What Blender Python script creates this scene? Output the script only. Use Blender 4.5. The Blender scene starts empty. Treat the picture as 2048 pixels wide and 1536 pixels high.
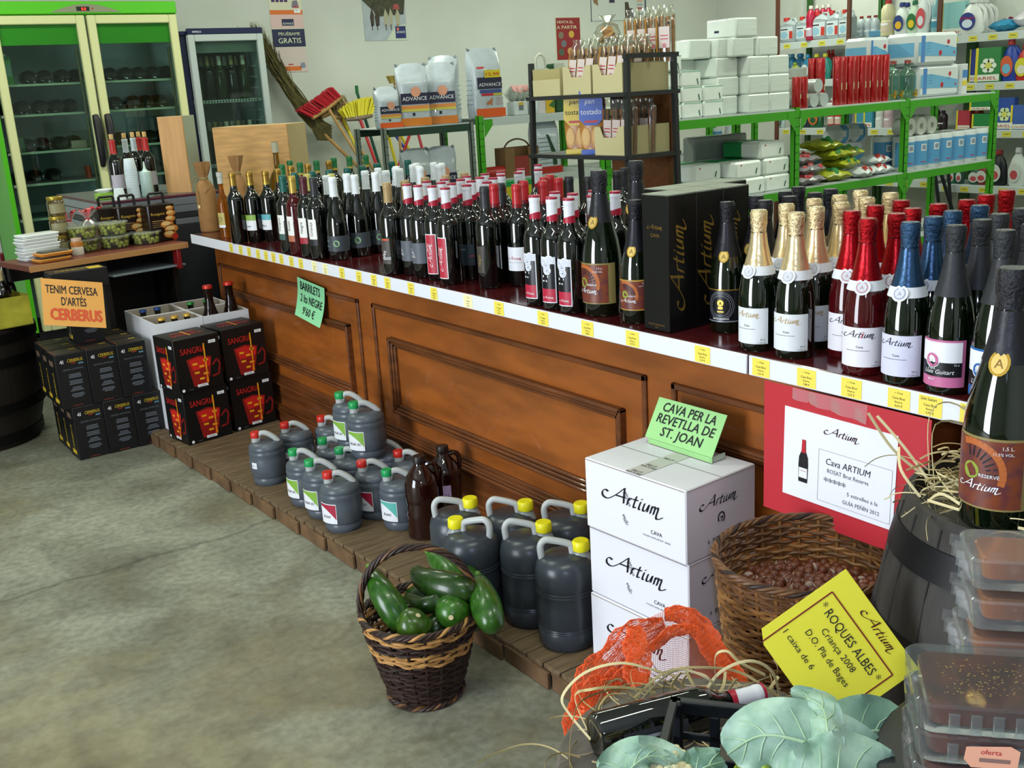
import bpy, math, random
from mathutils import Matrix, Vector
SC = bpy.context.scene
COL = SC.collection
PI = math.pi
R = math.radians
rnd = random.Random(7)
# ---------------------------------------------------------------- camera
FOC = 2100.0
HC = 1.5
YAW, PIT, ROL = R(34.71), R(15.58), R(-3.41)
_fw = Vector((math.sin(YAW)*math.cos(PIT), math.cos(YAW)*math.cos(PIT), -math.sin(PIT)))
_r0 = Vector((math.cos(YAW), -math.sin(YAW), 0))
_u0 = _r0.cross(_fw)
_r = math.cos(ROL)*_r0 + math.sin(ROL)*_u0
_u = -math.sin(ROL)*_r0 + math.cos(ROL)*_u0
CAM = Vector((0, 0, HC))
cd = bpy.data.cameras.new('camera')
cam = bpy.data.objects.new('camera', cd)
COL.objects.link(cam)
cd.sensor_width = 36
cd.lens = 36*FOC/2048
cd.clip_start = .05
mw = Matrix((_r, _u, -_fw)).transposed().to_4x4()
mw.translation = CAM
cam.matrix_world = mw
SC.camera = cam

def ray(x, y): return _r*((x-1024)/FOC) - _u*((y-768)/FOC) + _fw
def onz(x, y, z):
    d = ray(x, y); return CAM + d*((z-HC)/d.z)
def onx(x, y, X):
    d = ray(x, y); return CAM + d*(X/d.x)
def ony(x, y, Y):
    d = ray(x, y); return CAM + d*(Y/d.y)
def dep(p): return (p-CAM).dot(_fw)
# ---------------------------------------------------------------- world, lights, exposure
SC.view_settings.view_transform = 'Standard'
SC.view_settings.look = 'None'
SC.view_settings.exposure = 0.0
SC.view_settings.gamma = 1
SC.view_settings.use_curve_mapping = False
w = bpy.data.worlds.new('world'); SC.world = w
w.use_nodes = True
w.node_tree.nodes['Background'].inputs[0].default_value = (.6, .75, 1, 1)
w.node_tree.nodes['Background'].inputs[1].default_value = .3

def area(name, loc, rot, sx, sy, power, col):
    l = bpy.data.lights.new(name, 'AREA'); l.shape = 'RECTANGLE'
    l.size = sx; l.size_y = sy; l.energy = power; l.color = col
    o = bpy.data.objects.new(name, l); COL.objects.link(o)
    o.location = loc; o.rotation_euler = rot
    return o
# daylight through the street doorway in the left wall
area('doorway_daylight', (-2.9, 2.15, 1.2), (0, R(-90), 0), 2.3, 1.6, 190, (.86, .92, 1))
# fluorescent ceiling tubes
for lx in (.9, 3.1, 5.4, 7.2):
    for ly in (1.2, 3.6, 6.2):
        area('ceiling_tube', (lx, ly, 2.93), (0, 0, 0), 1.2, .12, 21 if ly < 5 else 31, (.93, 1, .84))
fl = bpy.data.lights.new('camera_flash', 'POINT'); fl.energy = 36; fl.shadow_soft_size = .04; fl.color = (.62, .68, 1)
flo = bpy.data.objects.new('camera_flash', fl); COL.objects.link(flo); flo.location = CAM + _r*.05 + _u*.05
# ---------------------------------------------------------------- materials
MATS = {}
def lin(h):
    h = h.lstrip('#'); c = [int(h[i:i+2], 16)/255 for i in (0, 2, 4)]
    return [((x+.055)/1.055)**2.4 if x > .04045 else x/12.92 for x in c] + [1]
def mat(hexc, rough=.5, metal=0, trans=0, noise=0, nscale=8, bump=0, coat=0, alpha=1, emit=0, col2=None, spec=.5, stretch=None, ior=1.45):
    key = (hexc, rough, metal, trans, noise, nscale, bump, coat, alpha, emit, col2, spec, stretch, ior)
    if key in MATS: return MATS[key]
    m = bpy.data.materials.new('surface_'+hexc.strip('#')); m.use_nodes = True
    nt = m.node_tree; b = nt.nodes['Principled BSDF']; I = b.inputs
    c = lin(hexc)
    I['Base Color'].default_value = c; I['Roughness'].default_value = rough; I['Metallic'].default_value = metal
    I['Transmission Weight'].default_value = trans; I['Coat Weight'].default_value = coat; I['Coat Roughness'].default_value = .05
    I['Alpha'].default_value = alpha; I['Specular IOR Level'].default_value = spec; I['IOR'].default_value = ior
    if emit:
        I['Emission Color'].default_value = c; I['Emission Strength'].default_value = emit
    if noise or bump or col2:
        tc = nt.nodes.new('ShaderNodeTexCoord'); nz = nt.nodes.new('ShaderNodeTexNoise')
        nz.inputs['Scale'].default_value = nscale; nz.inputs['Detail'].default_value = 5
        src = tc.outputs['Object']
        if stretch:
            mp = nt.nodes.new('ShaderNodeMapping'); mp.inputs['Scale'].default_value = stretch
            nt.links.new(src, mp.inputs[0]); src = mp.outputs[0]
        nt.links.new(src, nz.inputs['Vector'])
        if noise or col2:
            cr = nt.nodes.new('ShaderNodeValToRGB')
            c2 = lin(col2) if col2 else [x*(1-noise) for x in c[:3]]+[1]
            c1 = c if col2 else [min(1, x*(1+noise*.4)) for x in c[:3]]+[1]
            cr.color_ramp.elements[0].position = .35; cr.color_ramp.elements[0].color = c2
            cr.color_ramp.elements[1].position = .65; cr.color_ramp.elements[1].color = c1
            nt.links.new(nz.outputs['Fac'], cr.inputs['Fac']); nt.links.new(cr.outputs['Color'], I['Base Color'])
        if bump:
            bp = nt.nodes.new('ShaderNodeBump'); bp.inputs['Strength'].default_value = bump; bp.inputs['Distance'].default_value = .004
            nt.links.new(nz.outputs['Fac'], bp.inputs['Height']); nt.links.new(bp.outputs['Normal'], I['Normal'])
    MATS[key] = m
    return m
def clear(hexc, gl=.05, rough=.04, milk=0):
    # thin clear plastic or pane glass: tinted see-through with a glancing reflection, optionally a little milky
    key = ('clear', hexc, gl, rough, milk)
    if key in MATS: return MATS[key]
    m = bpy.data.materials.new('clear_'+hexc.strip('#')); m.use_nodes = True; nt = m.node_tree; nt.nodes.remove(nt.nodes['Principled BSDF'])
    out = nt.nodes['Material Output']; tr = nt.nodes.new('ShaderNodeBsdfTransparent'); gs = nt.nodes.new('ShaderNodeBsdfGlossy'); tr.inputs[0].default_value = lin(hexc); gs.inputs['Roughness'].default_value = rough
    lw = nt.nodes.new('ShaderNodeLayerWeight'); lw.inputs[0].default_value = .25; ad = nt.nodes.new('ShaderNodeMath'); ad.operation = 'MULTIPLY_ADD'; ad.inputs[1].default_value = .5; ad.inputs[2].default_value = gl
    nt.links.new(lw.outputs['Fresnel'], ad.inputs[0]); mx = nt.nodes.new('ShaderNodeMixShader'); nt.links.new(ad.outputs[0], mx.inputs[0]); nt.links.new(tr.outputs[0], mx.inputs[1]); nt.links.new(gs.outputs[0], mx.inputs[2]); last = mx
    if milk:
        df = nt.nodes.new('ShaderNodeBsdfDiffuse'); df.inputs[0].default_value = lin('#e4eaea'); m2 = nt.nodes.new('ShaderNodeMixShader'); m2.inputs[0].default_value = milk; nt.links.new(last.outputs[0], m2.inputs[1]); nt.links.new(df.outputs[0], m2.inputs[2]); last = m2
    nt.links.new(last.outputs[0], out.inputs[0]); MATS[key] = m
    return m
# ---------------------------------------------------------------- mesh builder
_TX = {}
def glyphs(s):
    if s in _TX: return _TX[s]
    c = bpy.data.curves.new('t', 'FONT'); c.body = s; c.size = 1; c.resolution_u = 2
    o = bpy.data.objects.new('t', c)
    me = bpy.data.meshes.new_from_object(o)
    vs = [(v.co.x, v.co.y) for v in me.vertices]; fs = [tuple(p.vertices) for p in me.polygons]
    bpy.data.objects.remove(o); bpy.data.curves.remove(c); bpy.data.meshes.remove(me)
    xs = [v[0] for v in vs] or [0]
    _TX[s] = (vs, fs, min(xs), max(xs))
    return _TX[s]
def smooth_line(p, n=6, closed=False):
    out = []; N = len(p)
    P = [Vector(q) for q in p]
    rng = range(N if closed else N-1)
    for i in rng:
        a = P[i-1] if (i > 0 or closed) else P[0]; b = P[i]; c = P[(i+1) % N]
        d = P[(i+2) % N] if (i+2 < N or closed) else P[-1]
        for k in range(n):
            t = k/n
            out.append(.5*((2*b)+(c-a)*t+(2*a-5*b+4*c-d)*t*t+(3*b-a-3*c+d)*t**3))
    if not closed: out.append(P[-1])
    return out
LOGO = [[(-1.5, .85), (-2.0, 1.0), (-2.35, .6), (-2.1, .1), (-1.3, .0), (-.3, .75), (.75, 1.95)],
        [(.8, 2.0), (.95, 1.0), (1.15, .05)], [(-.2, .75), (1.2, .8)],
        [(1.75, 1.0), (1.65, 0)], [(1.7, .6), (1.95, .98), (2.2, .95)],
        [(2.75, 1.5), (2.62, .2), (2.8, 0), (3.05, .15)], [(2.35, 1.0), (3.1, 1.03)],
        [(3.5, 1.0), (3.42, .12), (3.65, 0)], [(3.55, 1.4), (3.62, 1.32)],
        [(4.1, 1.0), (4.02, .2), (4.2, 0), (4.5, .25), (4.72, 1)], [(4.75, 1), (4.7, .05)],
        [(5.2, 1.0), (5.15, 0)], [(5.2, .6), (5.45, 1), (5.65, .85), (5.6, 0)],
        [(5.65, .6), (5.9, 1), (6.1, .85), (6.05, 0), (6.15, -.35), (6.45, -.35), (7.0, .05)]]
def cyl(Rad, z0=0, az=0):
    return lambda u, v, w=0: ((Rad+w)*math.sin(u/Rad+az), -(Rad+w)*math.cos(u/Rad+az), z0+v)
def plane(o, ux, uy):
    o = Vector(o); ux = Vector(ux).normalized(); uy = Vector(uy).normalized(); n = ux.cross(uy)
    return lambda u, v, w=0: o+ux*u+uy*v+n*w
def front(z0=0, y=0): return plane((0, y, z0), (1, 0, 0), (0, 0, 1))

class M:
    def __init__(s): s.v = []; s.f = []; s.mi = []; s.sm = []; s.mats = []
    def m_(s, m):
        if m not in s.mats: s.mats.append(m)
        return s.mats.index(m)
    def add(s, vs, fs, m, sm=False, T=None):
        o = len(s.v); k = s.m_(m)
        if T is None: s.v += [tuple(q) for q in vs]
        elif isinstance(T, Matrix): s.v += [tuple(T @ Vector(q)) for q in vs]
        else: s.v += [tuple(T(*q)) for q in vs]
        for f in fs:
            s.f.append(tuple(o+i for i in f)); s.mi.append(k); s.sm.append(sm)
        return s
    def box(s, x0, y0, z0, x1, y1, z1, m, b=0, T=None):
        if b <= 0:
            vs = [(x, y, z) for x in (x0, x1) for y in (y0, y1) for z in (z0, z1)]
            fs = [(0, 1, 3, 2), (4, 6, 7, 5), (0, 4, 5, 1), (2, 3, 7, 6), (0, 2, 6, 4), (1, 5, 7, 3)]
            return s.add(vs, fs, m, False, T)
        X, Y, Z = (x0, x1), (y0, y1), (z0, z1); vs = []; id_ = {}
        for i in (0, 1):
            for j in (0, 1):
                for k in (0, 1):
                    a, c, d = (1, -1)[i]*b, (1, -1)[j]*b, (1, -1)[k]*b
                    for ax, q in enumerate(((X[i], Y[j]+c, Z[k]+d), (X[i]+a, Y[j], Z[k]+d), (X[i]+a, Y[j]+c, Z[k]))):
                        id_[i, j, k, ax] = len(vs); vs.append(q)
        fs = []
        for ax in (0, 1, 2):
            for side in (0, 1):
                def g(p, q):
                    t = [0, 0, 0]; t[ax] = side; o = [e for e in (0, 1, 2) if e != ax]; t[o[0]] = p; t[o[1]] = q
                    return id_[t[0], t[1], t[2], ax]
                f = (g(0, 0), g(1, 0), g(1, 1), g(0, 1))
                fs.append(f if (side == 1) != (ax == 1) else f[::-1])
        for ax in (0, 1, 2):
            o = [e for e in (0, 1, 2) if e != ax]
            for p in (0, 1):
                for q in (0, 1):
                    def g(a, face):
                        t = [0, 0, 0]; t[ax] = a; t[o[0]] = p; t[o[1]] = q
                        return id_[t[0], t[1], t[2], face]
                    fs.append((g(0, o[0]), g(1, o[0]), g(1, o[1]), g(0, o[1])))
        for i in (0, 1):
            for j in (0, 1):
                for k in (0, 1): fs.append((id_[i, j, k, 0], id_[i, j, k, 1], id_[i, j, k, 2]))
        return s.add(vs, fs, m, True, T)
    def lathe(s, prof, m, n=20, T=None, sq=None, wob=None):
        vs = []; fs = []; rings = []
        for (r, z) in prof:
            if r <= 1e-6:
                rings.append([len(vs)]); vs.append((0, 0, z))
            else:
                rings.append(list(range(len(vs), len(vs)+n)))
                for k in range(n):
                    a = 2*PI*k/n; rr = r*(wob(a, z) if wob else 1)
                    x, y = rr*math.cos(a), rr*math.sin(a)
                    if sq: x *= sq[0]; y *= sq[1]
                    vs.append((x, y, z))
        for a, b in zip(rings, rings[1:]):
            for k in range(n):
                k2 = (k+1) % n
                if len(a) == 1 and len(b) == 1: continue
                if len(a) == 1: fs.append((a[0], b[k2], b[k]))
                elif len(b) == 1: fs.append((a[k], a[k2], b[0]))
                else: fs.append((a[k], a[k2], b[k2], b[k]))
        return s.add(vs, fs, m, True, T)
    def tube(s, pts, r, m, n=8, closed=False, T=None, flat=None):
        P = [Vector(p) for p in pts]; N = len(P); rs = r if isinstance(r, (list, tuple)) else [r]*N
        vs = []; fs = []; nrm = None
        for i in range(N):
            a = P[i-1] if (i > 0 or closed) else P[i]; b = P[(i+1) % N] if (i < N-1 or closed) else P[i]
            t = (b-a).normalized()
            if nrm is None:
                nrm = t.orthogonal().normalized() if flat is None else (Vector(flat)-t*t.dot(Vector(flat))).normalized()
            nrm = (nrm-t*nrm.dot(t))
            nrm = nrm.normalized() if nrm.length > 1e-6 else t.orthogonal().normalized()
            bn = t.cross(nrm)
            for k in range(n):
                q = 2*PI*k/n; c, d = math.cos(q), math.sin(q)
                if flat is not None: d *= .3
                vs.append(P[i]+(nrm*c+bn*d)*rs[i])
        for i in range(N if closed else N-1):
            j = (i+1) % N
            for k in range(n):
                k2 = (k+1) % n; fs.append((i*n+k, i*n+k2, j*n+k2, j*n+k))
        if not closed:
            fs.append(tuple(range(n))[::-1]); fs.append(tuple((N-1)*n+k for k in range(n)))
        return s.add(vs, fs, m, True, T)
    def grid(s, nu, nv, fn, m, sm=True, T=None):
        vs = [fn(i/nu, j/nv) for j in range(nv+1) for i in range(nu+1)]; w_ = nu+1
        fs = [(j*w_+i, j*w_+i+1, (j+1)*w_+i+1, (j+1)*w_+i) for j in range(nv) for i in range(nu)]
        return s.add(vs, fs, m, sm, T)
    def rect(s, u0, v0, u1, v1, m, T, w=0.0006, nu=1):
        return s.grid(nu, 1, lambda a, b: (u0+(u1-u0)*a, v0+(v1-v0)*b, w), m, nu > 1, T)
    def poly(s, pts, m, T, w=0.001):
        return s.add([(p[0], p[1], w) for p in pts], [tuple(range(len(pts)))], m, False, T)
    def disc(s, u, v, r, m, T, w=.001, n=16, ry=None):
        return s.poly([(u+r*math.cos(2*PI*k/n), v+(ry or r)*math.sin(2*PI*k/n)) for k in range(n)], m, T, w)
    def line(s, pts, wd, m, T, w=.001):
        for (a, b) in zip(pts, pts[1:]):
            dx, dy = b[0]-a[0], b[1]-a[1]; L = math.hypot(dx, dy) or 1; nx, ny = -dy/L*wd/2, dx/L*wd/2
            s.poly([(a[0]+nx, a[1]+ny), (a[0]-nx, a[1]-ny), (b[0]-nx, b[1]-ny), (b[0]+nx, b[1]+ny)], m, T, w)
        return s
    def text(s, t, u, v, size, m, T, w=.0012, al='c', sx=1, sh=0, rot=0, fit=None):
        vs, fs, x0, x1 = glyphs(t)
        if fit: sx = fit/max(1e-6, (x1-x0)*size)
        off = {'c': (x0+x1)/2, 'l': x0, 'r': x1}[al]; c, d = math.cos(rot), math.sin(rot)
        out = []
        for (x, y) in vs:
            X = ((x-off)+sh*y)*size*sx; Y = y*size
            out.append((u+X*c-Y*d, v+X*d+Y*c, w))
        return s.add(out, fs, m, False, T)
    def marker(s, t, u, v, size, m, T, w=.0012, fit=None, sh=0, k=.018):
        # felt-pen lettering: the same word laid a hair apart to thicken its strokes
        for i, (a, c) in enumerate(((0, 0), (k, 0), (0, k), (k, k))): s.text(t, u+a*size, v+c*size, size, m, T, w+.00005*i, fit=fit, sh=sh)
        return s
    def logo(s, u, v, width, m, T, w=.0012, rot=0, nib=.15, lite=False):
        k = width/9.3; c, d = math.cos(rot), math.sin(rot); ex, ey = nib*math.cos(R(38)), nib*math.sin(R(38))
        for st in LOGO:
            p = smooth_line([(a, b, 0) for a, b in st], 2 if lite else 5) if len(st) > 2 else [Vector((a, b, 0)) for a, b in st]
            vs = []
            for q in p:
                for sg in (1, -1):
                    x = q.x+sg*ex; y = q.y+sg*ey; x = (x-2.4+.32*y)*k; y = y*k*.95
                    vs.append((u+x*c-y*d, v+x*d+y*c, w))
            fs = [(2*i, 2*i+1, 2*i+3, 2*i+2) for i in range(len(p)-1)]
            s.add(vs, fs, m, False, T)
            if not lite:
                q2 = [((q.x-2.4+.32*q.y)*k, q.y*k*.95) for q in p]
                s.line([(u+x*c-y*d, v+x*d+y*c) for x, y in q2], .11*k, m, T, w)
        return s
    def mesh(s, name, ang=40):
        me = bpy.data.meshes.new(name)
        me.from_pydata(s.v, [], s.f)
        for m in s.mats: me.materials.append(m)
        me.polygons.foreach_set('material_index', s.mi)
        me.polygons.foreach_set('use_smooth', s.sm)
        me.update()
        if any(s.sm): me.set_sharp_from_angle(angle=R(ang))
        return me
    def obj(s, name, parent=None, loc=None, rz=0, label=None, ang=40):
        o = bpy.data.objects.new(name, s.mesh(name, ang)); COL.objects.link(o)
        if parent: o.parent = parent
        if loc is not None: o.location = loc
        o.rotation_euler.z = rz
        if label: o['label'] = label
        return o
def tag(o, label, cat, group=None, kind=None):
    o['label'] = label; o['category'] = cat
    if group: o['group'] = group
    if kind: o['kind'] = kind
    return o
def struct(o): o['kind'] = 'structure'; return o
def empty(name, loc, label, cat, group=None, rz=0):
    o = bpy.data.objects.new(name, None); COL.objects.link(o); o.empty_display_size = .05
    o.location = loc; o.rotation_euler = (0, 0, rz); return tag(o, label, cat, group)
# a kind = list of (part name, M, optional [sub-parts], optional label); single-part kinds become one mesh
def bake(parts):
    out = []
    for p in parts:
        out.append((p[0], p[1].mesh(p[0]), bake(p[2]) if len(p) > 2 and p[2] else [], p[3] if len(p) > 3 else None))
    return out
def place(name, kind, loc, label, cat, group=None, rz=0, rot=None, sc=1):
    if len(kind) == 1 and not kind[0][2]:
        o = bpy.data.objects.new(name, kind[0][1]); COL.objects.link(o); tag(o, label, cat, group)
    else:
        o = bpy.data.objects.new(name, None); COL.objects.link(o); o.empty_display_size = .05; tag(o, label, cat, group)
        for (pn, me, sub, lb) in kind:
            c = bpy.data.objects.new(pn, me); COL.objects.link(c); c.parent = o
            if lb: c['label'] = lb
            for (qn, qm, _, ql) in sub:
                d = bpy.data.objects.new(qn, qm); COL.objects.link(d); d.parent = c
                if ql: d['label'] = ql
    o.location = loc; o.rotation_euler = rot if rot else (0, 0, rz)
    if sc != 1: o.scale = (sc, sc, sc) if not isinstance(sc, tuple) else sc
    return o
def relax(items, lim, gap=.0015, iters=300):
    # items: lists [x, y, radius, ...]; pushes overlapping round things apart
    for it in range(iters):
        mv = False
        for i in range(len(items)):
            for j in range(i):
                a, c = items[i], items[j]; dx, dy = c[0]-a[0], c[1]-a[1]; d = math.hypot(dx, dy) or 1e-5; mn = a[2]+c[2]+gap
                if d < mn: q = (mn-d)/2/d; a[0] -= dx*q; a[1] -= dy*q; c[0] += dx*q; c[1] += dy*q; mv = True
        for a in items: a[0] = min(lim[1], max(lim[0], a[0])); a[1] = min(lim[3], max(lim[2], a[1]))
        if not mv: break
ORD = 'first second third fourth fifth sixth seventh eighth ninth tenth eleventh twelfth thirteenth fourteenth fifteenth sixteenth seventeenth eighteenth nineteenth twentieth'.split()
ORD += ['twenty-'+o for o in ORD[:9]] + ['thirtieth'] + ['thirty-'+o for o in ORD[:9]]
# common colours
WHT = mat('#e6e8ea', .45); BLK = mat('#0c0c0e', .5); INK = mat('#15131c', .6); YEL = mat('#f2e04a', .5); RED = mat('#b8202c', .4)
# ================================================================ setting
XW, YW, HW = 8.3, 7.95, 3.0
def floor_mat():
    m = bpy.data.materials.new('concrete'); m.use_nodes = True; nt = m.node_tree; L = nt.links
    b = nt.nodes['Principled BSDF']; tc = nt.nodes.new('ShaderNodeTexCoord')
    def nz(s, d=6, dist=0):
        n = nt.nodes.new('ShaderNodeTexNoise'); n.inputs['Scale'].default_value = s; n.inputs['Detail'].default_value = d
        n.inputs['Distortion'].default_value = dist; L.new(tc.outputs['Object'], n.inputs['Vector']); return n
    def ramp(n, p0, c0, p1, c1):
        r_ = nt.nodes.new('ShaderNodeValToRGB'); e = r_.color_ramp.elements
        e[0].position = p0; e[0].color = lin(c0); e[1].position = p1; e[1].color = lin(c1); L.new(n.outputs['Fac'], r_.inputs['Fac']); return r_
    def mix(a, c, f, mode='MIX'):
        x = nt.nodes.new('ShaderNodeMix'); x.data_type = 'RGBA'; x.blend_type = mode
        L.new(a, x.inputs[6]); L.new(c, x.inputs[7])
        if isinstance(f, float): x.inputs[0].default_value = f
        else: L.new(f, x.inputs[0])
        return x.outputs[2]
    base = ramp(nz(2.2, 8, .6), .3, '#6a6a5a', .7, '#a3a593')
    fine = ramp(nz(38, 4), .35, '#8a8a80', .65, '#ffffff')
    c = mix(base.outputs[0], fine.outputs[0], .45, 'MULTIPLY')
    st = ramp(nz(1.3, 5, 1.2), .5, '#000000', .64, '#b0b0b0')
    brown = ramp(nz(9, 4), .3, '#4e4026', .7, '#77683f')
    c = mix(c, brown.outputs[0], st.outputs[0])
    dk = ramp(nz(4.5, 8, 2), .30, '#6b6b66', .42, '#ffffff')
    c = mix(c, dk.outputs[0], .3, 'MULTIPLY')
    vo = nt.nodes.new('ShaderNodeTexVoronoi'); vo.feature = 'DISTANCE_TO_EDGE'; vo.inputs['Scale'].default_value = .55
    wn = nz(3, 5); mx = nt.nodes.new('ShaderNodeMix'); mx.data_type = 'RGBA'; mx.inputs[0].default_value = .12
    L.new(tc.outputs['Object'], mx.inputs[6]); L.new(wn.outputs['Color'], mx.inputs[7]); L.new(mx.outputs[2], vo.inputs['Vector'])
    cr = nt.nodes.new('ShaderNodeValToRGB'); cr.color_ramp.elements[0].color = lin('#8c8c84'); cr.color_ramp.elements[1].position = .006
    L.new(vo.outputs['Distance'], cr.inputs['Fac']); c = mix(c, cr.outputs[0], .6, 'MULTIPLY')
    # broad brown stain near the open floor at lower left
    vs_ = nt.nodes.new('ShaderNodeVectorMath'); vs_.operation = 'DISTANCE'; vs_.inputs[1].default_value = (.25, 2.35, 0); L.new(tc.outputs['Object'], vs_.inputs[0])
    n5 = nz(2.4, 6, .8); mm = nt.nodes.new('ShaderNodeMath'); mm.operation = 'MULTIPLY_ADD'; mm.inputs[1].default_value = -1.5; L.new(n5.outputs['Fac'], mm.inputs[0]); L.new(vs_.outputs['Value'], mm.inputs[2])
    mr = nt.nodes.new('ShaderNodeMapRange'); mr.inputs[1].default_value = -.6; mr.inputs[2].default_value = .35; mr.inputs[3].default_value = .75; mr.inputs[4].default_value = 0; L.new(mm.outputs[0], mr.inputs[0])
    br2 = ramp(nz(7, 6), .35, '#5c5034', .65, '#857a54'); c = mix(c, br2.outputs[0], mr.outputs[0])
    L.new(c, b.inputs['Base Color']); b.inputs['Roughness'].default_value = .62
    bp = nt.nodes.new('ShaderNodeBump'); bp.inputs['Strength'].default_value = .25; bp.inputs['Distance'].default_value = .004
    n2 = nz(60, 6); L.new(n2.outputs['Fac'], bp.inputs['Height']); L.new(bp.outputs['Normal'], b.inputs['Normal'])
    return m
WALL = mat('#c9cdc4', .85, noise=.06, nscale=1.5, bump=.15)
CEIL = mat('#c8ccc4', .9)
struct(M().box(-3.1, -2.1, -.1, XW+.1, YW+.1, 0, floor_mat()).obj('floor'))
struct(M().box(-3.1, -2.1, HW, XW+.1, YW+.1, HW+.1, CEIL).obj('ceiling'))
struct(M().box(-3.1, YW, 0, XW+.1, YW+.1, HW, WALL).obj('wall_back'))
struct(M().box(XW, -2.1, 0, XW+.1, YW, HW, WALL).obj('wall_right'))
struct(M().box(-3.1, -2.1, 0, XW, -2, HW, WALL).obj('wall_front'))
wl = M()
wl.box(-3.1, -2, 0, -3, 1.25, HW, WALL); wl.box(-3.1, 3.05, 0, -3, YW, HW, WALL); wl.box(-3.1, 1.25, 2.42, -3, 3.05, HW, WALL)
struct(wl.obj('wall_left'))
fr = M(); FR = mat('#6b6a62', .5)
fr.box(-3.12, 1.19, 0, -2.98, 1.25, 2.48, FR, .004); fr.box(-3.12, 3.05, 0, -2.98, 3.11, 2.48, FR, .004); fr.box(-3.12, 1.25, 2.42, -2.98, 3.05, 2.48, FR, .004)
struct(fr.obj('door_1'))
# ================================================================ counter
CT = .9; CX = 1.742; PX = 1.845
WOOD = mat('#96521c', .42, noise=.28, nscale=3.2, bump=.06, stretch=(6, 1.2, 5), coat=.25)
WOODD = mat('#6a3a18', .45, noise=.4, nscale=4, stretch=(6, 1, 8), coat=.2)
TOPM = mat('#4a1518', .16, noise=.3, nscale=14, coat=.3)
RAIL = mat('#dfe2ea', .4)
counter = empty('counter', (0, 0, 0), 'long wood panelled shop counter with red-brown top carrying the rows of bottles', 'counter')
b = M(); b.box(CX, .4, .853, 2.74, 5.27, CT-.001, TOPM, .004); b.obj('countertop', counter)
b = M(); b.box(PX, .42, .25, 2.7, 5.25, .853, WOOD); b.box(1.835, .42, .0, 2.7, 5.25, .25, WOODD); b.obj('front_panel', counter)
def frame_mould(name, y0, y1, z0, z1, wd, st):
    b = M()
    for i in range(st):
        e = wd*i/st; t = .006+.006*(st-i) if st > 1 else .009; k = wd/st
        x0 = PX-t
        b.box(x0, y0+e, z0+e, PX+.002, y1-e, z0+e+k, WOODD, .003); b.box(x0, y0+e, z1-e-k, PX+.002, y1-e, z1-e, WOODD, .003)
        b.box(x0, y0+e, z0+e, PX+.002, y0+e+k, z1-e, WOODD, .003); b.box(x0, y1-e-k, z0+e, PX+.002, y1-e, z1-e, WOODD, .003)
    b.obj(name, counter)
for (y0, y1) in ((3.687, 5.21), (2.024, 3.574), (.55, 1.928)):
    frame_mould('panel_moulding', y0, y1, .255, .745, .018, 1)
    frame_mould('inner_moulding', y0+.092, y1-.13, .335, .632, .036, 3)
b = M()
for (z0, z1, x) in ((.226, .238, 1.822), (.238, .246, 1.828), (.246, .257, 1.834), (.104, .116, 1.806), (.116, .13, 1.812), (0, .104, 1.813)):
    b.box(x, .42, z0, 1.846, 5.25, z1, WOODD, .003)
b.obj('base_moulding', counter)
rl = M()
for (y0, y1) in ((1.575, 5.265), (.42, 1.569)): rl.box(CX-.006, y0, .853, CX, y1, .8985, RAIL, .0015)
rail = rl.obj('price_rail', counter)
TP = plane
YT = mat('#ecd954', .5); PT = mat('#f6efb4', .5)
for i, (x, y, p) in enumerate([(462, 493, 0), (481, 497, 0), (498, 502, 0), (516, 507, 0), (532, 511, 0), (547, 515, 0), (563, 520, 0), (583, 524, 0), (602, 529, 0), (629, 536, 1), (651, 541, 1), (684, 547, 0), (718, 555, 0), (748, 561, 0), (775, 566, 0), (822, 577, 0), (868, 587, 0), (936, 603, 1), (998, 615, 0), (1086, 635, 0), (1175, 655, 0), (1265, 676, 0), (1405, 708, 0), (1522, 735, 0), (1613, 757, 0), (1703, 775, 0), (1798, 797, 0), (1861, 810, 0), (1945, 828, 0)]):
    yy = onx(x, y, CX-.006).y; wd = .05 if x > 900 else .042
    b = M(); T = plane((CX-.0066, yy, .856), (0, -1, 0), (0, 0, 1))
    b.rect(-wd/2, 0, wd/2, .040, PT if p else YT, T, 0)
    if x in (1861, 1945): b.text('Lluís Guitart', -.02, .031, .0085, INK, T, .0004, 'l', .8)
    else: b.logo(0, .031, .019, INK, T, .0004, lite=True)
    b.text('Cava Brut' if x > 1150 else 'Vi negre', 0, .0195, .007, INK, T, .0004)
    b.text('Reserva', 0, .012, .0055, INK, T, .0004); b.text('%d,%02d €' % (3+i % 5, (i*37) % 100), 0, .004, .0065, INK, T, .0004)
    b.obj('price_tag', rail)
# ================================================================ bottles on the counter
G_DK = mat('#040605', .035, spec=.8, coat=.7); G_RED = mat('#0c0306', .04, spec=.6)
G_GRN = mat('#061204', .03, trans=.3, ior=1.45, spec=.8, coat=.7); G_ROSE = mat('#5a0c14', .03, trans=.5, ior=1.4, coat=.6); G_OLV = mat('#8a6a14', .03, trans=.8, ior=1.35); G_AMB = mat('#b8701c', .03, trans=.8, ior=1.35)
def pr(prof, z):
    for (r0, z0), (r1, z1) in zip(prof, prof[1:]):
        if z0 <= z <= z1 and z1 > z0: return r0+(r1-r0)*(z-z0)/(z1-z0)
    return prof[-1][0]
def P_bord(h=.317, r=.0375):
    k = h/.317
    return [(0, .008*k), (r*.6, .003), (r*.92, 0), (r, .005), (r, .188*k), (r*.97, .2*k), (r*.86, .212*k), (r*.66, .223*k), (r*.5, .233*k), (r*.42, .243*k), (.0145, .256*k), (.0142, .297*k), (.0153, .299*k), (.0153, .309*k), (.0143, .311*k), (.0138, h), (0, h)]
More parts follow.
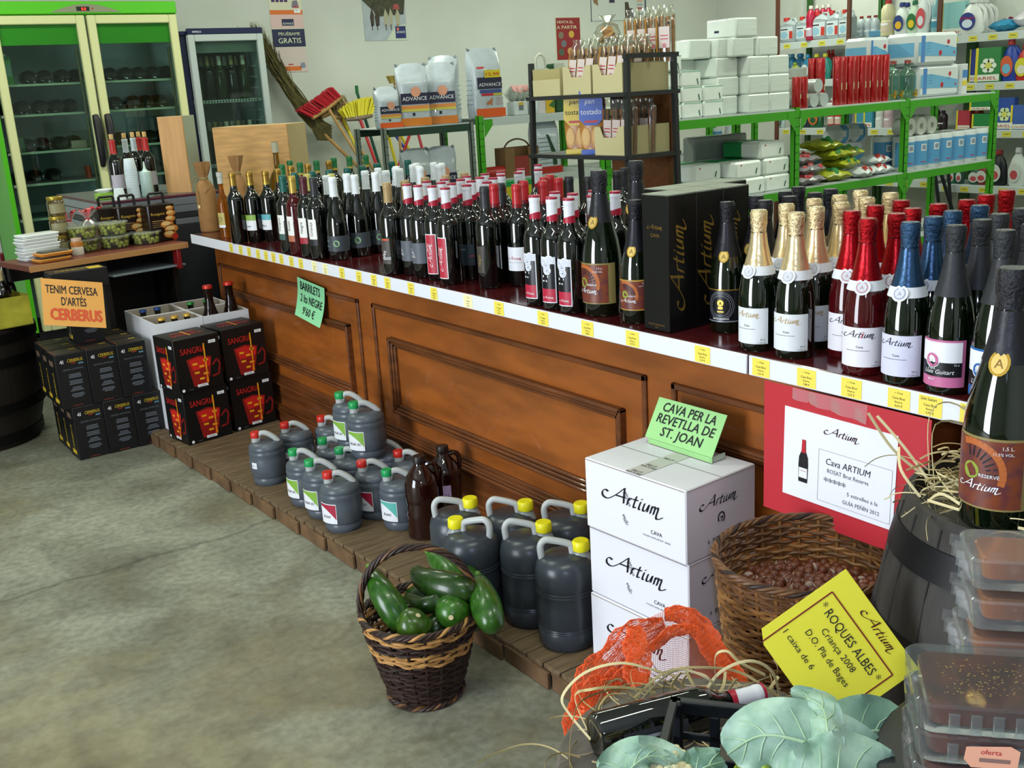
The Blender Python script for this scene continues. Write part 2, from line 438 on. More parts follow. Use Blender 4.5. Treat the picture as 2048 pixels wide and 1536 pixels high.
def P_burg(h=.317, r=.0415):
    k = h/.317
    return [(0, .008), (r*.6, .003), (r*.93, 0), (r, .005), (r, .125*k), (r*.95, .15*k), (r*.8, .178*k), (r*.6, .207*k), (r*.45, .23*k), (.0155, .25*k), (.0145, .297*k), (.0155, .3*k), (.0155, .31*k), (.014, h), (0, h)]
def P_cava(h=.315, r=.0435):
    k = h/.315
    return [(0, .01), (r*.6, .003), (r*.93, 0), (r, .006), (r, .12*k), (r*.965, .14*k), (r*.87, .165*k), (r*.72, .19*k), (r*.57, .215*k), (r*.45, .24*k), (.0168*k, .262*k), (.0152*k, .28*k), (.0152*k, h-.006), (.013, h), (0, h)]
def foil(prof, z0, z1, m, off=.0007, wob=None, n=20, close=True, extra=None):
    zs = [z0+(z1-z0)*i/14 for i in range(15)]
    p = [(pr(prof, z)+off+(extra(z) if extra else 0), z) for z in zs]
    if close: p += [(p[-1][0]*.93, z1+.0012), (0, z1+.0014)]
    return M().lathe(p, m, n, wob=wob)
def wine(prof, glass, caps, labels=(), h=.317, more=()):
    parts = [('glass_body', M().lathe(prof, glass, 24))]
    for c in caps: parts.append(('capsule', c))
    for l in labels: parts.append(('label', l))
    return bake(parts+list(more))
def cap(prof, col, z0=.252, z1=.317, rough=.35, metal=0, band=None, top=None, swoop=None):
    c = foil(prof, z0, z1, mat(col, rough, metal), .0009)
    if band: c.lathe([(pr(prof, z0)+.0014, z0-.0005), (pr(prof, z0)+.0014, z0+.011)], mat(band, rough, metal), 20)
    if top: c.lathe([(.0165, z1-.004), (.0166, z1+.0012), (.0150, z1+.0022), (0, z1+.0024)], mat(top, .4), 20)
    if swoop:
        m = mat(swoop, .4)
        c.grid(24, 1, lambda a, v: ((pr(prof, z0)+.0016)*math.sin(2*PI*a), -(pr(prof, z0)+.0016)*math.cos(2*PI*a), z0-.0004+v*(.010+.010*(1+math.sin(2*PI*a))/2)), m)
    return c
PB = P_bord(); PG = P_burg(); PC = P_cava()
def lab(R_, z0, z1, wd, m, az=0, n=14):
    b = M(); T = cyl(R_, 0, az); b.rect(-wd/2, z0, wd/2, z1, m, T, .0005, n); return b, T
K = {}
# white-capped burgundy with wide dark grey label and pale green dot
l, T = lab(.0415, .035, .095, .2, mat('#3b4048', .5), 0, 24)
l.disc(.03, .066, .013, mat('#7da878', .5), T, .0012); l.text('mas', -.012, .073, .012, mat('#8fb392', .5), T, .0012); l.rect(-.024, .052, 0, .056, mat('#c7cbd0', .5), T, .0012)
K['white'] = wine(PG, G_DK, [cap(PG, '#dfe4e8', .244, .317, .5)], [l])
K['green'] = wine(PB, G_DK, [cap(PB, '#1f6b3a', .256, .317, .4, band='#b59a3c')])
K['gold'] = wine(PB, G_DK, [cap(PB, '#a8843a', .258, .317, .35, .7)])
for nm, c1, wn in (('tagblue', '#5fa8b4', 'Blanc'), ('taggreen', '#88a84a', 'Jove'), ('tagtan', '#b79a5c', 'Vi')):
    l, T = lab(.0375, .055, .125, .075, mat('#e6e6ea', .5)); l.rect(-.0375, .1, .0375, .125, mat(c1, .5), T, .001, 10); l.poly([(-.0375, .1), (.0375, .1), (-.0375, .085)], mat(c1, .5), T, .001)
    l.text(wn, 0, .07, .014, INK, T, .0012)
    K[nm] = wine(PB, G_DK, [cap(PB, '#1f6b3a' if nm == 'tagtan' else '#a8843a', .256, .317, .35, 0 if nm == 'tagtan' else .7, band='#c0a040')], [l])
def vlab(c, foot, word):
    l, T = lab(.0375, .055, .158, .042, mat('#e8e6e2', .5), 0); l.rect(-.021, .055, .021, .08, mat(foot, .5), T, .001, 6); l.text(word, .004, .12, .018, INK, T, .0012, rot=PI/2); return l
K['teal'] = wine(PB, G_DK, [cap(PB, '#14584e', .25, .317, .4)], [vlab(0, '#3f5f5a', 'Picapoll')])
K['rose'] = wine(PB, G_ROSE, [cap(PB, '#b89a48', .25, .317, .4, .5)], [vlab(0, '#b06a50', 'Rosat')])
K['maroon'] = wine(PB, G_DK, [cap(PB, '#4e1c24', .25, .317, .4)], [vlab(0, '#a02838', 'Negre')])
K['grey'] = wine(PB, G_DK, [cap(PB, '#2c2d30', .25, .317, .45)], [vlab(0, '#202226', 'Criança')])
l, T = lab(.0375, .05, .135, .03, mat('#3f3a33', .5)); l.text('Negre', .003, .09, .014, mat('#a08a50', .5), T, .0012, rot=PI/2)
K['greylab'] = wine(PB, G_DK, [cap(PB, '#2c2d30', .25, .317, .45)], [l])
l, T = lab(.0375, .04, .13, .04, mat('#4a4440', .5)); l.text('plet', 0, .07, .022, WHT, T, .0012, rot=PI/2.6); l.text('not', .008, .055, .02, WHT, T, .0012); l.rect(-.01, .122, .018, .128, mat('#c84a2c', .5), T, .001, 4)
K['beige'] = wine(PB, G_DK, [cap(PB, '#a58a5e', .25, .317, .4)], [l])
K['yellowcap'] = wine(PB, G_DK, [cap(PB, '#b8b060', .25, .317, .4)])
PA = P_bord(.312)
def artcap(): return cap(PA, '#dcdde4', .246, .310, .45, top='#a01838', swoop='#a81c34')
l, T = lab(.0375, .05, .12, .075, mat('#5a6068', .5)); l.rect(-.03, .095, -.012, .1, WHT, T, .001); l.text('BULL', -.018, .083, .014, WHT, T, .0012); l.text('BAGES', -.018, .07, .012, WHT, T, .0012); l.rect(-.03, .062, -.008, .066, RED, T, .001)
K['artgrey'] = wine(PA, G_DK, [artcap()], [l])
l, T = lab(.0375, .02, .155, .044, mat('#e8e4e4', .5)); l.rect(-.019, .023, .019, .152, mat('#b52a3e', .45), T, .001, 6); l.logo(.004, .085, .08, WHT, T, .0014, rot=PI/2); l.text('Merlot', -.008, .11, .01, WHT, T, .0014, rot=PI/2)
K['artred'] = wine(PA, G_DK, [artcap()], [l])
l, T = lab(.0375, .05, .12, .075, mat('#26323c', .4)); l.text('Roques', -.01, .1, .012, mat('#8a9aa8', .5), T, .0012); l.rect(.02, .078, .034, .084, RED, T, .001)
K['artblue'] = wine(PA, G_DK, [artcap()], [l])
l, T = lab(.0375, .02, .15, .052, mat('#dfe2ea', .45)); l.rect(-.023, .052, .023, .13, mat('#101018', .35), T, .001, 6); l.rect(-.023, .023, .023, .06, mat('#b3203c', .45), T, .0013, 6)
for (a, c) in ((-.012, .135), (.008, .142), (-.002, .125), (.0, .112)): l.disc(a, c, .0125, mat('#e4e6ee', .45), T, .0016); l.disc(a, c, .0095, mat('#c8ccd8', .45), T, .0018)
l.logo(0, .033, .036, WHT, T, .002); l.rect(-.016, .092, .004, .098, WHT, T, .0016); l.rect(-.016, .08, .0, .084, WHT, T, .0016)
K['artgrape'] = wine(PA, G_DK, [artcap()], [l])
K['art'] = wine(PA, G_DK, [artcap()])
l, T = lab(.0375, .05, .125, .085, mat('#e2e4ea', .45)); l.logo(0, .086, .05, mat('#b0303c', .5), T, .0012); l.rect(-.03, .076, .03, .0775, mat('#a8aab4', .5), T, .001, 6)
K['redcap'] = wine(PB, G_DK, [cap(PB, '#b3262c', .246, .317, .3, band='#7e1a1e')], [l])
K['red'] = wine(PB, G_DK, [cap(PB, '#b3262c', .246, .317, .3, band='#7e1a1e')])
K['dark'] = wine(PA, G_DK, [cap(PA, '#232427', .246, .312, .45)])
# cava
def crinkle(seed, amp=.09):
    r2 = random.Random(seed); ph = [r2.random()*6 for _ in range(4)]
    return lambda a, z: 1+amp*(.5*math.sin(5*a+ph[0]+z*260)+.4*math.sin(9*a+ph[1]-z*330)+.3*math.sin(13*a+ph[2]+z*500))
def cork(prof, m, h, k=1, seed=1):
    return M().lathe([(.0158*k, h-.052*k), (.0172*k, h-.047*k), (.0165*k, h-.04*k), (.0178*k, h-.03*k), (.0188*k, h-.018*k), (.0186*k, h-.006*k), (.0165*k, h-.0005), (0, h+.001)], m, 22, wob=crinkle(seed, .085))
def cavakind(foilc, metal, glass, labfn, band=True, rough=.28, prof=PC, h=.315, k=1, z0=None, seal=None):
    z0 = z0 or .187; fm = mat(foilc, rough, metal, bump=.25, nscale=90)
    cm = mat(foilc, rough*.8, metal, bump=1, nscale=170)
    parts = [('glass_body', M().lathe(prof, glass, 28)), ('foil', foil(prof, z0, h-.05*k, fm, .0008, close=False)), ('cork_foil', cork(prof, cm, h, k, 3))]
    if band:
        bm = mat('#dadde2', .5)
        nb = M(); zs = (z0-.014, z0+.006)
        nb.lathe([(pr(prof, z)+.0022, z) for z in zs], bm, 28)
        r_ = pr(prof, z0-.004)+.0024; tl = plane((0, -r_, z0-.006), (1, 0, 0), (0, .45, 1))
        nb.disc(0, 0, .0165, bm, tl, .001); nb.disc(0, 0, .012, mat(band, .5), tl, .0016); nb.disc(0, 0, .0095, mat('#c9cbd2', .5), tl, .002); nb.text('A', 0, -.0045, .012, mat(band, .5), tl, .0024)
        parts.append(('neck_band', nb))
    if seal:
        r_ = pr(prof, z0+.004)+.001; tl = plane((0, -r_, z0+.002), (1, 0, 0), (0, .4, 1)); sb = M(); gm = mat('#b8923a', .3, .8)
        sb.disc(0, 0, .0125*k, gm, tl, .001, ry=.016*k); sb.disc(0, 0, .0095*k, mat('#e0c070', .3, .6), tl, .0016, ry=.013*k); sb.text('A', 0, -.006*k, .016*k, mat('#7a5a18', .4), tl, .002); parts.append(('seal', sb))
    if labfn: parts.append(('label', labfn()))
    return bake(parts)
def lab_white(lc, paper='#dcdfe2', tint=None):
    def f():
        l, T = lab(.0435, .018, .1, .098, mat(paper, .5), 0, 16); l.logo(-.004, .08, .07, mat(lc, .5), T, .0012)
        if tint: l.text('i', .003, .0795, .02, mat(tint, .5), T, .0014, sh=.3)
        l.text('Cava', 0, .058, .007, INK, T, .0012); l.rect(-.03, .052, .02, .0528, INK, T, .001, 6); l.text('75 cl', .036, .026, .006, INK, T, .0012); l.text('11,5% vol', .034, .0195, .005, INK, T, .0012)
        return l
    return f
K['goldcava'] = cavakind('#e6cfa0', .75, G_GRN, lab_white('#b89a62'), '#b0b4ba', seal=None)
K['redcava'] = cavakind('#a00c16', .75, G_ROSE, lab_white('#1a1420', '#e2dfe6', '#c02838'), '#b88a90')
K['bluecava'] = cavakind('#2c4a68', .6, G_GRN, lab_white('#181428', '#d2d2e6'), '#9a9cb4')
def lab_lg(c):
    def f():
        l, T = lab(.0435, .014, .105, .1, mat(c, .45), 0, 16); l.rect(-.046, .06, .043, .101, mat('#e6e7ea', .45), T, .001, 12); l.rect(-.046, .034, .043, .062, mat('#101014', .4), T, .0011, 12)
        l.disc(-.012, .066, .0155, mat('#e6e7ea', .45), T, .0014); l.disc(-.012, .066, .013, mat(c, .45), T, .0018); l.text('LG', -.012, .0615, .013, WHT, T, .0022)
        l.text('CAVA', -.012, .0475, .006, WHT, T, .0016); l.text('Lluís Guitart', 0, .04, .0115, WHT, T, .0016, sh=.25); l.text('BRUT' if c != '#1f63a8' else 'SEMI SEC', -.012, .0262, .006, WHT, T, .0016); l.text('75 cl', .033, .056, .005, WHT, T, .0016)
        return l
    return f
K['lgpink'] = cavakind('#2b2c2f', .2, G_GRN, lab_lg('#c46a94'), None, .5, z0=.185)
K['lgblue'] = cavakind('#2b2c2f', .2, G_GRN, lab_lg('#1f63a8'), None, .5, z0=.185)
def lab_black():
    l, T = lab(.0435, .028, .108, .095, mat('#0b0b0d', .35), 0, 16); gm = mat('#b08a3a', .3, .7); sv = mat('#8a8e98', .4, .4)
    l.rect(-.0475, .106, .0475, .1085, gm, T, .001, 12); l.rect(-.0475, .028, .0475, .031, sv, T, .001, 12)
    for rr in (.033, .029, .024): l.line([(-.006+rr*math.cos(2*PI*k/28), .068+rr*1.05*math.sin(2*PI*k/28)) for k in range(29)], .0011, sv, T, .0012)
    l.rect(-.012, .06, 0, .066, gm, T, .0014); l.rect(-.014, .052, .002, .055, gm, T, .0014); l.disc(-.006, .075, .008, gm, T, .0014); l.text('A', -.006, .071, .01, INK, T, .0018); l.text('GRAN RESERVA', -.006, .034, .006, WHT, T, .0014)
    return l
K['blackcava'] = cavakind('#1b1b20', .35, G_GRN, lab_black, None, .38, z0=.185, seal=True)
def lab_brown(R_, z0, z1, wd, beige):
    def f():
        l, T = lab(R_, z0, z1, wd, mat('#8a7a48' if beige else '#b08a3a', .4), 0, 18); h = z1-z0; x1 = wd/2-(.022 if beige else .0)
        l.rect(-wd/2+.002, z0+.003, x1, z1-.004, mat('#7a3a1c', .4, noise=.4, nscale=60, col2='#5a2c30'), T, .001, 14)
        om = mat('#b0602a', .5); c0 = -wd*.18
        arc = [(c0+h*.42*math.cos(a), z0+h*.5+h*.42*math.sin(a)) for a in [R(-20+10*i) for i in range(14)]]
        l.line(arc, h*.09, om, T, .0013)
        for a in range(0, 100, 14): l.line([(c0+h*.22*math.cos(R(a)), z0+h*.5+h*.22*math.sin(R(a))), (c0+h*.36*math.cos(R(a)), z0+h*.5+h*.36*math.sin(R(a)))], h*.022, INK, T, .0014)
        l.disc(c0, z0+h*.52, h*.12, mat('#8a9a3a', .5), T, .0015); l.logo(c0+h*.1, z0+h*.27, h*.62, WHT, T, .0018); l.text('RESERVE', c0+h*.25, z0+h*.45, h*.07, WHT, T, .0018)
        l.text('1,5 L.' if beige else '75 cl', x1-h*.2, z0+h*.86, h*.07, WHT, T, .0018); l.text('11,5% VOL.', x1-h*.25, z0+h*.78, h*.055, WHT, T, .0018)
        return l
    return f
K['browncava'] = cavakind('#1b1b20', .35, G_GRN, lab_brown(.0435, .035, .115, .1, False), None, .38, z0=.185, seal=True)
PM = P_cava(.385, .0545)
K['magnum'] = cavakind('#202024', .3, G_GRN, lab_brown(.0545, .035, .145, .14, True), None, .42, PM, .385, 1.2, z0=.25, seal=True)
# ---- pixel positions of the capsule tops
D = {}
D['white'] = [(642, 353), (664, 355), (686, 348), (708, 350), (729, 342), (752, 345), (764, 336), (769, 342), (786, 335), (799, 333), (805, 337), (819, 330), (833, 335), (839, 327), (845, 332), (856, 326), (869, 330), (882, 327)]
D['green'] = [(563, 329), (599, 325), (632, 321), (667, 316), (698, 313), (731, 310)]
D['gold'] = [(547, 339), (581, 332), (615, 328), (657, 322)]
D['teal'] = [(554, 352), (588, 346), (624, 343), (657, 340), (694, 336), (724, 332), (753, 327), (783, 323), (815, 320)]
D['goldfront'] = [(461, 329)]
D['tagblue'] = [(512, 342)]; D['taggreen'] = [(496, 343)]; D['tagtan'] = [(527, 320)]
D['rose'] = [(576, 353)]; D['maroon'] = [(595, 355)]; D['grey'] = [(608, 357)]; D['yellowcap'] = [(611, 349), (665, 348)]
D['beige'] = [(778, 366), (819, 361), (853, 355), (895, 352), (933, 346)]
D['artgrey'] = [(807, 368), (835, 370)]; D['artred'] = [(864, 371), (890, 375)]; D['artblue'] = [(933, 369)]
D['art'] = [(847, 362), (882, 364), (885, 357), (903, 366), (921, 358), (926, 352), (942, 361), (960, 354), (965, 347), (974, 363), (985, 355), (1001, 342), (1002, 349), (1036, 344), (1041, 337), (1076, 329), (1076, 338), (1109, 383), (1145, 386), (1185, 390), (1187, 380), (1230, 382)]
D['artgrape'] = [(1068, 390), (1107, 394), (1137, 398)]
D['greylab'] = [(969, 373)]
D['redcap'] = [(994, 367), (1032, 369)]
D['red'] = [(1036, 362), (1075, 356), (1076, 362), (1115, 350), (1115, 356)]
D['dark'] = [(1014, 367), (1058, 361), (1134, 353), (1164, 353), (1234, 342), (1248, 336)]
D['magnum'] = [(1206, 331), (1271, 321)]
D['browncava'] = [(1269, 396)]
D['blackcava'] = [(1447, 396), (1496, 389), (1514, 400), (1548, 381), (1560, 391), (1597, 373), (1610, 385), (1660, 378)]
D['goldcava'] = [(1522, 419), (1584, 424), (1573, 407), (1622, 396), (1633, 413), (1672, 389), (1683, 404), (1719, 380), (1734, 394), (1781, 385)]
D['redcava'] = [(1704, 421), (1731, 440), (1751, 410), (1790, 428), (1803, 400), (1825, 416), (1879, 407), (1934, 399), (1973, 389), (2014, 380)]
D['bluecava'] = [(1809, 446), (1860, 433), (1906, 421), (1959, 410)]
D['lgpink'] = [(1903, 453), (1953, 441), (2000, 427), (2045, 416)]
D['lgblue'] = [(2000, 463), (2043, 452)]
HT = {'magnum': .385}
for k in ('goldcava', 'redcava', 'bluecava', 'lgpink', 'lgblue', 'blackcava', 'browncava'): HT[k] = .315
for k in ('artgrey', 'artred', 'artblue', 'art', 'artgrape', 'dark'): HT[k] = .312
K['goldfront'] = K['gold']
DESC = {'white': ('white-capped burgundy wine bottle with a grey label', 'white-capped wine bottles'), 'green': ('dark wine bottle with a bright green and gold capsule', 'green-capped wine bottles'),
 'gold': ('dark wine bottle with a dull gold capsule in the back rows', 'gold-capped wine bottles'), 'teal': ('dark wine bottle with a plain teal capsule', 'teal-capped wine bottles'),
 'goldfront': ('gold-capped dark wine bottle beside the amber liqueur bottle', None), 'tagblue': ('gold-capped wine bottle with a light blue and white label', None), 'taggreen': ('gold-capped wine bottle with a green and white label', None),
 'tagtan': ('wine bottle with green capsule and tan and white label', None), 'rose': ('rosé wine bottle with gold capsule and tall white label', None), 'maroon': ('wine bottle with maroon capsule and tall white label with red foot', None),
 'grey': ('wine bottle with charcoal capsule left of the white-capped bottles', None), 'yellowcap': ('dark wine bottle with a pale yellow capsule', 'yellow-capped wine bottles'),
 'beige': ('dark wine bottle with a beige capsule and brown label', 'beige-capped wine bottles'), 'artgrey': ('wine bottle with white and red capsule and grey lettered label', None), 'artred': ('wine bottle with white and red capsule and tall red label', None),
 'artblue': ('wine bottle with white and red capsule and dark blue label', None), 'art': ('wine bottle with white and red capsule standing behind the front row', 'white and red capped wine bottles'),
 'artgrape': ('wine bottle with white and red capsule and grape-bunch label', None), 'greylab': ('wine bottle with charcoal capsule and narrow brown-grey label', None), 'redcap': ('red-capped wine bottle with a wide white label', None),
 'red': ('red-capped wine bottle in the rows behind', 'red-capped wine bottles'), 'dark': ('wine bottle with a charcoal capsule in the back rows', 'dark-capped wine bottles'), 'magnum': ('black-foiled magnum of cava with brown label on the counter', None),
 'browncava': ('black-foiled cava bottle with orange-brown label beside the black gift box', None), 'blackcava': ('black-foiled cava bottle', 'black-foiled cava bottles'), 'goldcava': ('gold-foiled cava bottle with white neck band', 'gold-foiled cava bottles'),
 'redcava': ('red-foiled cava bottle with white neck band', 'red-foiled cava bottles'), 'bluecava': ('blue-foiled cava bottle with white neck band', 'blue-foiled cava bottles'),
 'lgpink': ('matt black-foiled cava bottle with pink label', 'pink-labelled cava bottles'), 'lgblue': ('matt black-foiled cava bottle with blue label', 'blue-labelled cava bottles')}
def foot(x, y, r_): q = onz(x, y, CT); d = Vector((q.x, q.y)).normalized()*r_; return (q.x+d.x, q.y+d.y)
FX = {(1206, 331): foot(1207, 634, .0545)}
for t_, (x_, y_) in {(1269, 396): (1268, 648), (1447, 396): (1447, 667), (1522, 419): (1508, 704), (1584, 424): (1580, 719), (1731, 440): (1718, 752), (1809, 446): (1799, 772), (1903, 453): (1886, 790), (2000, 463): (1978, 815)}.items(): FX[t_] = foot(x_+8, y_, .0435)
FX[(461, 329)] = foot(481, 487, .0375)
bot = []
for k, pts in D.items():
    rr = .0545 if k == 'magnum' else .0435 if HT.get(k) == .315 else .0415 if k == 'white' else .0375
    for p in sorted(pts):
        q = onz(p[0], p[1], CT+HT.get(k, .317)); bot.append([k, q.x, q.y, rr, p]); FX.get(p) and bot[-1].__setitem__(slice(1, 3), list(FX[p]))
# other things standing at the far end take part in the spacing but are built later
EXTRA = {}
for nm_, (x_, y_, r_) in {'wrapA': (422, 464, .05), 'amber': (455, 476, .031)}.items(): EXTRA[nm_] = foot(x_, y_, r_); FX[nm_] = EXTRA[nm_]; bot.append(['_', EXTRA[nm_][0], EXTRA[nm_][1], r_, nm_])
for nm_, x_, y_, r_ in (('wrapB', 1.99, 5.19, .046), ('olive', 2.2, 5.17, .05)): EXTRA[nm_] = (x_, y_); FX[nm_] = (x_, y_); bot.append(['_', x_, y_, r_, nm_])
# obstacles: cartons at the counter
OBST = [(1.76, 2.05, 1.845, 1.95), (1.86, 2.145, 1.845, 2.045)]
for it in range(400):
    for i in range(len(bot)):
        for j in range(i+1, len(bot)):
            a, c = bot[i], bot[j]
            if a[4] in FX and c[4] in FX: continue
            dx, dy = c[1]-a[1], c[2]-a[2]; d = math.hypot(dx, dy) or 1e-4; mn = a[3]+c[3]+.0015
            if d < mn:
                # bottles of the front row stay, those behind give way
                ha, hc = a[1] < 1.84, c[1] < 1.84; ka = .5 if ha == hc else (.08 if ha else .92)
                if a[4] in FX: ka = 0
                if c[4] in FX: ka = 1
                s = (mn-d)/d; a[1] -= dx*s*ka; a[2] -= dy*s*ka; c[1] += dx*s*(1-ka); c[2] += dy*s*(1-ka)
    for a in bot:
        if a[4] in FX: continue
        a[1] = min(2.68, max(CX+a[3]+.006, a[1])); a[2] = min(5.2, max(.46, a[2]))
        for (x0, x1, y0, y1) in OBST:
            cx, cy = min(max(a[1], x0), x1), min(max(a[2], y0), y1); dx, dy = a[1]-cx, a[2]-cy; d = math.hypot(dx, dy)
            if d < a[3]+.002:
                if d < 1e-6: a[2] = y1+a[3]+.003 if a[2] > (y0+y1)/2 else y0-a[3]-.003
                else: s = (a[3]+.003-d)/d; a[1] += dx*s; a[2] += dy*s
cnt = {}
for a in bot:
    k = a[0]
    if k == '_': continue
    n = len(D[k]); cnt[k] = cnt.get(k, 0)+1; d, g = DESC[k]
    lb = d if n == 1 else '%s, %s' % (d, 'left of the pair' if n == 2 and cnt[k] == 1 else 'right of the pair' if n == 2 else ORD[cnt[k]-1]+' from the left')
    az = R(-72)+rnd.uniform(-.2, .2)
    place('cava_bottle' if HT.get(k) in (.315, .385) else 'wine_bottle', K[k], (a[1], a[2], CT), lb, 'bottle', g or ('cava bottles on the counter' if 'cava' in d else 'wine bottles on the counter'), az)
# ================================================================ duckboard and floor goods
DZ = .06
def xf(y): return 1.405+(1.15-y)*.0 + (1.36-1.43)*(y-1.864)/(3.362-1.864)*1.0+.02   # front edge of the slats
SL = mat('#6e5a40', .7, noise=.3, nscale=7, bump=.2, stretch=(1.5, 9, 9)); SLE = mat('#6e5236', .75, noise=.35, nscale=12)
b = M(); y = 1.15
while y < 5.28:
    b.box(xf(y), y, .035, 1.80, y+.065, DZ, SL, .002); y += .07
for x in (1.47, 1.74): b.box(x, 1.15, 0, x+.05, 5.28, .035, SLE, .002)
y = 1.15
while y < 5.2:
    b.box(xf(y)-.012, y+.003, 0, xf(y)-.001, y+.197, .048, SLE, .002); y += .2
tag(b.obj('duckboard'), 'low slatted wooden duckboard on the floor along the foot of the counter', 'duckboard')
# ---- two-litre barrel jugs
GREYP = mat('#535a62', .32, noise=.12, nscale=20, spec=.5); HND = mat('#c4c8c6', .35, trans=.25)
def jug_body():
    return M().lathe([(0, .006), (.05, .002), (.058, 0), (.063, .008), (.0655, .02), (.062, .03), (.0685, .038), (.0715, .07), (.0715, .105), (.0685, .118), (.0705, .124), (.0705, .134), (.067, .14), (.0695, .146), (.066, .158), (.055, .168), (.04, .171), (0, .169)], GREYP, 28)
def jug_kind(capc, labc=None, word='', small=False):
    h = M(); h.tube(smooth_line([(-.03, 0, .172), (-.022, 0, .197), (-.006, 0, .203), (.012, 0, .198), (.035, 0, .182), (.05, 0, .165)], 5), .0105, HND, 10)
    h.lathe([(.017, .163), (.0165, .185), (.0165, .19)], HND, 16, Matrix.Translation((-.038, 0, 0)))
    c = M(); c.lathe([(.0185, .186), (.0195, .188), (.019, .207), (.017, .2095), (0, .209)], mat(capc, .35), 20, Matrix.Translation((-.038, 0, 0)), wob=lambda a, z: 1+.015*math.cos(14*a))
    p = [('jug_body', jug_body()), ('handle', h), ('cap', c)]
    if labc or small:
        l = M(); T = cyl(.0718, 0, R(-36)); W = mat('#e4e6ea', .45)
        if small: l.rect(-.012, .075, .014, .1, W, T, .0005, 4); l.text('2 L', 0, .084, .01, INK, T, .001)
        else:
            l.rect(-.036, .04, .036, .112, W, T, .0005, 8); Cm = mat(labc, .45)
            n = 8; f = lambda a: .1-.045*a*a
            l.grid(n, 1, lambda a, v: (-.034+.068*a, f(a)*(1-v)+.109*v if f(a) < .109 else .109, .001), Cm, True, T)
            l.text(word, -.002, .06, .013, INK, T, .0014, sx=.8)
        p.append(('label', l))
    return bake(p)
JR = jug_kind('#c62a22', None, '', True); JR2 = jug_kind('#c62a22', '#a8203c', 'ROSAT'); JG = jug_kind('#1f9a54', '#7fae3c', 'NEGRE SEC'); JT = jug_kind('#1f9a54', '#58b0a4', 'BLANC')
RIGHT = Vector((_r0.x, _r0.y, 0))
JL = []
def jug(k, px, z0, lb, dr=0):
    q = onz(px[0], px[1], z0+.207); c = q+RIGHT*.038
    JL.append([c.x, c.y, .072, k, z0, lb, dr])
jug(JR, (511, 864), DZ, 'grey jug with red cap, leftmost of all the small jugs')
jug(JR, (569, 845), DZ, 'grey jug with red cap, second from the left', .2)
jug(JR, (640, 834), DZ, 'grey red-capped jug at back against counter, left of the raised pair', -.2)
for i, (p, lb) in enumerate([((585, 900), 'green-capped grey jug with green label, leftmost of the green-capped ones'), ((627, 917), 'green-capped grey jug with green label, beside the red-labelled jug'), ((645, 876), 'green-capped grey jug half hidden below the raised pair, left one'), ((687, 896), 'green-capped grey jug half hidden below the raised pair, right one')]):
    jug(JG, p, DZ, lb, .12*(i % 3-1))
jug(JR2, (661, 942), DZ, 'red-capped grey jug with red label at the very front', .0)
jug(JR2, (725, 921), DZ, 'red-capped grey jug with dark red label, second row behind the front jugs', .1)
jug(JR, (797, 902), DZ, 'red-capped grey jug at the back beside the brown plastic bottles', -.1)
jug(JT, (776, 940), DZ, 'green-capped grey jug with teal label beside the brown plastic bottles', .05)
jug(JG, (758, 880), DZ, 'grey jug at the back mostly hidden below the raised pair', -.1)
jug(JG, (678, 786), DZ+.171, 'green-capped grey jug raised on top of others, left of the raised pair', -.1)
jug(JG, (707, 804), DZ+.171, 'green-capped grey jug raised on top of others, right of the raised pair', .1)
PETS = [[1.63, 2.925, .058], [1.745, 2.945, .058]]
lo_ = [a for a in JL if a[4] < .1]
relax(lo_+PETS, (1.43, 1.735, 1.2, 4.4)); relax([a for a in JL if a[4] > .1], (1.43, 1.735, 1.2, 4.4))
for a in JL: place('wine_jug', a[3], (a[0], a[1], a[4]), a[5], 'jug', 'two-litre grey wine jugs', -YAW+a[6])
# ---- brown plastic bottles
BRN = mat('#220806', .08, spec=.6, coat=.5); BCAP = mat('#1c1310', .4)
pb = M().lathe([(0, .008), (.045, 0), (.056, .006)]+[(.058-.004*(i % 2), .014+.012*i) for i in range(11)]+[(.058, .155), (.057, .19), (.05, .215), (.034, .238), (.022, .252), (.019, .26), (.019, .268)], BRN, 28)
ph = M(); ph.tube(smooth_line([(.018, 0, .252), (.04, 0, .256), (.055, 0, .24), (.056, 0, .205), (.05, 0, .19)], 5), .0085, BRN, 8)
pc = M().lathe([(.0195, .262), (.0215, .264), (.021, .283), (.019, .286), (0, .286)], BCAP, 18, wob=lambda a, z: 1+.02*math.cos(16*a))
pl = M(); pl.rect(-.014, .1, .014, .16, mat('#c0a8d4', .5), cyl(.0585, 0, R(-5)), .001, 4); pl.text('2 L', 0, .12, .014, INK, cyl(.0585, 0, R(-5)), .0016)
KB = bake([('bottle_body', pb), ('handle', ph), ('screw_cap', pc)]); KB2 = bake([('bottle_body', pb), ('handle', ph), ('screw_cap', pc), ('label', pl)])
place('plastic_bottle', KB, (PETS[0][0], PETS[0][1], DZ), 'dark brown ribbed plastic bottle in front, standing on duckboard', 'bottle', 'brown plastic bottles', -.4)
place('plastic_bottle', KB2, (PETS[1][0], PETS[1][1], DZ), 'dark brown plastic bottle with lilac label against the counter', 'bottle', 'brown plastic bottles', -.35)
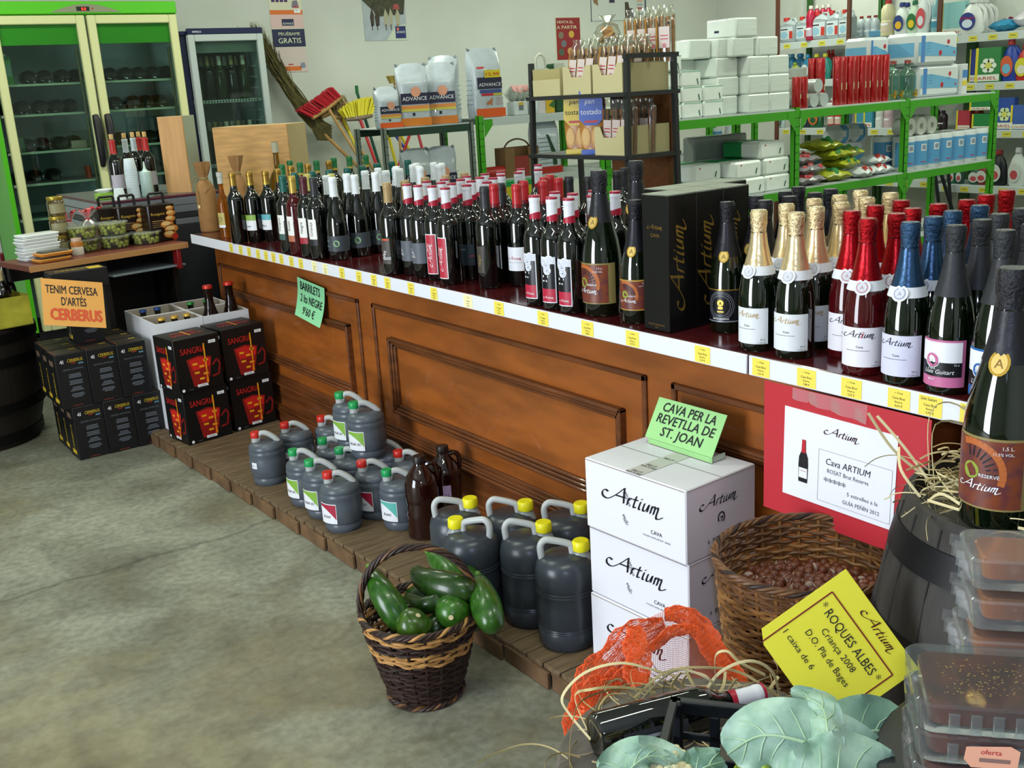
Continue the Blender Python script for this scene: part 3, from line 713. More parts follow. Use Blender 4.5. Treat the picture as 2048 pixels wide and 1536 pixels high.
# ---- five-litre jugs with yellow caps
GREY5 = mat('#363c42', .3, noise=.1, nscale=15); NECK = mat('#a4aaa8', .3, trans=.2)
jb = M().lathe([(0, .008), (.055, 0), (.07, .002), (.078, .014)]+[(.08, .05), (.0785, .053), (.08, .056), (.0785, .059), (.08, .062), (.0785, .065), (.08, .068), (.081, .12)]+[(.0795, .155), (.081, .159), (.0795, .163), (.081, .167), (.0795, .171), (.081, .175), (.0805, .21), (.075, .235), (.062, .25), (.045, .256), (0, .257)], GREY5, 32)
jh = M(); jh.tube(smooth_line([(-.06, 0, .246), (-.062, 0, .28), (-.05, 0, .296), (-.03, 0, .295), (.012, 0, .283), (.02, 0, .272), (.022, 0, .25)], 5), .0095, mat('#c8ccca', .35, trans=.2), 10)
jn = M().lathe([(.03, .238), (.024, .252), (.02, .262), (.02, .268)], NECK, 20, Matrix.Translation((.045, 0, 0)))
jc = M().lathe([(.0225, .264), (.0235, .266), (.0225, .288), (.02, .291), (0, .2905)], mat('#e6dc1c', .35), 24, Matrix.Translation((.045, 0, 0)), wob=lambda a, z: 1+.014*math.cos(20*a))
K5 = bake([('jug_body', jb), ('handle', jh), ('neck', jn), ('cap', jc)])
pos5 = []
for (px, rz, lb) in (((1150, 1072), 0, 'large yellow-capped dark jug in front beside the white cartons'), ((1035, 1037), 0, 'large yellow-capped dark jug beside the basket of courgettes'), ((1140, 997), 0, 'large yellow-capped dark jug in the second row against counter'), ((907, 1040), PI*.85, 'yellow-capped dark jug behind the basket handle, farthest left'), ((975, 1013), 0.2, 'yellow-capped jug mostly hidden behind a larger one, small yellow cap showing'), ((1066, 1012), -.1, 'yellow-capped jug at the counter with only its handle showing')):
    q = onz(px[0], px[1], DZ+.29); d = Matrix.Rotation(-YAW+rz, 3, 'Z') @ Vector((.045, 0, 0)); pos5.append([q.x-d.x, q.y-d.y, rz, lb])
for it in range(100):
    for i in range(len(pos5)):
        for j in range(i):
            a, c = pos5[i], pos5[j]; dx, dy = c[0]-a[0], c[1]-a[1]; d = math.hypot(dx, dy)
            if d < .166: s = (.166-d)/2/d; a[0] -= dx*s; a[1] -= dy*s; c[0] += dx*s; c[1] += dy*s
    for a in pos5: a[0] = min(1.71, max(1.44, a[0]))
    pos5[0][0] = min(1.545, pos5[0][0]); pos5[0][1] = min(2.12, pos5[0][1])
for a in pos5: place('wine_jug', K5, (a[0], a[1], DZ), a[3], 'jug', 'five-litre jugs with yellow caps', -YAW+a[2])
# ---- three white cartons
CARD = mat('#e4e4ea', .6); CARD2 = mat('#8d8076', .7)
A = onz(1172, 912, .614); B_ = onz(1375, 980, .614); ang = math.atan2(B_.y-A.y, B_.x-A.x)
ux = Vector((math.cos(ang), math.sin(ang), 0)); uy = Vector((-ux.y, ux.x, 0))      # ux: to the right along the front, uy: inwards
CL, CW, CH = .336, .245, .1845
for i in range(3):
    z = DZ+CH*i; b = M(); j = (-.004, .0, -.006)[i]
    b.box(0, 0, 0, CL, CW, CH-.0015, CARD, .003)
    T = plane((CL/2, -.0004, CH/2), (1, 0, 0), (0, 0, 1)); b.rect(-CL/2+.004, CH/2-.0055, CL/2-.004, CH/2-.0035, CARD2, T, .0004)
    b.logo(-.005, .005, .205, INK, T, .0006, nib=.15); b.text('CAVA', .075, -.045, .014, INK, T, .0006); b.text('COLLEGI CAVES ARTIUM · BAGES', .075, -.056, .006, INK, T, .0006)
    for (u, v, t) in ((-.02, .025, 'BRUT'), (-.024, .017, 'NATURE'), (-.03, -.035, 'BRUT'), (-.03, -.043, 'NAT')): b.text(t, u, v, .01, INK, T, .0008, rot=-.9)
    T = plane((CL+.0004, CW/2, CH/2), (0, 1, 0), (0, 0, 1)); b.rect(-CW/2+.004, CH/2-.0055, CW/2-.004, CH/2-.0035, CARD2, T, .0004)
    b.logo(-.01, .028, .135, INK, T, .0006, nib=.16); b.text('6  BOT.  75 CL', 0, -.062, .016, INK, T, .0006)
    b.line([(-.002+.011*math.cos(R(a)), -.008+.013*math.sin(R(a))) for a in range(-60, 240, 20)], .004, INK, T, .0006); b.line([(-.006, -.008), (.004, -.006), (-.004, -.018)], .003, INK, T, .0006)
    if i == 2:
        T = plane((CL/2, CW/2, CH-.0011), (1, 0, 0), (0, 1, 0)); b.rect(-.025, -CW/2, .025, CW/2, mat('#c9c9c4', .3), T, .0005)
        for (v, t) in ((-.11, 'BRUT'), (-.122, 'NATURE'), (-.06, 'BRUT'), (-.072, 'NATURE'), (0, 'BRUT')): b.text(t, 0, v, .013, INK, T, .0009)
        b.rect(-CL/2, -.001, CL/2, .001, CARD2, T, .0003)
    o = b.obj('carton', None, (A.x+ux.x*0+uy.x*j, A.y+uy.y*j, z), ang)
    tag(o, ('white carton with black script logo on the duckboard, lowest of three', 'white carton with black script logo, middle of the stack of three', 'white carton topped by the green card, uppermost of the stack')[i], 'carton', 'white cartons stacked by the counter')
# green folded card on top
GC = mat('#98cc84', .6, noise=.05, nscale=4)
p0 = onz(1290, 873, .629); p1 = onz(1424, 916, .629); q0 = onx(1372, 808, p0.x+.055); ex = (p1-p0); L = ex.length; ey = (q0-p0); H = .15
b = M(); T = plane(p0, ex, ey-ex*(ey.dot(ex)/ex.dot(ex)))
sk = (ey.dot(ex.normalized())); ly = (ey-ex*(ey.dot(ex)/ex.dot(ex))).length
b.add([tuple(T(u+sk*v/ly*0, v, w)) for (u, v, w) in ((0, 0, 0), (L, 0, 0), (L, ly, 0), (0, ly, 0), (0, 0, -.002), (L, 0, -.002), (L, ly, -.002), (0, ly, -.002))], [(0, 1, 2, 3), (7, 6, 5, 4), (0, 4, 5, 1), (1, 5, 6, 2), (2, 6, 7, 3), (3, 7, 4, 0)], GC)
for (t, v, wd) in (('CAVA PER LA', .70, .78), ('REVETLLA DE', .42, .84), ('ST. JOAN', .13, .6)): b.marker(t, L*.5, ly*v, ly*.31, INK, T, .0012, fit=L*wd, sh=.12)
n = (T(0, 0, -1)-T(0, 0, 0)); d = Vector((0, 0, -1)); ix = ex.normalized(); iy = Vector((-ix.y, ix.x, 0))
TT = lambda u, v, w=0: p0+ix*u+iy*v+Vector((0, 0, w))
b.box(.012, .0, -.014, L, .0015, -.001, GC, 0, TT); b.box(L-.006, 0, -.014, L-.004, .05, .0, mat('#b8c8b4', .6), 0, TT)
tag(b.obj('price_card'), 'green card with black handwriting leaning on the top white carton', 'sign')
# red poster hanging from the price rail
rp = M(); rp.box(1.729, 1.104, .553, 1.731, 1.516, .8515, mat('#b8222e', .5), 0)
po = tag(rp.obj('poster'), 'red poster with white printed sheet hanging below the price rail', 'poster')
ps = M(); Ty = lambda y: y
T = plane((1.7284, 1.46, .604), (0, -1, -.012), (0, -.02, 1)); W_, H_ = .283, .203
ps.box(0, 0, 0, W_, H_, .0012, mat('#e6e7ee', .55), 0, T)
def tt(*a, **k): ps.text(*a, **k)
DR = mat('#5a1420', .5); GY = mat('#5c5e66', .6)
ps.logo(.15, .165, .088, DR, T, .0022)
ps.line([(.095, .128), (.275, .128), (.275, .012), (.095, .012), (.095, .128)], .0006, GY, T, .0018)
ps.text('Cava ARTIUM', .113, .098, .021, INK, T, .002, 'l', sh=.15, fit=.11); ps.text('ROSAT Brut Reserva', .118, .08, .0135, GY, T, .002, 'l', fit=.103)
ps.text('*****', .11, .052, .024, INK, T, .002, 'l', fit=.056); ps.text('5 estrelles a la', .17, .042, .0125, GY, T, .002, 'l', fit=.075); ps.text('GUÍA PEÑÍN 2012', .16, .022, .0125, GY, T, .002, 'l', fit=.09)
bt = [(.0, 0), (.012, 0), (.013, .035), (.012, .05), (.006, .062), (.005, .085), (-.0, .085)]
bp_ = [(.055+x, .04+y*1.15) for x, y in bt]+[(.055-x, .04+y*1.15) for x, y in bt[::-1]]
ps.poly(bp_, mat('#141218', .4), T, .002); ps.poly([(.044, .05), (.066, .05), (.066, .073), (.044, .073)], WHT, T, .0024); ps.text('Artium', .055, .065, .005, RED, T, .0026, sh=.2)
ps.poly([(.0495, .108), (.0605, .108), (.0595, .138), (.0505, .138)], RED, T, .0024)
ps.obj('printed_sheet', po)
pk = M(); T = plane((1.7278, 1.435, .852), (0, -1, 0), (0, 0, -1))
pk.grid(14, 5, lambda a, v: (a*.19, v*(.024+.016*a), -.002-.004*math.sin(a*21)*v), mat('#e8c4cc', .12, trans=.6, alpha=.55), True, T); pk.obj('plastic_sleeve', po)
# green note on the panel
gn = M(); GN = mat('#8fd8a0', .6)
gA = Vector((1.828, 4.222, .772)); W_, H_ = .262, .162
fn = lambda u, v, w=0: (1.829-w-.03*((v/H_-1)**2)*(1+.3*u/W_), 4.222-u, .61+v-.02*u/W_+.008)
gn.grid(8, 10, lambda a, c: (a*W_, c*H_, 0), GN, True, fn); gn.grid(8, 10, lambda a, c: (a*W_, (1-c)*H_, -.0008), GN, True, fn)
gn.marker('BARRILETS', .125, .115, .05, INK, fn, .0014, fit=.19); gn.marker('2 lts NEGRE', .14, .066, .046, INK, fn, .0014, fit=.21); gn.marker("9'60 €", .13, .018, .044, INK, fn, .0014, fit=.12)
tag(gn.obj('paper_note'), 'pale green handwritten paper note taped to the counter panel', 'sign')
# ---- beer boxes
BB = mat('#101012', .45, noise=.2, nscale=30); BT = mat('#3b2f22', .5, noise=.4, nscale=9); GOLD = mat('#c8a92a', .5); LG = mat('#5e626a', .5); BLU = mat('#7fb4cc', .5)
S_, SH = .1325, .248
def beer_face(b, T):
    b.text('4I', -.048, .205, .024, WHT, T, .0006, 'l'); b.text('CERBERUS', .018, .208, .02, GOLD, T, .0006, fit=.066); b.rect(.0, .201, .02, .204, mat('#b83020', .5), T, .0006); b.text('BEER', .042, .194, .01, BLU, T, .0006)
    r2 = random.Random(5)
    b.text('CERVESA ARTESANA', .004, .172, .011, LG, T, .0006, fit=.09)
    for i in range(4):
        v = .15-i*.03
        for k in range(3): w_ = r2.uniform(.035, .06); b.rect(.008-w_/2, v-k*.007, .008+w_/2, v-k*.007+.004, LG, T, .0006)
    b.text('ARTESANA', 0, .006, .009, mat('#8a3a30', .5), T, .0006)
bx = M(); bx.box(-S_/2, 0, 0, S_/2, S_, SH-.001, BB, .002); beer_face(bx, plane((0, -.0004, 0), (1, 0, 0), (0, 0, 1)))
T = plane((-S_/2-.0004, S_/2, 0), (0, -1, 0), (0, 0, 1)); bx.text('CERBERUS', .02, .03, .03, GOLD, T, .0006, rot=PI/2, al='l', fit=.0) if 0 else bx.text('CERBERUS', .01, .1, .026, GOLD, T, .0006, rot=PI/2); bx.rect(-.03, .19, .03, .215, mat('#6e5a48', .5), T, .0006); bx.rect(-.03, .02, .03, .04, GOLD, T, .0006)
T = plane((0, S_/2, SH-.001), (1, 0, 0), (0, 1, 0)); bx.rect(-.055, -.055, .055, .05, BT, T, .0006); bx.rect(.02, .02, .05, .032, GOLD, T, .001); bx.rect(-.06, -.06, -.056, .06, mat('#8a4030', .5), T, .001)
KBX = bake([('carton', bx)])
nm = ['left', 'middle', 'right']
for row in range(3):
    for c in range(3):
        for lv in range(2):
            if row == 2 and lv == 0 and False: continue
            x = 1.02+c*(S_+.001)-(.035 if lv else 0); y = 4.84+row*(S_+.002)+(.0 if lv else .0)
            lb = 'black beer carton with yellow lettering, %s layer, %s column, %s' % ('upper' if lv else 'lower', nm[c], ('front row', 'second row back', 'third row back')[row])
            place('beer_carton', KBX, (x, y, lv*SH), lb, 'carton', 'black beer cartons on the floor', .04 if row == 0 else 0)
place('beer_carton', KBX, (1.12, 5.0, 2*SH), 'black beer carton standing upright right behind the orange sign', 'carton', 'black beer cartons on the floor')
# third level, flat, at the very top of the heap
bz = M(); bz.box(-.124, 0, 0, .124, S_, .085, BB, .002); T = plane((0, S_/2, .085), (1, 0, 0), (0, 1, 0)); bz.text('CERBERUS', 0, -.02, .04, GOLD, T, .0006); bz.rect(.05, -.05, .11, .03, GOLD, T, .0008)
tag(bz.obj('beer_carton', None, (1.12, 5.0, 3*SH)), 'black beer carton lying flat at the top of the heap behind the sign', 'carton', 'black beer cartons on the floor')
# orange sign
c0 = ony(88, 650, 4.86); c1 = ony(213, 656, 4.86); c2 = ony(80, 556, 4.98); ex = c1-c0; ey = c2-c0; ey = ey-ex.normalized()*ey.dot(ex.normalized())
W_, H_ = ex.length, ey.length; T = plane(c0, ex, ey); b = M(); OR = mat('#e0a04e', .6); b.box(0, 0, -.0015, W_, H_, 0, OR, 0, T)
b.marker('TENIM CERVESA', W_*.48, H_*.69, H_*.25, INK, T, .0008, fit=W_*.84); b.marker("D'ARTÉS", W_*.5, H_*.44, H_*.25, INK, T, .0008, fit=W_*.4); b.text('CERBERUS', W_*.53, H_*.13, H_*.34, mat('#d2502a', .6), T, .0008, fit=W_*.82)
[b.text('CERBERUS', W_*(.53+dx), H_*(.13+dy), H_*.34, mat('#d2502a', .6), T, .0009+.0001*i, fit=W_*.82) for i, (dx, dy) in enumerate(((.012, 0), (-.012, .0), (0, .012), (.006, -.012)))]
b.box(W_*.4, -.05, -.004, W_*.42, .02, -.0016, BLK, 0, T)
tag(b.obj('price_card'), 'orange card sign standing on the heap of black beer cartons', 'sign')
# ---- sangria boxes
SB = mat('#0d0c0c', .4); SR = mat('#c8201a', .5); SY = mat('#e8a018', .5); SDR = mat('#8a1410', .5)
def sang_face(b, T, w_):
    k = w_/.21
    b.text('SANGRIA', -.02*k, .17, .038, SR, T, .0006, fit=.115*k); b.rect(.028*k, .075, .034*k, .205, SY, T, .001); b.rect(.055*k, .2, .088*k, .214, WHT, T, .0006); b.text('1,5 L', .071*k, .203, .01, INK, T, .001)
    b.poly([(-.055*k, .145), (-.035*k, .02), (.02*k, .012), (.045*k, .06), (.06*k, .14), (.0, .155)], SDR, T, .0006); b.poly([(-.045*k, .14), (-.03*k, .09), (.05*k, .1), (.055*k, .135), (0, .147)], SR, T, .0008)
    for (u, v) in ((-.03, .115), (.0, .1), (-.025, .075), (.015, .065), (-.005, .045), (.02, .125)): b.rect(u*k, v, (u+.022)*k, v+.009, SY, T, .001)
    b.line([(.06*k, .1), (.085*k, .125), (.095*k, .1), (.085*k, .055), (.055*k, .05)], .008, SDR, T, .0008); b.poly([(.03*k, .1), (.036*k, .03), (.028*k, .02), (.024*k, .03)], mat('#e87818', .5), T, .0012)
    b.rect(-.02*k, .014, .03*k, .026, WHT, T, .0012); b.text('LICOR', .005*k, .016, .01, INK, T, .0014); b.disc(-.085*k, .012, .007, WHT, T, .0006); b.text('Sangria', -.05*k, .009, .008, LG, T, .0006)
sx = M(); SW, SD, SHH = .215, .2, .242
sx.box(0, 0, 0, SW, SD, SHH-.001, SB, .002); sang_face(sx, plane((SW/2, -.0004, 0), (1, 0, 0), (0, 0, 1)), SW); sang_face(sx, plane((-.0004, SD/2, 0), (0, -1, 0), (0, 0, 1)), SD)
T = plane((SW/2, SD/2, SHH-.001), (1, 0, 0), (0, 1, 0)); sx.text('SANGRIA', 0, -.03, .04, SR, T, .0006, fit=.15); sx.rect(-.06, .02, .06, .04, SDR, T, .0006); sx.line([(0, -.05), (.004, .06)], .006, SY, T, .0008)
KS = bake([('carton', sx)])
for i, (x, y, rz) in enumerate(((1.345, 4.49, .12), (1.577, 4.53, .12))):
    for lv in range(2): place('sangria_carton', KS, (x-(.012 if lv else 0), y-.01*lv, DZ+lv*SHH), 'black sangria carton with red lettering, %s stack, %s' % (('left', 'right')[i], ('lower one', 'upper one')[lv]), 'carton', 'black sangria cartons', rz)
# ---- white bottle cartons behind
WC = mat('#d8d8dc', .6); WCI = mat('#a89c8c', .7)
def open_carton(w_, d_, h_):
    b = M(); t = .004
    b.box(0, 0, 0, w_, d_, .004, WC); 
    b.box(0, 0, .004, w_, t, h_, WC); b.box(0, d_-t, .004, w_, d_, h_, WC); b.box(0, t, .004, t, d_-t, h_, WC); b.box(w_-t, t, .004, w_, d_-t, h_, WC)
    for (x0, y0, x1, y1) in ((t, t, w_-t, t+.001), (t, d_-t-.001, w_-t, d_-t), (t, t, t+.001, d_-t), (w_-t-.001, t, w_-t, d_-t)): b.box(x0, y0, .05, x1, y1, h_-.003, WCI)
    return b
beer = P_bord(.24, .03)
def beerkind(capc, glass=G_DK): 
    p = [(0, .005), (.022, 0), (.03, .004), (.03, .12), (.028, .14), (.018, .17), (.013, .19), (.0125, .225), (.0135, .228), (.0135, .236), (0, .238)]
    return bake([('glass_body', M().lathe(p, glass, 18)), ('crown_cap', M().lathe([(.015, .231), (.0152, .236), (.0135, .2405), (0, .2412)], mat(capc, .35, .3), 18))])
KBe = {'gold': beerkind('#c8a040'), 'blue': beerkind('#2a4a8a'), 'green': beerkind('#2c8a3c'), 'red': beerkind('#c03022', mat('#150705', .05))}
cw, cdp = .222, .24
rot = .03
for i in range(2):
    for j in range(2):
        x = 1.352+i*(cw+.002); y = 4.765+j*(cdp+.002); nm_ = ('left', 'right')[i]+' '+('front', 'back')[j]
        lo = M(); lo.box(0, 0, 0, cw, cdp, .25, WC, .002); tag(lo.obj('white_carton', None, (x, y, DZ)), 'closed white carton under the open bottle cartons, '+nm_, 'carton', 'closed white cartons')
        hh = .262
        tag(open_carton(cw, cdp, hh).obj('bottle_carton', None, (x, y, DZ+.25)), 'open white carton of beer bottles behind the sangria, '+nm_, 'carton', 'open white bottle cartons')
        kk = (('gold', 'blue'), ('red', 'green'))[i][j]; 
        spots = [(.05, .06), (.11, .06), (.17, .06)] if kk == 'gold' else [(.05, .1), (.12, .1)] if kk == 'blue' else [(.06, .1), (.14, .1)] if kk == 'green' else [(.06, .06), (.165, .07)]
        for n_, (dx, dy) in enumerate(spots):
            zz = DZ+.2545; lbl = {'gold': 'beer bottle with gold crown cap in the front left white carton, ', 'blue': 'beer bottle with blue cap in the back left white carton, ', 'green': 'bottle with green cap in the back right white carton, ', 'red': 'tall dark brown bottle with red cap rising from the white carton, '}[kk]
            place('beer_bottle', KBe[kk], (x+dx, y+dy, zz), lbl+(('left', 'right') if len(spots) == 2 else ('left', 'middle', 'right'))[n_], 'bottle', 'bottles in the white cartons', 0, None, (1.15, 1.15, 1.13) if kk != 'red' else (1.55, 1.55, 1.62))
# ---- dark cask at the left edge with a yellow bin of bottles
CK = mat('#1a120c', .55, noise=.4, nscale=6, stretch=(8, 8, 1), bump=.2); HOOP = mat('#0e0d0d', .5, .6)
cask = empty('cask', (.64, 5.56, 0), 'big dark wooden cask at the left edge of the shop', 'barrel')
M().lathe([(0, .0), (.29, 0), (.33, .15), (.352, .3), (.352, .45), (.345, .565), (.335, .57), (.33, .573), (0, .573)], CK, 40).obj('staves', cask)
for z, r_ in ((.05, .31), (.2, .343), (.42, .355), (.53, .353)): M().lathe([(r_-.004, z-.022), (r_+.004, z-.022), (r_+.004, z+.022), (r_-.004, z+.022)], HOOP, 40).obj('hoop', cask)
YB = mat('#a8a032', .5, noise=.3, nscale=8)
b = M()
for (x0, y0, x1, y1) in ((-.13, -.09, .13, -.086), (-.13, .086, .13, .09), (-.13, -.086, -.126, .086), (.126, -.086, .13, .086)): b.box(x0, y0, 0, x1, y1, .14, YB)
b.box(-.13, -.09, 0, .13, .09, .004, YB)
tag(b.obj('cardboard_bin', None, (.80, 5.35, .574), .15), 'yellow cardboard bin of bottles on the dark cask', 'bin')
gg = P_cava(.3, .04)
kk = wine(PB, G_DK, [cap(PB, '#b8a878', .256, .317, .35, .3)])
for i, (dx, dy, t) in enumerate(((-.05, 0, 'left'), (.05, .02, 'right'))): place('wine_bottle', kk, (.80+dx, 5.35+dy, .5785), 'dark bottle with pale cap standing in the yellow bin, '+t, 'bottle', 'bottles in the yellow bin', 0, None, (1, 1, .8))
l, T = lab(.0435, .05, .14, .09, mat('#3f9a2a', .5)); kg = wine(PC, G_DK, [foil(PC, .25, .315, mat('#5a1418', .4), .001)], [l])
place('wine_bottle', kg, (.90, 5.56, .5735), 'dark bottle with green label on the cask behind the orange sign', 'bottle', None, -.4)
l, T = lab(.0435, .05, .14, .02, mat('#b0a030', .5)); kg = wine(PC, G_DK, [foil(PC, .25, .315, mat('#101012', .4), .001)], [l])
place('wine_bottle', kg, (.78, 5.56, .5735), 'dark bottle with narrow yellow stripe label on the cask', 'bottle', None, -.4)
# ================================================================ wicker
WDK = mat('#2e1a12', .55, noise=.4, nscale=40); WTN = mat('#b8884c', .55, noise=.3, nscale=40); WBR = mat('#6a4626', .5, noise=.35, nscale=40); WLT = mat('#8e6130', .5, noise=.3, nscale=40)
def wicker(prof, rows, colf, stakes, rs, n=56, sq=(1, 1), parent=None, tilt=None):
    b = M(); z0, z1 = prof[0][1], prof[-1][1]; r2 = random.Random(3)
    def rad(z):
        return pr(prof, z)
    for i in range(rows):
        z = z0+(z1-z0)*(i+.5)/rows; ph = (i % 2)*PI; k = stakes
        pts = []
        for q in range(n*2):
            a = 2*PI*q/(n*2); rr = rad(z)+rs*.75*math.sin(a*k/2+ph)
            zz = z+rs*.5*math.sin(a*3+i)+(tilt(a, z) if tilt else 0)+rs*.35*math.sin(a*k/2*2+i*2)
            pts.append((rr*math.cos(a)*sq[0], rr*math.sin(a)*sq[1], zz))
        b.tube(pts, rs, colf(i, rows), 6, True)
    for q in range(stakes):
        a = 2*PI*(q+.5)/stakes; pts = []
        for t in range(7):
            z = z0+(z1-z0)*t/6; pts.append((rad(z)*math.cos(a)*sq[0], rad(z)*math.sin(a)*sq[1], z+(tilt(a, z) if tilt else 0)))
        b.tube(pts, rs*.95, colf(0, rows), 6)
    b.lathe([(0, z0+.004), (rad(z0)*.98, z0+.004), (rad(z0)*.98, z0), (0, z0)], colf(0, rows), 24, sq=sq)
    return b
def braid(fn, n, r_, amp, strands, m, closed=True, turns=10):
    b = M()
    for s_ in range(strands):
        pts = []
        for i in range(n if closed else n+1):
            t = i/n; p, nn, bb = fn(t); a = 2*PI*(turns*t+s_/strands); pts.append(Vector(p)+Vector(nn)*amp*math.cos(a)+Vector(bb)*amp*math.sin(a))
        b.tube(pts, r_, m[s_ % len(m)], 6, closed)
    return b
BKX, BKY = 1.165, 2.16
bk = empty('wicker_basket', (BKX, BKY, 0), 'two-tone wicker basket with arched handle full of courgettes on the floor', 'basket', None, -YAW)
bp2 = [(.09, .012), (.108, .07), (.124, .13), (.139, .19), (.146, .232)]
def colb(i, n): t = i/n; return WTN if .86 < t < .93 or .58 < t < .72 else WDK
wicker(bp2, 24, colb, 20, .0046).obj('woven_body', bk)
braid(lambda t: ((.147*math.cos(2*PI*t), .147*math.sin(2*PI*t), .236), (math.cos(2*PI*t), math.sin(2*PI*t), 0), (0, 0, 1)), 110, .0045, .0055, 4, [WDK, WDK, WTN, WDK], True, 14).obj('rim', bk)
braid(lambda t: ((.096*math.cos(2*PI*t), .096*math.sin(2*PI*t), .009), (math.cos(2*PI*t), math.sin(2*PI*t), 0), (0, 0, 1)), 90, .0045, .0045, 3, [WDK, WBR], True, 12).obj('foot_braid', bk)
braid(lambda t: ((-.149*math.cos(PI*t), 0, .235+.175*math.sin(PI*t)**.85), (-math.cos(PI*t), 0, math.sin(PI*t)), (0, 1, 0)), 60, .0042, .0062, 5, [WDK, WDK, WBR], False, 4).obj('handle', bk)
b = M(); bt_ = smooth_line([(.15, -.01, .232), (.16, -.03, .215), (.168, -.02, .2), (.178, -.035, .19)], 4)
for k in range(5): b.tube([(p.x+rnd.uniform(-.006, .006), p.y-.01*k+.02, p.z+rnd.uniform(-.005, .005)) for p in bt_], .003, mat('#c8b078', .6), 5)
b.obj('raffia_tie', bk)
# courgettes
def courg_mat(c1, c2):
    return mat(c1, .28, noise=.0, nscale=55, col2=c2, bump=.08, coat=.15)
CG = [courg_mat('#2f5a16', '#1d4410'), courg_mat('#24420f', '#16300c'), courg_mat('#3a6a1c', '#224c12')]
STEM = mat('#c8b890', .6); STEMG = mat('#4f7a24', .5)
def courgette(pts, r0, m, lb, stem='cut', fat=1.0):
    r0 *= 1.22; pts = [(p[0]*(1.5-p[2]-.022)/(1.5-p[2]), p[1]*(1.5-p[2]-.022)/(1.5-p[2]), p[2]+.022) for p in pts]
    P = smooth_line(pts, 6); N = len(P); o = P[N//2].copy(); rs = []
    for i in range(N):
        t = i/(N-1); e = math.sin(PI*min(1, max(0, t)))**.42 if 0 < t < 1 else .12
        rs.append(max(.004, r0*e*(.82+.3*t*fat)))
    e = empty('courgette', o, lb, 'courgette', 'courgettes in the wicker basket')
    b = M(); vs = [p-o for p in P]
    # faceted skin
    b.tube(vs, rs, m, 14); b.obj('fruit', e)
    end = vs[-1] if stem != 'start' else vs[0]; d = (vs[-1]-vs[-2]).normalized() if stem != 'start' else (vs[0]-vs[1]).normalized()
    s = M()
    if stem == 'cut': s.tube([end-d*.004, end+d*.0015], .0065, STEM, 10); s.obj('stem_scar', e)
    else: s.tube([end-d*.006, end+d*.012, end+d*.025], [.012, .009, .0075], STEMG, 8); s.obj('stem', e)
def oz(px, z): q = onz(px[0], px[1], z); return (q.x, q.y, q.z)
courgette([oz((742, 1142), .30), oz((762, 1180), .28), oz((790, 1225), .235), oz((808, 1262), .19)], .031, CG[0], 'long bright green courgette leaning over the left rim of basket', 'start')
courgette([oz((828, 1140), .27), oz((850, 1160), .27), oz((890, 1172), .27), oz((925, 1182), .265), oz((946, 1198), .25)], .034, CG[1], 'long dark courgette lying across the top of the basket', 'cut')
courgette([oz((858, 1104), .25), oz((880, 1125), .235), oz((905, 1155), .215), oz((918, 1175), .195)], .027, CG[2], 'lighter green courgette standing at the back below the handle', 'start')
courgette([oz((925, 1128), .22), oz((938, 1150), .20), oz((945, 1175), .17)], .022, CG[2], 'small courgette tip at back right beside the handle', 'start')
courgette([oz((812, 1190), .21), oz((845, 1210), .225), oz((880, 1200), .24), oz((905, 1186), .25)], .021, CG[1], 'small courgette with a ridged green stem end in the middle', 'stem')
courgette([oz((842, 1275), .155), oz((832, 1262), .195), oz((828, 1246), .222), oz((836, 1231), .245)], .036, courg_mat('#3c5c16', '#27420f'), 'end-on courgette with pale stem scar, front left', 'cut', 1.3)
courgette([oz((912, 1190), .19), oz((908, 1212), .215), oz((902, 1235), .232)], .038, courg_mat('#3a6a1e', '#295214'), 'round-ended courgette with brown blossom scar, front right', 'cut', 1.3)
courgette([oz((957, 1155), .255), oz((966, 1190), .25), oz((976, 1225), .238), oz((990, 1262), .215)], .033, CG[0], 'courgette hanging over the right rim of the basket', 'start')
courgette([oz((855, 1275), .15), oz((872, 1258), .18), oz((880, 1235), .19)], .026, CG[1], 'dark courgette low between the two end-on courgettes', 'cut')
courgette([oz((815, 1190), .17), oz((850, 1195), .2), oz((900, 1210), .19)], .03, CG[1], 'dull green courgette half buried in the middle of the heap', 'cut')
courgette([oz((945, 1170), .18), oz((948, 1215), .18), oz((940, 1260), .16)], .028, CG[1], 'shadowed courgette below the one hanging over the rim', 'cut')
# hazelnut basket
HX, HY = 1.585, 1.27
hb = empty('wicker_basket', (HX, HY, DZ), 'tall brown wicker basket of hazelnuts beside the white cartons', 'basket', None, -YAW)
hp = [(.125, .008), (.138, .15), (.153, .3), (.166, .43), (.172, .5)]
tl = lambda a, z: .016*math.sin(a)*(z/.5)**2
def colh(i, n): return (WLT, WBR, WLT)[i % 3] if i/n < .9 else WBR
wicker(hp, 58, colh, 28, .0044, 62, (1.08, .86), None, tl).obj('woven_body', hb)
braid(lambda t: ((.175*1.08*math.cos(2*PI*t), .175*.86*math.sin(2*PI*t), .505+tl(2*PI*t, .505)), (math.cos(2*PI*t), math.sin(2*PI*t), 0), (0, 0, 1)), 120, .0042, .005, 4, [WBR, WDK, WBR], True, 14).obj('rim', hb)
lin_ = M().lathe([(0, .415), (.1, .42), (.155, .40)], mat('#3a2416', .8), 24, sq=(1.06, .84)); tag(lin_.obj('hazelnut_bed', None, (HX, HY, DZ), -YAW), 'brown bed of hazelnuts filling the tall basket beneath the top layer', 'hazelnuts', None, 'stuff')
nutm = mat('#6a371e', .38, noise=.3, nscale=60); nb_ = M(); nb_.lathe([(0, -.0088), (.005, -.0078), (.0085, -.003), (.0088, .002), (.006, .0075), (.002, .0098), (0, .0102)], nutm, 10); nb_.lathe([(0, -.0094), (.0053, -.0082), (.0079, -.005), (.0089, -.0022)], mat('#a48c7c', .7), 10)
nme = nb_.mesh('hazelnut')
r3 = random.Random(11); got = []
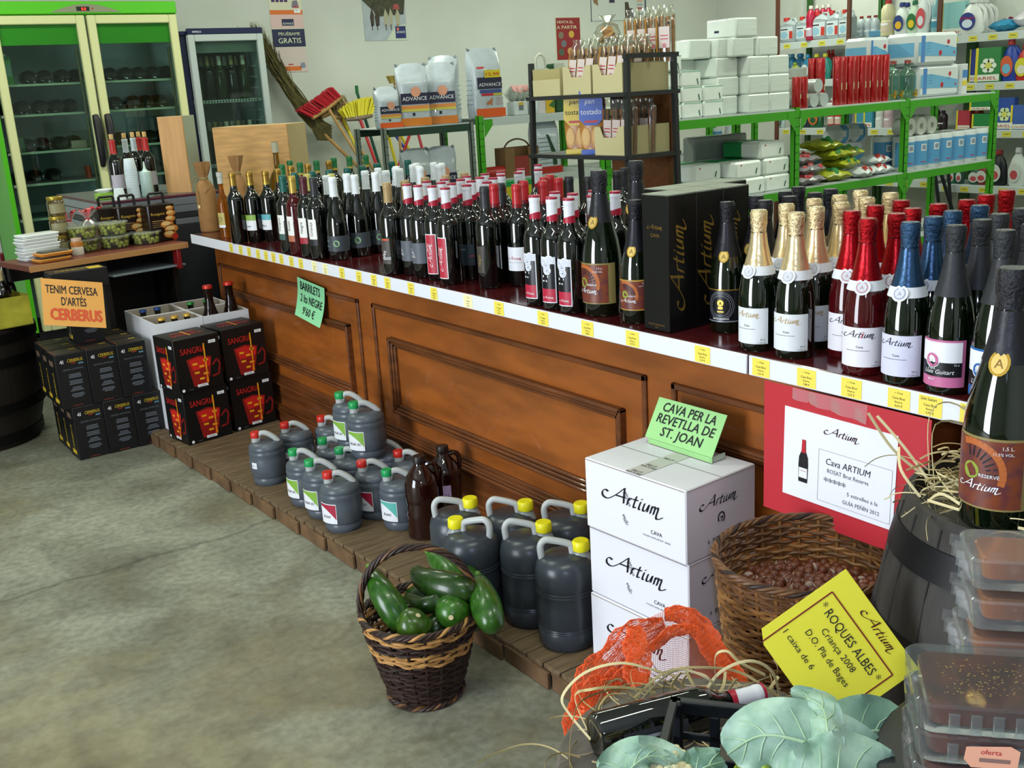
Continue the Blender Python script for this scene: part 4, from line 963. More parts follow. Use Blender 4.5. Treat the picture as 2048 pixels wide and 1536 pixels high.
tries = 0
while len(got) < 250 and tries < 40000:
    tries += 1; a = r3.uniform(0, 2*PI); q = math.sqrt(r3.random())*.15; x, y = q*math.cos(a)*1.06, q*math.sin(a)*.84
    z = .43-.1*(q/.15)**4*.15+r3.uniform(-.002, .011)
    if all((x-g[0])**2+(y-g[1])**2+((z-g[2])*1.2)**2 > .0158**2 for g in got): got.append((x, y, z))
MZ = Matrix.Rotation(-YAW, 3, 'Z')
for (x, y, z) in got:
    v = MZ @ Vector((x, y, 0)); o = bpy.data.objects.new('hazelnut', nme); COL.objects.link(o); o.location = (HX+v.x, HY+v.y, DZ+z); o.rotation_euler = (r3.uniform(-1.3, 1.3), r3.uniform(-1.3, 1.3), r3.uniform(0, 6)); s_ = r3.uniform(1.12, 1.34); o.scale = (s_, s_, s_)
    tag(o, 'brown round hazelnut among many in the tall wicker basket', 'hazelnut', 'hazelnuts in the tall basket')
# ================================================================ gift boxes on the counter
GBX = mat('#0b0a0a', .35); GBT = mat('#b9c0a8', .5, noise=.1, nscale=10); GO = mat('#8a6c2c', .4, .4)
gb = M(); gw, gh = .0935, .338
gb.box(0, 0, 0, gw, gw, gh-.0012, GBX, .0015); gb.box(.001, .001, gh-.0012, gw-.001, gw-.001, gh, mat('#6f7664', .45), 0)
T = plane((gw/2, -.0004, 0), (1, 0, 0), (0, 0, 1)); gb.logo(.002, .165, .225, GO, T, .0006, rot=PI/2, nib=.15)
T = plane((-.0004, gw/2, 0), (0, -1, 0), (0, 0, 1)); gb.logo(0, .255, .055, GO, T, .0006); gb.text('CAVA', 0, .235, .012, GO, T, .0006); gb.text('METODE TRADICIONAL', 0, .014, .0055, GO, T, .0006); gb.text('BAGES', 0, .008, .004, GO, T, .0006)
KG = bake([('carton', gb)])
for i in range(3):
    for j in range(2):
        place('gift_box', KG, (1.768+(i+j)*(gw+.001), 1.853+j*(gw+.001), CT), 'tall black gift box with gold script, %s row, %s box' % (('front', 'back')[j], ('leftmost', 'middle', 'rightmost')[i]), 'box', 'black cava gift boxes on the counter')
# ================================================================ barrel with magnum
BW = mat('#2e2a26', .6, noise=.45, nscale=5, stretch=(7, 7, .8), bump=.35); HP = mat('#151416', .45, .5, noise=.3, nscale=12)
BX, BY, BZ = 1.56, .80, .835
br = empty('barrel', (BX, BY, 0), 'weathered dark oak barrel with iron hoops, straw and magnum on top', 'barrel')
prof = [(.205, 0), (.228, .12), (.245, .3), (.256, .42), (.256, .55), (.232, .7), (.2, BZ-.004), (.196, BZ), (.187, BZ), (.187, BZ-.03), (0, BZ-.03)]
b = M(); b.lathe([(0, 0)]+prof, BW, 60)
for k in range(20):
    a = 2*PI*k/20+.1; b.tube([((pr(prof[:7], z)+.0004)*math.cos(a), (pr(prof[:7], z)+.0004)*math.sin(a), z) for z in [.02+.1*i for i in range(9)]], .0016, mat('#12100e', .8), 4)
b.obj('staves', br)
for z0, z1 in ((.74, .79), (.58, .635), (.2, .25), (.04, .09)):
    h = M(); h.lathe([(pr(prof[:7], z0)-.002, z0), (pr(prof[:7], z0)+.003, z0), (pr(prof[:7], z1)+.003, z1), (pr(prof[:7], z1)-.002, z1)], HP, 60)
    for k in range(3): h.lathe([(.006, 0), (.0045, .003), (0, .004)], HP, 8, Matrix.Translation(((pr(prof[:7], (z0+z1)/2)+.002)*math.cos(3.6+.08*k), (pr(prof[:7], (z0+z1)/2)+.002)*math.sin(3.6+.08*k), (z0+z1)/2)) @ Matrix.Rotation(3.6+.08*k, 4, 'Z') @ Matrix.Rotation(PI/2, 4, 'Y'))
    h.obj('hoop', br)
place('cava_bottle', K['magnum'], (1.422, .792, BZ-.0), 'big dark green magnum of cava standing in straw on the barrel', 'bottle', None, R(-78))
STR = [mat('#b8a874', .7), mat('#a08c58', .7), mat('#cdbf90', .7)]
r4 = random.Random(4)
def strand(b, p, n=6, L=.16, z=.012, rad_=.0016, curve=1.0, up=.5):
    a = r4.uniform(0, 2*PI); el = r4.uniform(-.1, up); q = Vector(p); pts = [q.copy()]; da = r4.uniform(-curve, curve); 
    for i in range(n):
        st = L/n; q = q+Vector((math.cos(a)*math.cos(el), math.sin(a)*math.cos(el), math.sin(el)))*st; q.z = max(q.z, z); a += da; el -= up*1.6/n+r4.uniform(0, .1); pts.append(q.copy())
    b.tube(smooth_line(pts, 3), rad_, STR[r4.randrange(3)], 4, flat=(0, 0, 1))
b = M()
for i in range(560):
    a = r4.uniform(0, 2*PI); q = math.sqrt(r4.random())*.178; x, y = q*math.cos(a), q*math.sin(a)
    if (x+.15)**2+(y+.005)**2 < .062**2: continue
    strand(b, (x, y, r4.uniform(-.025, .035)), 5, r4.uniform(.05, .12), -.026, r4.uniform(.0008, .0018), .9, .6)
tops = [[(-.06, .16, 0), (-.1, .2, .05), (-.13, .23, .115)], [(-.08, .14, 0), (-.1, .18, .06), (-.12, .22, .11)], [(-.04, .17, 0), (.0, .2, .09), (.05, .18, .1), (.1, .1, .02)], [(-.1, .12, 0), (-.03, .17, .085), (.06, .14, .06), (.12, .08, 0)], [(-.165, .09, .01), (-.175, .02, .015), (-.165, -.05, .01), (-.14, -.11, .008), (-.09, -.15, .005)], [(-.1, -.13, 0), (-.15, -.14, -.01), (-.19, -.15, -.07), (-.19, -.17, -.1)], [(-.15, .1, .0), (-.17, .06, .03), (-.18, -.01, .01)], [(-.14, .12, 0), (-.15, .15, .04), (-.13, .17, .07)]]
for t in tops: b.tube(smooth_line(t, 5), .0026, STR[2], 5, flat=(0, 0, 1))
tag(b.obj('straw', None, (BX, BY, BZ)), 'tangled nest of dry straw on top of the barrel', 'straw', None, 'stuff')
# ================================================================ tub, lying bottle, crate, cauliflower
TX, TY, TZ = 1.06, 1.035, .45
TW = mat('#5e5850', .75, noise=.3, nscale=5, stretch=(1, 7, 1), bump=.3)
tb = empty('barrel', (TX, TY, 0), 'low grey wooden tub with bottle, straw and crate on its top', 'barrel')
M().lathe([(0, 0), (.22, 0), (.25, .12), (.258, .22), (.252, .36), (.247, TZ-.004), (.243, TZ), (0, TZ)], TW, 56).obj('staves', tb)
for z in (.05, .33): M().lathe([(.236 if z < .1 else .25, z), (.243 if z < .1 else .257, z), (.25 if z < .1 else .2555, z+.04), (.24, z+.04)], HP, 56).obj('hoop', tb)
l, T = lab(.0375, .035, .15, .11, mat('#2e3034', .5), 0, 18)
l.poly([(-.02, .1), (.02, .1), (.0, .06)], mat('#c83028', .5), T, .001); l.poly([(-.02, .1), (-.004, .1), (-.012, .08)], WHT, T, .0014); l.poly([(.004, .1), (.02, .1), (.012, .08)], WHT, T, .0014); l.poly([(-.012, .082), (.012, .082), (0, .092)], WHT, T, .0012)
for u in (-.045, .04): l.rect(u, .06, u+.006, .13, mat('#a8aab0', .5), T, .001)
KL = wine(PA, G_DK, [artcap()], [l])
d = Vector((1.218-.929, 1.073-1.159, .012)).normalized(); yaw_ = math.atan2(d.y, d.x)
o = place('wine_bottle', KL, (.925, 1.160, TZ+.0392), 'dark wine bottle with white and red capsule lying on the tub', 'bottle', None)
mz = Matrix.Rotation(yaw_, 4, 'Z') @ Matrix.Rotation(PI/2, 4, 'Y') @ Matrix.Rotation(R(62), 4, 'Z'); o.rotation_euler = mz.to_euler()
b = M()
def on_tub(x, y): return (x-TX)**2+(y-TY)**2 < .235**2
n_ = 0
while n_ < 130:
    a = r4.uniform(0, 2*PI); q = math.sqrt(r4.random())*.23; x, y = TX+q*math.cos(a), TY+q*math.sin(a)
    if (x-.998)*.617-(y-1.055)*.787 > -.01 and ((x-.998)*.787+(y-1.055)*.617) < .02: n_ += 1; continue
    strand(b, (x-TX, y-TY, .003), 6, r4.uniform(.08, .2), .002, r4.uniform(.0012, .0022), .7, r4.choice((.2, .5, .9))); n_ += 1
def px_loop(pts, r_=.0022, c=2): r_ *= 1.3; b.tube(smooth_line([(q.x-TX, q.y-TY, q.z-TZ) for q in [onz(x, y, z) for (x, y, z) in pts]], 6), r_, STR[c], 5, flat=(0, 0, 1))
px_loop([(1200, 1500, .455), (1140, 1430, .5), (1125, 1392, .53), (1170, 1345, .56), (1240, 1326, .57), (1300, 1338, .55), (1350, 1352, .5)])
px_loop([(1205, 1520, .455), (1150, 1400, .5), (1185, 1378, .54), (1250, 1375, .52), (1310, 1385, .47)], .002, 0)
px_loop([(1140, 1536, .46), (1142, 1470, .5), (1165, 1400, .53), (1260, 1372, .5)], .0018, 1)
px_loop([(1430, 1345, .48), (1432, 1310, .53), (1455, 1303, .54), (1480, 1325, .52), (1530, 1350, .47)], .0024, 2)
px_loop([(1400, 1400, .47), (1440, 1345, .53), (1500, 1322, .55), (1545, 1345, .52), (1560, 1400, .46)], .0022, 2)
px_loop([(1270, 1395, .48), (1330, 1345, .53), (1400, 1335, .54), (1480, 1345, .52), (1560, 1395, .47)], .002, 0)
px_loop([(1250, 1440, .5), (1310, 1370, .53), (1360, 1340, .54), (1420, 1360, .52), (1440, 1400, .47)], .002, 2)
px_loop([(1195, 1450, .46), (1200, 1410, .5), (1225, 1388, .51), (1260, 1400, .48)], .0016, 1)
for q in ((1310, 1380), (1350, 1370), (1370, 1362), (1400, 1372), (1440, 1368), (1465, 1382), (1530, 1378), (1545, 1372)): px_loop([(q[0], q[1]+18, .46), (q[0]+r4.uniform(-12, 12), q[1], .48), (q[0]+r4.uniform(-30, 40), q[1]-25, .5)], .0024, 0)
tag(b.obj('straw', None, (TX, TY, TZ)), 'long loose strands of straw around the bottle lying on the tub', 'straw', None, 'stuff')
# black crate
CR = mat('#12161a', .42, noise=.15, nscale=40)
e1 = Vector((.617, -.787, 0)); e2 = Vector((-.787, -.617, 0)); C0 = Vector((.998, 1.055, TZ+.001)); cl_, cw_, ch_ = .30, .20, .128
CT_ = lambda u, v, w=0: C0+e1*u+e2*v+Vector((0, 0, w))
crt = empty('crate', C0, 'black plastic crate with slotted sides holding cauliflowers on the tub', 'crate')
b = M(); L_ = lambda u, v, w=0: e1*u+e2*v+Vector((0, 0, w))
def wall(u0, v0, u1, v1, along):
    n = .006
    def bx_(a0, z0, a1, z1):
        if along == 'u': b.box(u0+a0, v0, z0, u0+a1, v0+n, z1, CR, .0015, L_)
        else: b.box(u0, v0+a0, z0, u0+n, v0+a1, z1, CR, .0015, L_)
    ln = (u1-u0) if along == 'u' else (v1-v0)
    bx_(0, 0, ln, .03); bx_(0, .105, ln, ch_); bx_(0, .06, ln, .072)
    k = max(3, int(ln/.05))
    for i in range(k+1):
        a = (ln-.016)*i/k; bx_(a, .03, a+.016, .105)
    hw = .018
    if along == 'u': b.box(u0-.004, v0-.004, ch_-.006, u1+.004, v0+.01, ch_+.002, CR, .002, L_)
    else: b.box(u0-.004, v0-.004, ch_-.006, u0+.01, v1+.004, ch_+.002, CR, .002, L_)
wall(0, 0, cl_, 0, 'u'); wall(0, cw_-.006, cl_, 0, 'u'); wall(0, 0, 0, cw_, 'v'); wall(cl_-.006, 0, 0, cw_, 'v'); b.box(0, 0, 0, cl_, cw_, .005, CR, 0, L_)
for (u, v) in ((0, 0), (cl_-.014, 0), (0, cw_-.014), (cl_-.014, cw_-.014)): b.box(u-.003, v-.003, 0, u+.017, v+.017, ch_+.002, CR, .004, L_)
b.obj('crate_body', crt)
# cauliflowers
LF = mat('#6c9079', .42, col2='#9fbba5', nscale=22, bump=.6); LFD = mat('#5f8570', .45, col2='#7a9c84', nscale=20, bump=.4); RIB = mat('#a9c4a0', .45, col2='#96b688', nscale=30); CURD = mat('#d9cfa0', .7, noise=.2, nscale=90, bump=.5); CURG = mat('#9db63c', .7, noise=.25, nscale=90, bump=.5)
def leaf(par, pts, wid, cup, name='leaf', m=LF, flip=1, ruffle=.006):
    P = smooth_line(pts, 6); N = len(P)-1; o = par.location
    b = M(); rb = M(); fr_ = []
    for i, p in enumerate(P):
        t = (P[min(N, i+1)]-P[max(0, i-1)]).normalized(); vw = (CAM-p).normalized(); s = t.cross(vw).normalized()*flip; n = s.cross(t).normalized()*flip
        if n.dot(vw) < 0: n = -n
        fr_.append((p-o, s, n))
    def fn(u, v):
        i = min(N, int(round(v*N))); p, s, n = fr_[i]; x = (u-.5)*2; w_ = wid*math.sin(PI*min(.98, .12+.82*v))**.6
        rz_ = ruffle*math.sin(v*19+x*3)*abs(x)**2*2
        return p+s*x*w_+n*(-cup*abs(x)**1.7*w_*1.2+rz_-.004*abs(math.sin(v*30))*(1-abs(x))*.3)
    b.grid(14, N, fn, m); 
    b.grid(14, N, lambda u, v: Vector(fn(1-u, v))-fr_[min(N, int(round(v*N)))][2]*.0016, m)
    lf = b.obj(name, par)
    rb.tube([p+n*.002 for p, s, n in fr_], [(.004 if wid > .03 else .002)*(1-.85*i/N) for i in range(N+1)], RIB, 8)
    for k in range(2, N-2, 3):
        for sg in (-1, 1):
            pts2 = [Vector(fn(.5+sg*.5*q, min(1, (k+q*4)/N)))+fr_[k][2]*.0006 for q in (0, .25, .5, .75)]; rb.tube(pts2, [.0013, .001, .0007, .0004], RIB, 5)
    rb.obj('midrib', lf)
def curd(par, c, r_, m, seed):
    b = M(); r5 = random.Random(seed); c = Vector(c)-par.location
    def blob(p, q, nn=10): b.lathe([(q*math.sin(PI*i/8), -q*math.cos(PI*i/8)) for i in range(9)], m, nn, Matrix.Translation(p), wob=lambda a, z: 1+.1*math.sin(a*5+z*400))
    blob(c-Vector((0, 0, r_*.3)), r_*.85, 20)
    for k in range(60):
        ph = k*2.39996; h = .15+.85*(k+.5)/60; rr = math.sqrt(max(0, 1-h*h*.92)); d = Vector((rr*math.cos(ph), rr*math.sin(ph), h*.85)); blob(c-Vector((0, 0, r_*.25))+d*r_*.88, r_*r5.uniform(.16, .23), 9)
        for q in range(3):
            d2 = (d+Vector((r5.uniform(-.2, .2), r5.uniform(-.2, .2), r5.uniform(-.1, .2)))).normalized(); blob(c-Vector((0, 0, r_*.25))+d2*r_*.98, r_*r5.uniform(.07, .11), 7)
    b.obj('curd', par)
def pz(*pts): return [onz(x, y, z) for (x, y, z) in pts]
cA = empty('cauliflower', onz(1320, 1560, .555), 'cream-white cauliflower head with blue-green leaves at front left of crate', 'cauliflower', 'cauliflowers in the black crate')
curd(cA, onz(1325, 1566, .565), .062, CURD, 1)
leaf(cA, pz((1390, 1600, .54), (1330, 1548, .59), (1265, 1532, .60), (1200, 1552, .59)), .042, .3, m=LF)
leaf(cA, pz((1240, 1590, .56), (1255, 1545, .61), (1300, 1512, .625), (1355, 1525, .61)), .016, .5, m=LF, flip=-1)
leaf(cA, pz((1360, 1590, .55), (1400, 1540, .60), (1450, 1522, .60)), .03, .3, m=LFD)
cB = empty('cauliflower', onz(1580, 1550, .56), 'green-headed cauliflower wrapped in big blue-green leaves at right of crate', 'cauliflower', 'cauliflowers in the black crate')
curd(cB, onz(1555, 1552, .575), .058, CURG, 2)
leaf(cB, pz((1790, 1590, .60), (1700, 1520, .635), (1600, 1482, .65), (1520, 1472, .65), (1455, 1508, .62)), .054, .28, ruffle=.004)
leaf(cB, pz((1660, 1530, .66), (1655, 1460, .685), (1640, 1410, .69), (1580, 1385, .68)), .022, .6, m=LF)
leaf(cB, pz((1650, 1520, .61), (1700, 1476, .635), (1760, 1462, .635), (1805, 1490, .62)), .05, .2, m=LFD)
leaf(cB, pz((1560, 1600, .62), (1650, 1565, .65), (1720, 1545, .65), (1790, 1560, .63)), .055, .25, m=LF)
# yellow price card
YC = mat('#e8e03c', .6); D_ = 1.62
def atd(x, y, D): return CAM+ray(x, y)*D
t0 = atd(1692, 1138, D_); l0 = atd(1563, 1328, D_); r0_ = atd(1838, 1338, D_-.01)
ex = (r0_-t0); W_ = ex.length; ex.normalize(); ey = (t0-l0); ey = ey-ex*ey.dot(ex); H_ = ey.length+.005; ey.normalize()
T = plane(t0-ey*H_, ex, ey); b = M(); b.add([tuple(T(u, v, w)) for w in (0, -.0012) for (u, v) in ((0.022, 0), (W_, 0), (W_, H_), (0, H_), (0, .012))], [(0, 1, 2, 3, 4), (9, 8, 7, 6, 5)]+[(i, (i+1) % 5, (i+1) % 5+5, i+5)[::-1] for i in range(5)], YC)
BRD = mat('#7a1e1a', .5); m_ = .016; hi = H_-.038
b.line([(m_, .002), (m_, hi), (W_-m_, hi), (W_-m_, .002)], .0022, BRD, T, .0008)
b.logo(W_*.56, H_-.022, W_*.42, mat('#5a1410', .5), T, .001)
b.text('* ROQUES ALBES *', W_*.5, hi-.03, .021, INK, T, .001, fit=W_*.76); b.text('Criança 2008', W_*.5, hi-.05, .015, INK, T, .001, fit=W_*.42); b.text('D.O. Pla de Bages', W_*.5, hi-.071, .015, INK, T, .001, fit=W_*.55); b.text('1 caixa de 6', W_*.12, hi-.098, .014, INK, T, .001, 'l', fit=W_*.38)
q = T(W_*.55, .02, -.003); b.tube([(q.x, q.y, q.z), (q.x+.01, q.y, TZ+.001)], .002, CR, 6)
tag(b.obj('price_card'), 'tilted yellow printed price card between the hazelnut basket and cauliflowers', 'sign')
# orange net sack
NT = mat('#ee6a34', .45)
ns = empty('net_sack', (1.2, 1.40, 0), 'empty orange mesh vegetable sack slumped behind the tub', 'sack')
def wire(b, name, th, par):
    o = b.obj(name, par); md = o.modifiers.new('wire', 'WIREFRAME'); md.thickness = th; md.use_even_offset = False; md.use_replace = True; return o
DN = 1.97
arch = [atd(x, y, d) for (x, y, d) in ((1150, 1475, 1.9), (1165, 1410, 1.93), (1200, 1340, 1.97), (1262, 1262, 2.0), (1330, 1222, 2.02), (1372, 1220, 2.02), (1415, 1260, 2.0), (1455, 1315, 1.98), (1490, 1350, 1.96))]
base = [atd(x, y, d) for (x, y, d) in ((1170, 1540, 1.9), (1200, 1500, 1.93), (1240, 1480, 1.97), (1290, 1470, 2.0), (1330, 1465, 2.02), (1372, 1462, 2.02), (1400, 1455, 2.0), (1430, 1450, 1.98), (1470, 1430, 1.96))]
SA = smooth_line(arch, 5); SBs = smooth_line(base, 5); nn = len(SA)-1; no = ns.location
fwd = Vector((_fw.x, _fw.y, 0)).normalized()
def sheet(u, v):
    i = u*nn; k = min(nn-1, int(i)); f_ = i-k; a = SA[k].lerp(SA[k+1], f_); c = SBs[k].lerp(SBs[k+1], f_)
    return a.lerp(c, v)+fwd*(.03*math.sin(PI*v)*math.sin(PI*u))-no
b = M(); b.grid(110, 62, sheet, NT, False); wire(b, 'net', .0011, ns)
# folded, bunched border
def fold(path, r0, r1, nu, nv, nm):
    Pf = smooth_line(path, 6); N = len(Pf)-1; b = M(); frm = []
    for i, p in enumerate(Pf):
        t = (Pf[min(N, i+1)]-Pf[max(0, i-1)]).normalized(); s = t.cross(fwd).normalized(); frm.append((p-no, s, fwd))
    def fn(u, v):
        i = min(N, int(round(v*N))); p, s, n = frm[i]; a = 2*PI*u; rr = (r0+(r1-r0)*math.sin(PI*v))*(1+.22*math.sin(3*a+v*17)+.12*math.sin(7*a-v*31))
        return p+s*rr*math.cos(a)+n*rr*.6*math.sin(a)
    b.grid(nu, N, fn, NT, False); wire(b, nm, .0011, ns)
    b2 = M(); b2.grid(nu, N, lambda u, v: fn(u+.013, v)*1.0+frm[min(N, int(round(v*N)))][1]*.002, NT, False); wire(b2, nm, .0012, ns)
fold([p.lerp(c, .12) for p, c in zip(arch[:5], base[:5])], .016, .04, 60, 0, 'folded_edge')
fold([arch[4].lerp(base[4], .04), arch[5].lerp(base[5], .05), arch[6].lerp(base[6], .1), arch[7].lerp(base[7], .12), arch[8].lerp(base[8], .2)], .01, .02, 60, 0, 'folded_edge')
fold([atd(*q) for q in ((1268, 1255, 1.98), (1272, 1300, 1.95), (1275, 1350, 1.93), (1290, 1400, 1.9))], .012, .022, 60, 0, 'folded_edge')
fold([atd(*q) for q in ((1300, 1300, 1.99), (1350, 1262, 2.0), (1400, 1262, 2.0))], .006, .01, 40, 0, 'folded_edge')
fold([atd(*q) for q in ((1160, 1420, 1.91), (1175, 1450, 1.88), (1195, 1400, 1.93), (1240, 1380, 1.95), (1300, 1370, 1.96))], .018, .04, 60, 0, 'folded_edge')
fold([atd(*q) for q in ((1165, 1440, 1.90), (1140, 1500, 1.82), (1122, 1560, 1.75))], .010, .008, 40, 0, 'folded_edge')
# ================================================================ black pedestal with packs of quince and honey
PT_ = Vector((1.165, .525, 0)); PZ = .655
pd = empty('pedestal', PT_, 'round black pedestal table carrying stacked packs at the lower right', 'table')
PBK = mat('#101416', .45)
M().lathe([(0, PZ-.02), (.225, PZ-.02), (.232, PZ-.012), (.232, PZ-.003), (.228, PZ), (0, PZ)], PBK, 64).obj('tabletop', pd)
M().lathe([(0, 0), (.16, 0), (.16, .02), (.03, .04), (.03, PZ-.02), (0, PZ-.02)], PBK, 32).obj('column', pd)
CLR = clear('#f2f6f6', .06, .05, .05); QN = mat('#5e2205', .2, col2='#341003', nscale=30, coat=.3); SPK = mat('#c89a30', .5); STK = mat('#e8a888', .6)
e1 = Vector((.66, -.75, 0)); e2 = Vector((.75, .66, 0))
J0 = onz(1842, 1392, PZ+.04*4+.01)
def rbox(b, u0, v0, z0, u1, v1, z1, m, r_, T, fl=0.0):
    # rounded tray: stacked rounded-rectangle rings, flaring by fl towards the top
    def ring(e, z): 
        pts = []
        for (cx, cy, a0) in ((u1-r_, v1-r_, 0), (u0+r_, v1-r_, 90), (u0+r_, v0+r_, 180), (u1-r_, v0+r_, 270)):
            for k in range(5): a = R(a0+22.5*k); pts.append((cx+(r_+e)*math.cos(a), cy+(r_+e)*math.sin(a), z))
        return pts
    rs = [ring(-.004, z0), ring(0, z0+.003), ring(fl, z1-.003), ring(fl-.003, z1)]; n = 20; vs = sum(rs, []); fs = []
    for k in range(3):
        for i in range(n): j = (i+1) % n; fs.append((k*n+i, k*n+j, (k+1)*n+j, (k+1)*n+i))
    fs.append(tuple(range(n))[::-1]); fs.append(tuple(3*n+i for i in range(n))); b.add(vs, fs, m, True, T)
wq, dq, hq = .22, .135, .04
for i in range(4):
    Lq = lambda u, v, w=0: e1*u+e2*v+Vector((0, 0, w)); j = (.006, -.003, .004, 0)[i]
    base_ = Vector((J0.x+j, J0.y+j*.5, PZ+hq*i+.0005*(i+1)))
    e = empty('quince_pack', base_, ('lowest clear pack of brown quince paste in the stack', 'second pack of brown quince paste from the bottom', 'third pack of brown quince paste, just under the top one', 'topmost clear pack of brown speckled quince paste')[i], 'food pack', 'packs of quince paste on the pedestal')
    b = M(); rbox(b, 0, 0, 0, wq, dq, hq-.001, CLR, .018, Lq, .003); b.obj('clear_box', e)
    b = M(); rbox(b, .013, .012, .0035, wq-.012, dq-.011, hq-.005, QN, .014, Lq, .002)
    r6 = random.Random(i)
    for k in range(240):
        u, v = r6.uniform(.03, wq-.03), r6.uniform(.028, dq-.025); s_ = r6.uniform(.0004, .0011); b.add([Lq(u+a*s_, v+c*s_, hq-.0046) for a, c in ((-1, -1), (1, -1), (1, 1), (-1, 1))], [(0, 1, 2, 3)], SPK)
    b.obj('paste', e)
    rbm = M()
    for k in range(8): u = .03+k*.023; rbm.box(u, -.0042, .004, u+.012, -.0005, hq-.01, CLR, .001, Lq)
    rbm.obj('ribs', e)
    if i < 3:
        b = M(); u = (.05, .03, .055)[i]; T = plane(Lq(u+.02, -.0062, hq*.45), e1, (0, 0, 1)); b.add([tuple(T(*q)) for q in ((-.028, -.004, 0), (-.02, -.014, 0), (.028, -.013, 0), (.03, .01, 0), (.02, .016, 0), (-.026, .012, 0))], [tuple(range(6))], STK)
        b.text('oferta', 0, .004, .009, RED, T, .0005); b.rect(-.012, -.006, .02, -.001, mat('#8a6a60', .6), T, .0005); b.obj('price_sticker', e)
WRP = clear('#f2f4f2', .1, .08, .1); HNY = mat('#9a5210', .12, coat=.5)
H0 = onz(2012, 1078, PZ+.235)
for i in range(4):
    base_ = Vector((H0.x, H0.y, PZ+.001+.058*i)); e = empty('honey_pack', base_, ('lowest plastic-wrapped amber pack at right, behind the quince packs', 'second plastic-wrapped amber pack from the bottom of its stack', 'third plastic-wrapped amber pack, just under the uppermost', 'uppermost plastic-wrapped amber pack beside the barrel')[i], 'food pack', 'wrapped amber packs on the pedestal')
    Lq = lambda u, v, w=0: e1*(u+(.004, -.004, .003, 0)[i])+e2*v+Vector((0, 0, w))
    b = M(); rbox(b, -.045, -.045, .004, .06, .05, .05, WRP, .014, Lq, .006); b.obj('wrapping', e)
    b = M(); rbox(b, -.03, -.03, .012, .046, .036, .046, HNY, .012, Lq, .004); b.obj('filling', e)
    b = M(); r6 = random.Random(40+i)
    for k in range(5):
        c = Vector((-.052, -.03+.018*k, .02+.006*(k % 3))); b.add([Lq(c.x+.012, c.y, c.z-.012), Lq(c.x-.012, c.y-.006, c.z+.002*k), Lq(c.x-.008, c.y+.012, c.z+.016), Lq(c.x+.012, c.y+.012, c.z+.012)], [(0, 1, 2, 3)], WRP, True)
    b.obj('wrap_end', e)
# ================================================================ far end of the counter
KRAFT = mat('#9a7040', .75, noise=.12, nscale=30); TWINE = mat('#8a7448', .7)
def kraft_kind(sc_=1):
    b = M(); b.lathe([(0, 0), (.04, 0), (.043, .004), (.043, .17), (.04, .19), (.028, .212), (.016, .226), (.015, .234), (.022, .25), (.03, .275), (.034, .3), (.033, .3), (.02, .255), (0, .245)], KRAFT, 26, wob=lambda a, z: 1+(.02 if z < .2 else .14*math.sin(5*a)+.08*math.sin(9*a+z*60)))
    t = M(); t.lathe([(.018, .224), (.0205, .23), (.018, .236)], TWINE, 14)
    for p in ([(-.02, -.008, .23), (-.03, -.03, .215), (-.01, -.046, .19), (0, -.047, .15), (-.006, -.046, .12)], [(.015, -.012, .23), (.035, -.025, .225), (.045, -.02, .2), (.03, -.04, .17)], [(-.015, -.01, .232), (-.035, -.02, .24), (-.045, -.03, .21)]): t.tube(smooth_line(p, 4), .0016, TWINE, 5)
    t.disc(0, 0, .008, mat('#d8c090', .6), plane((-.006, -.0475, .112), (1, 0, 0), (0, 0, 1)), .001)
    return bake([('paper_wrap', b), ('twine', t)])
KK = kraft_kind()
place('wrapped_bottle', KK, (*EXTRA['wrapA'], CT), 'bottle wrapped in brown paper with twine at the counter corner', 'bottle', 'paper wrapped bottles', R(-60), None, (1.12, 1.12, 1.15))
place('wrapped_bottle', KK, (*EXTRA['wrapB'], CT), 'paper wrapped bottle behind, in front of the pine wine box', 'bottle', 'paper wrapped bottles', R(-30), None, (1, 1, 1.22))
l, T = lab(.03, .05, .12, .05, mat('#b8a860', .5)); l.disc(0, .09, .012, mat('#5a5648', .5), T, .001); l.rect(-.025, .05, .025, .062, WHT, T, .001, 5)
pa = [(0, .006), (.026, 0), (.03, .004), (.03, .16), (.027, .18), (.014, .205), (.012, .22), (.012, .285), (.014, .288), (.014, .31), (0, .312)]
KA = bake([('glass_body', M().lathe(pa, G_AMB, 22)), ('stopper', foil(pa, .255, .312, mat('#b8b8b0', .5), .0012)), ('label', l)])
place('liqueur_bottle', KA, (*EXTRA['amber'], CT), 'slim amber liqueur bottle with pale stopper next to the wrapped bottle', 'bottle', None, R(-70))
po_ = [(0, .006), (.045, 0), (.05, .006), (.05, .2), (.045, .225), (.03, .25), (.016, .27), (.014, .28), (.014, .34), (.016, .342), (.016, .395), (0, .397)]
KO = bake([('glass_body', M().lathe(po_, G_OLV, 24)), ('stopper', foil(po_, .345, .397, mat('#a8a48c', .5), .0015))])
place('liqueur_bottle', KO, (*EXTRA['olive'], CT), 'tall olive-yellow liqueur bottle before the pine wine box', 'bottle', None, 0, None, (1, 1, 1.06))
PINE = mat('#c89a5c', .6, noise=.22, nscale=3, stretch=(2.5, 2.5, 16), bump=.05); PINE2 = mat('#b8a274', .65, noise=.12, nscale=4)
wa = onz(432, 330, 1.02); 
b = M(); X0, Y0, W_, D_, H_ = 1.975, 5.245, .50, .10, .405
X0 = ony(430, 250, 5.36).x; X1 = ony(600, 250, 5.36).x; ztop = ony(500, 248, 5.36).z; Xc = ony(557, 250, 5.36).x
zt_ = ony(520, 250, 5.5).z-.861
tag(M().box(0, 0, 0, .43, .012, zt_, PINE, .002).box(0, .012, 0, .43, .25, zt_, PINE2, .002).obj('wine_box', None, (X0+.09, 5.66, .861), R(-48)), 'large pine wine box with swirling grain behind the far bottles', 'box')
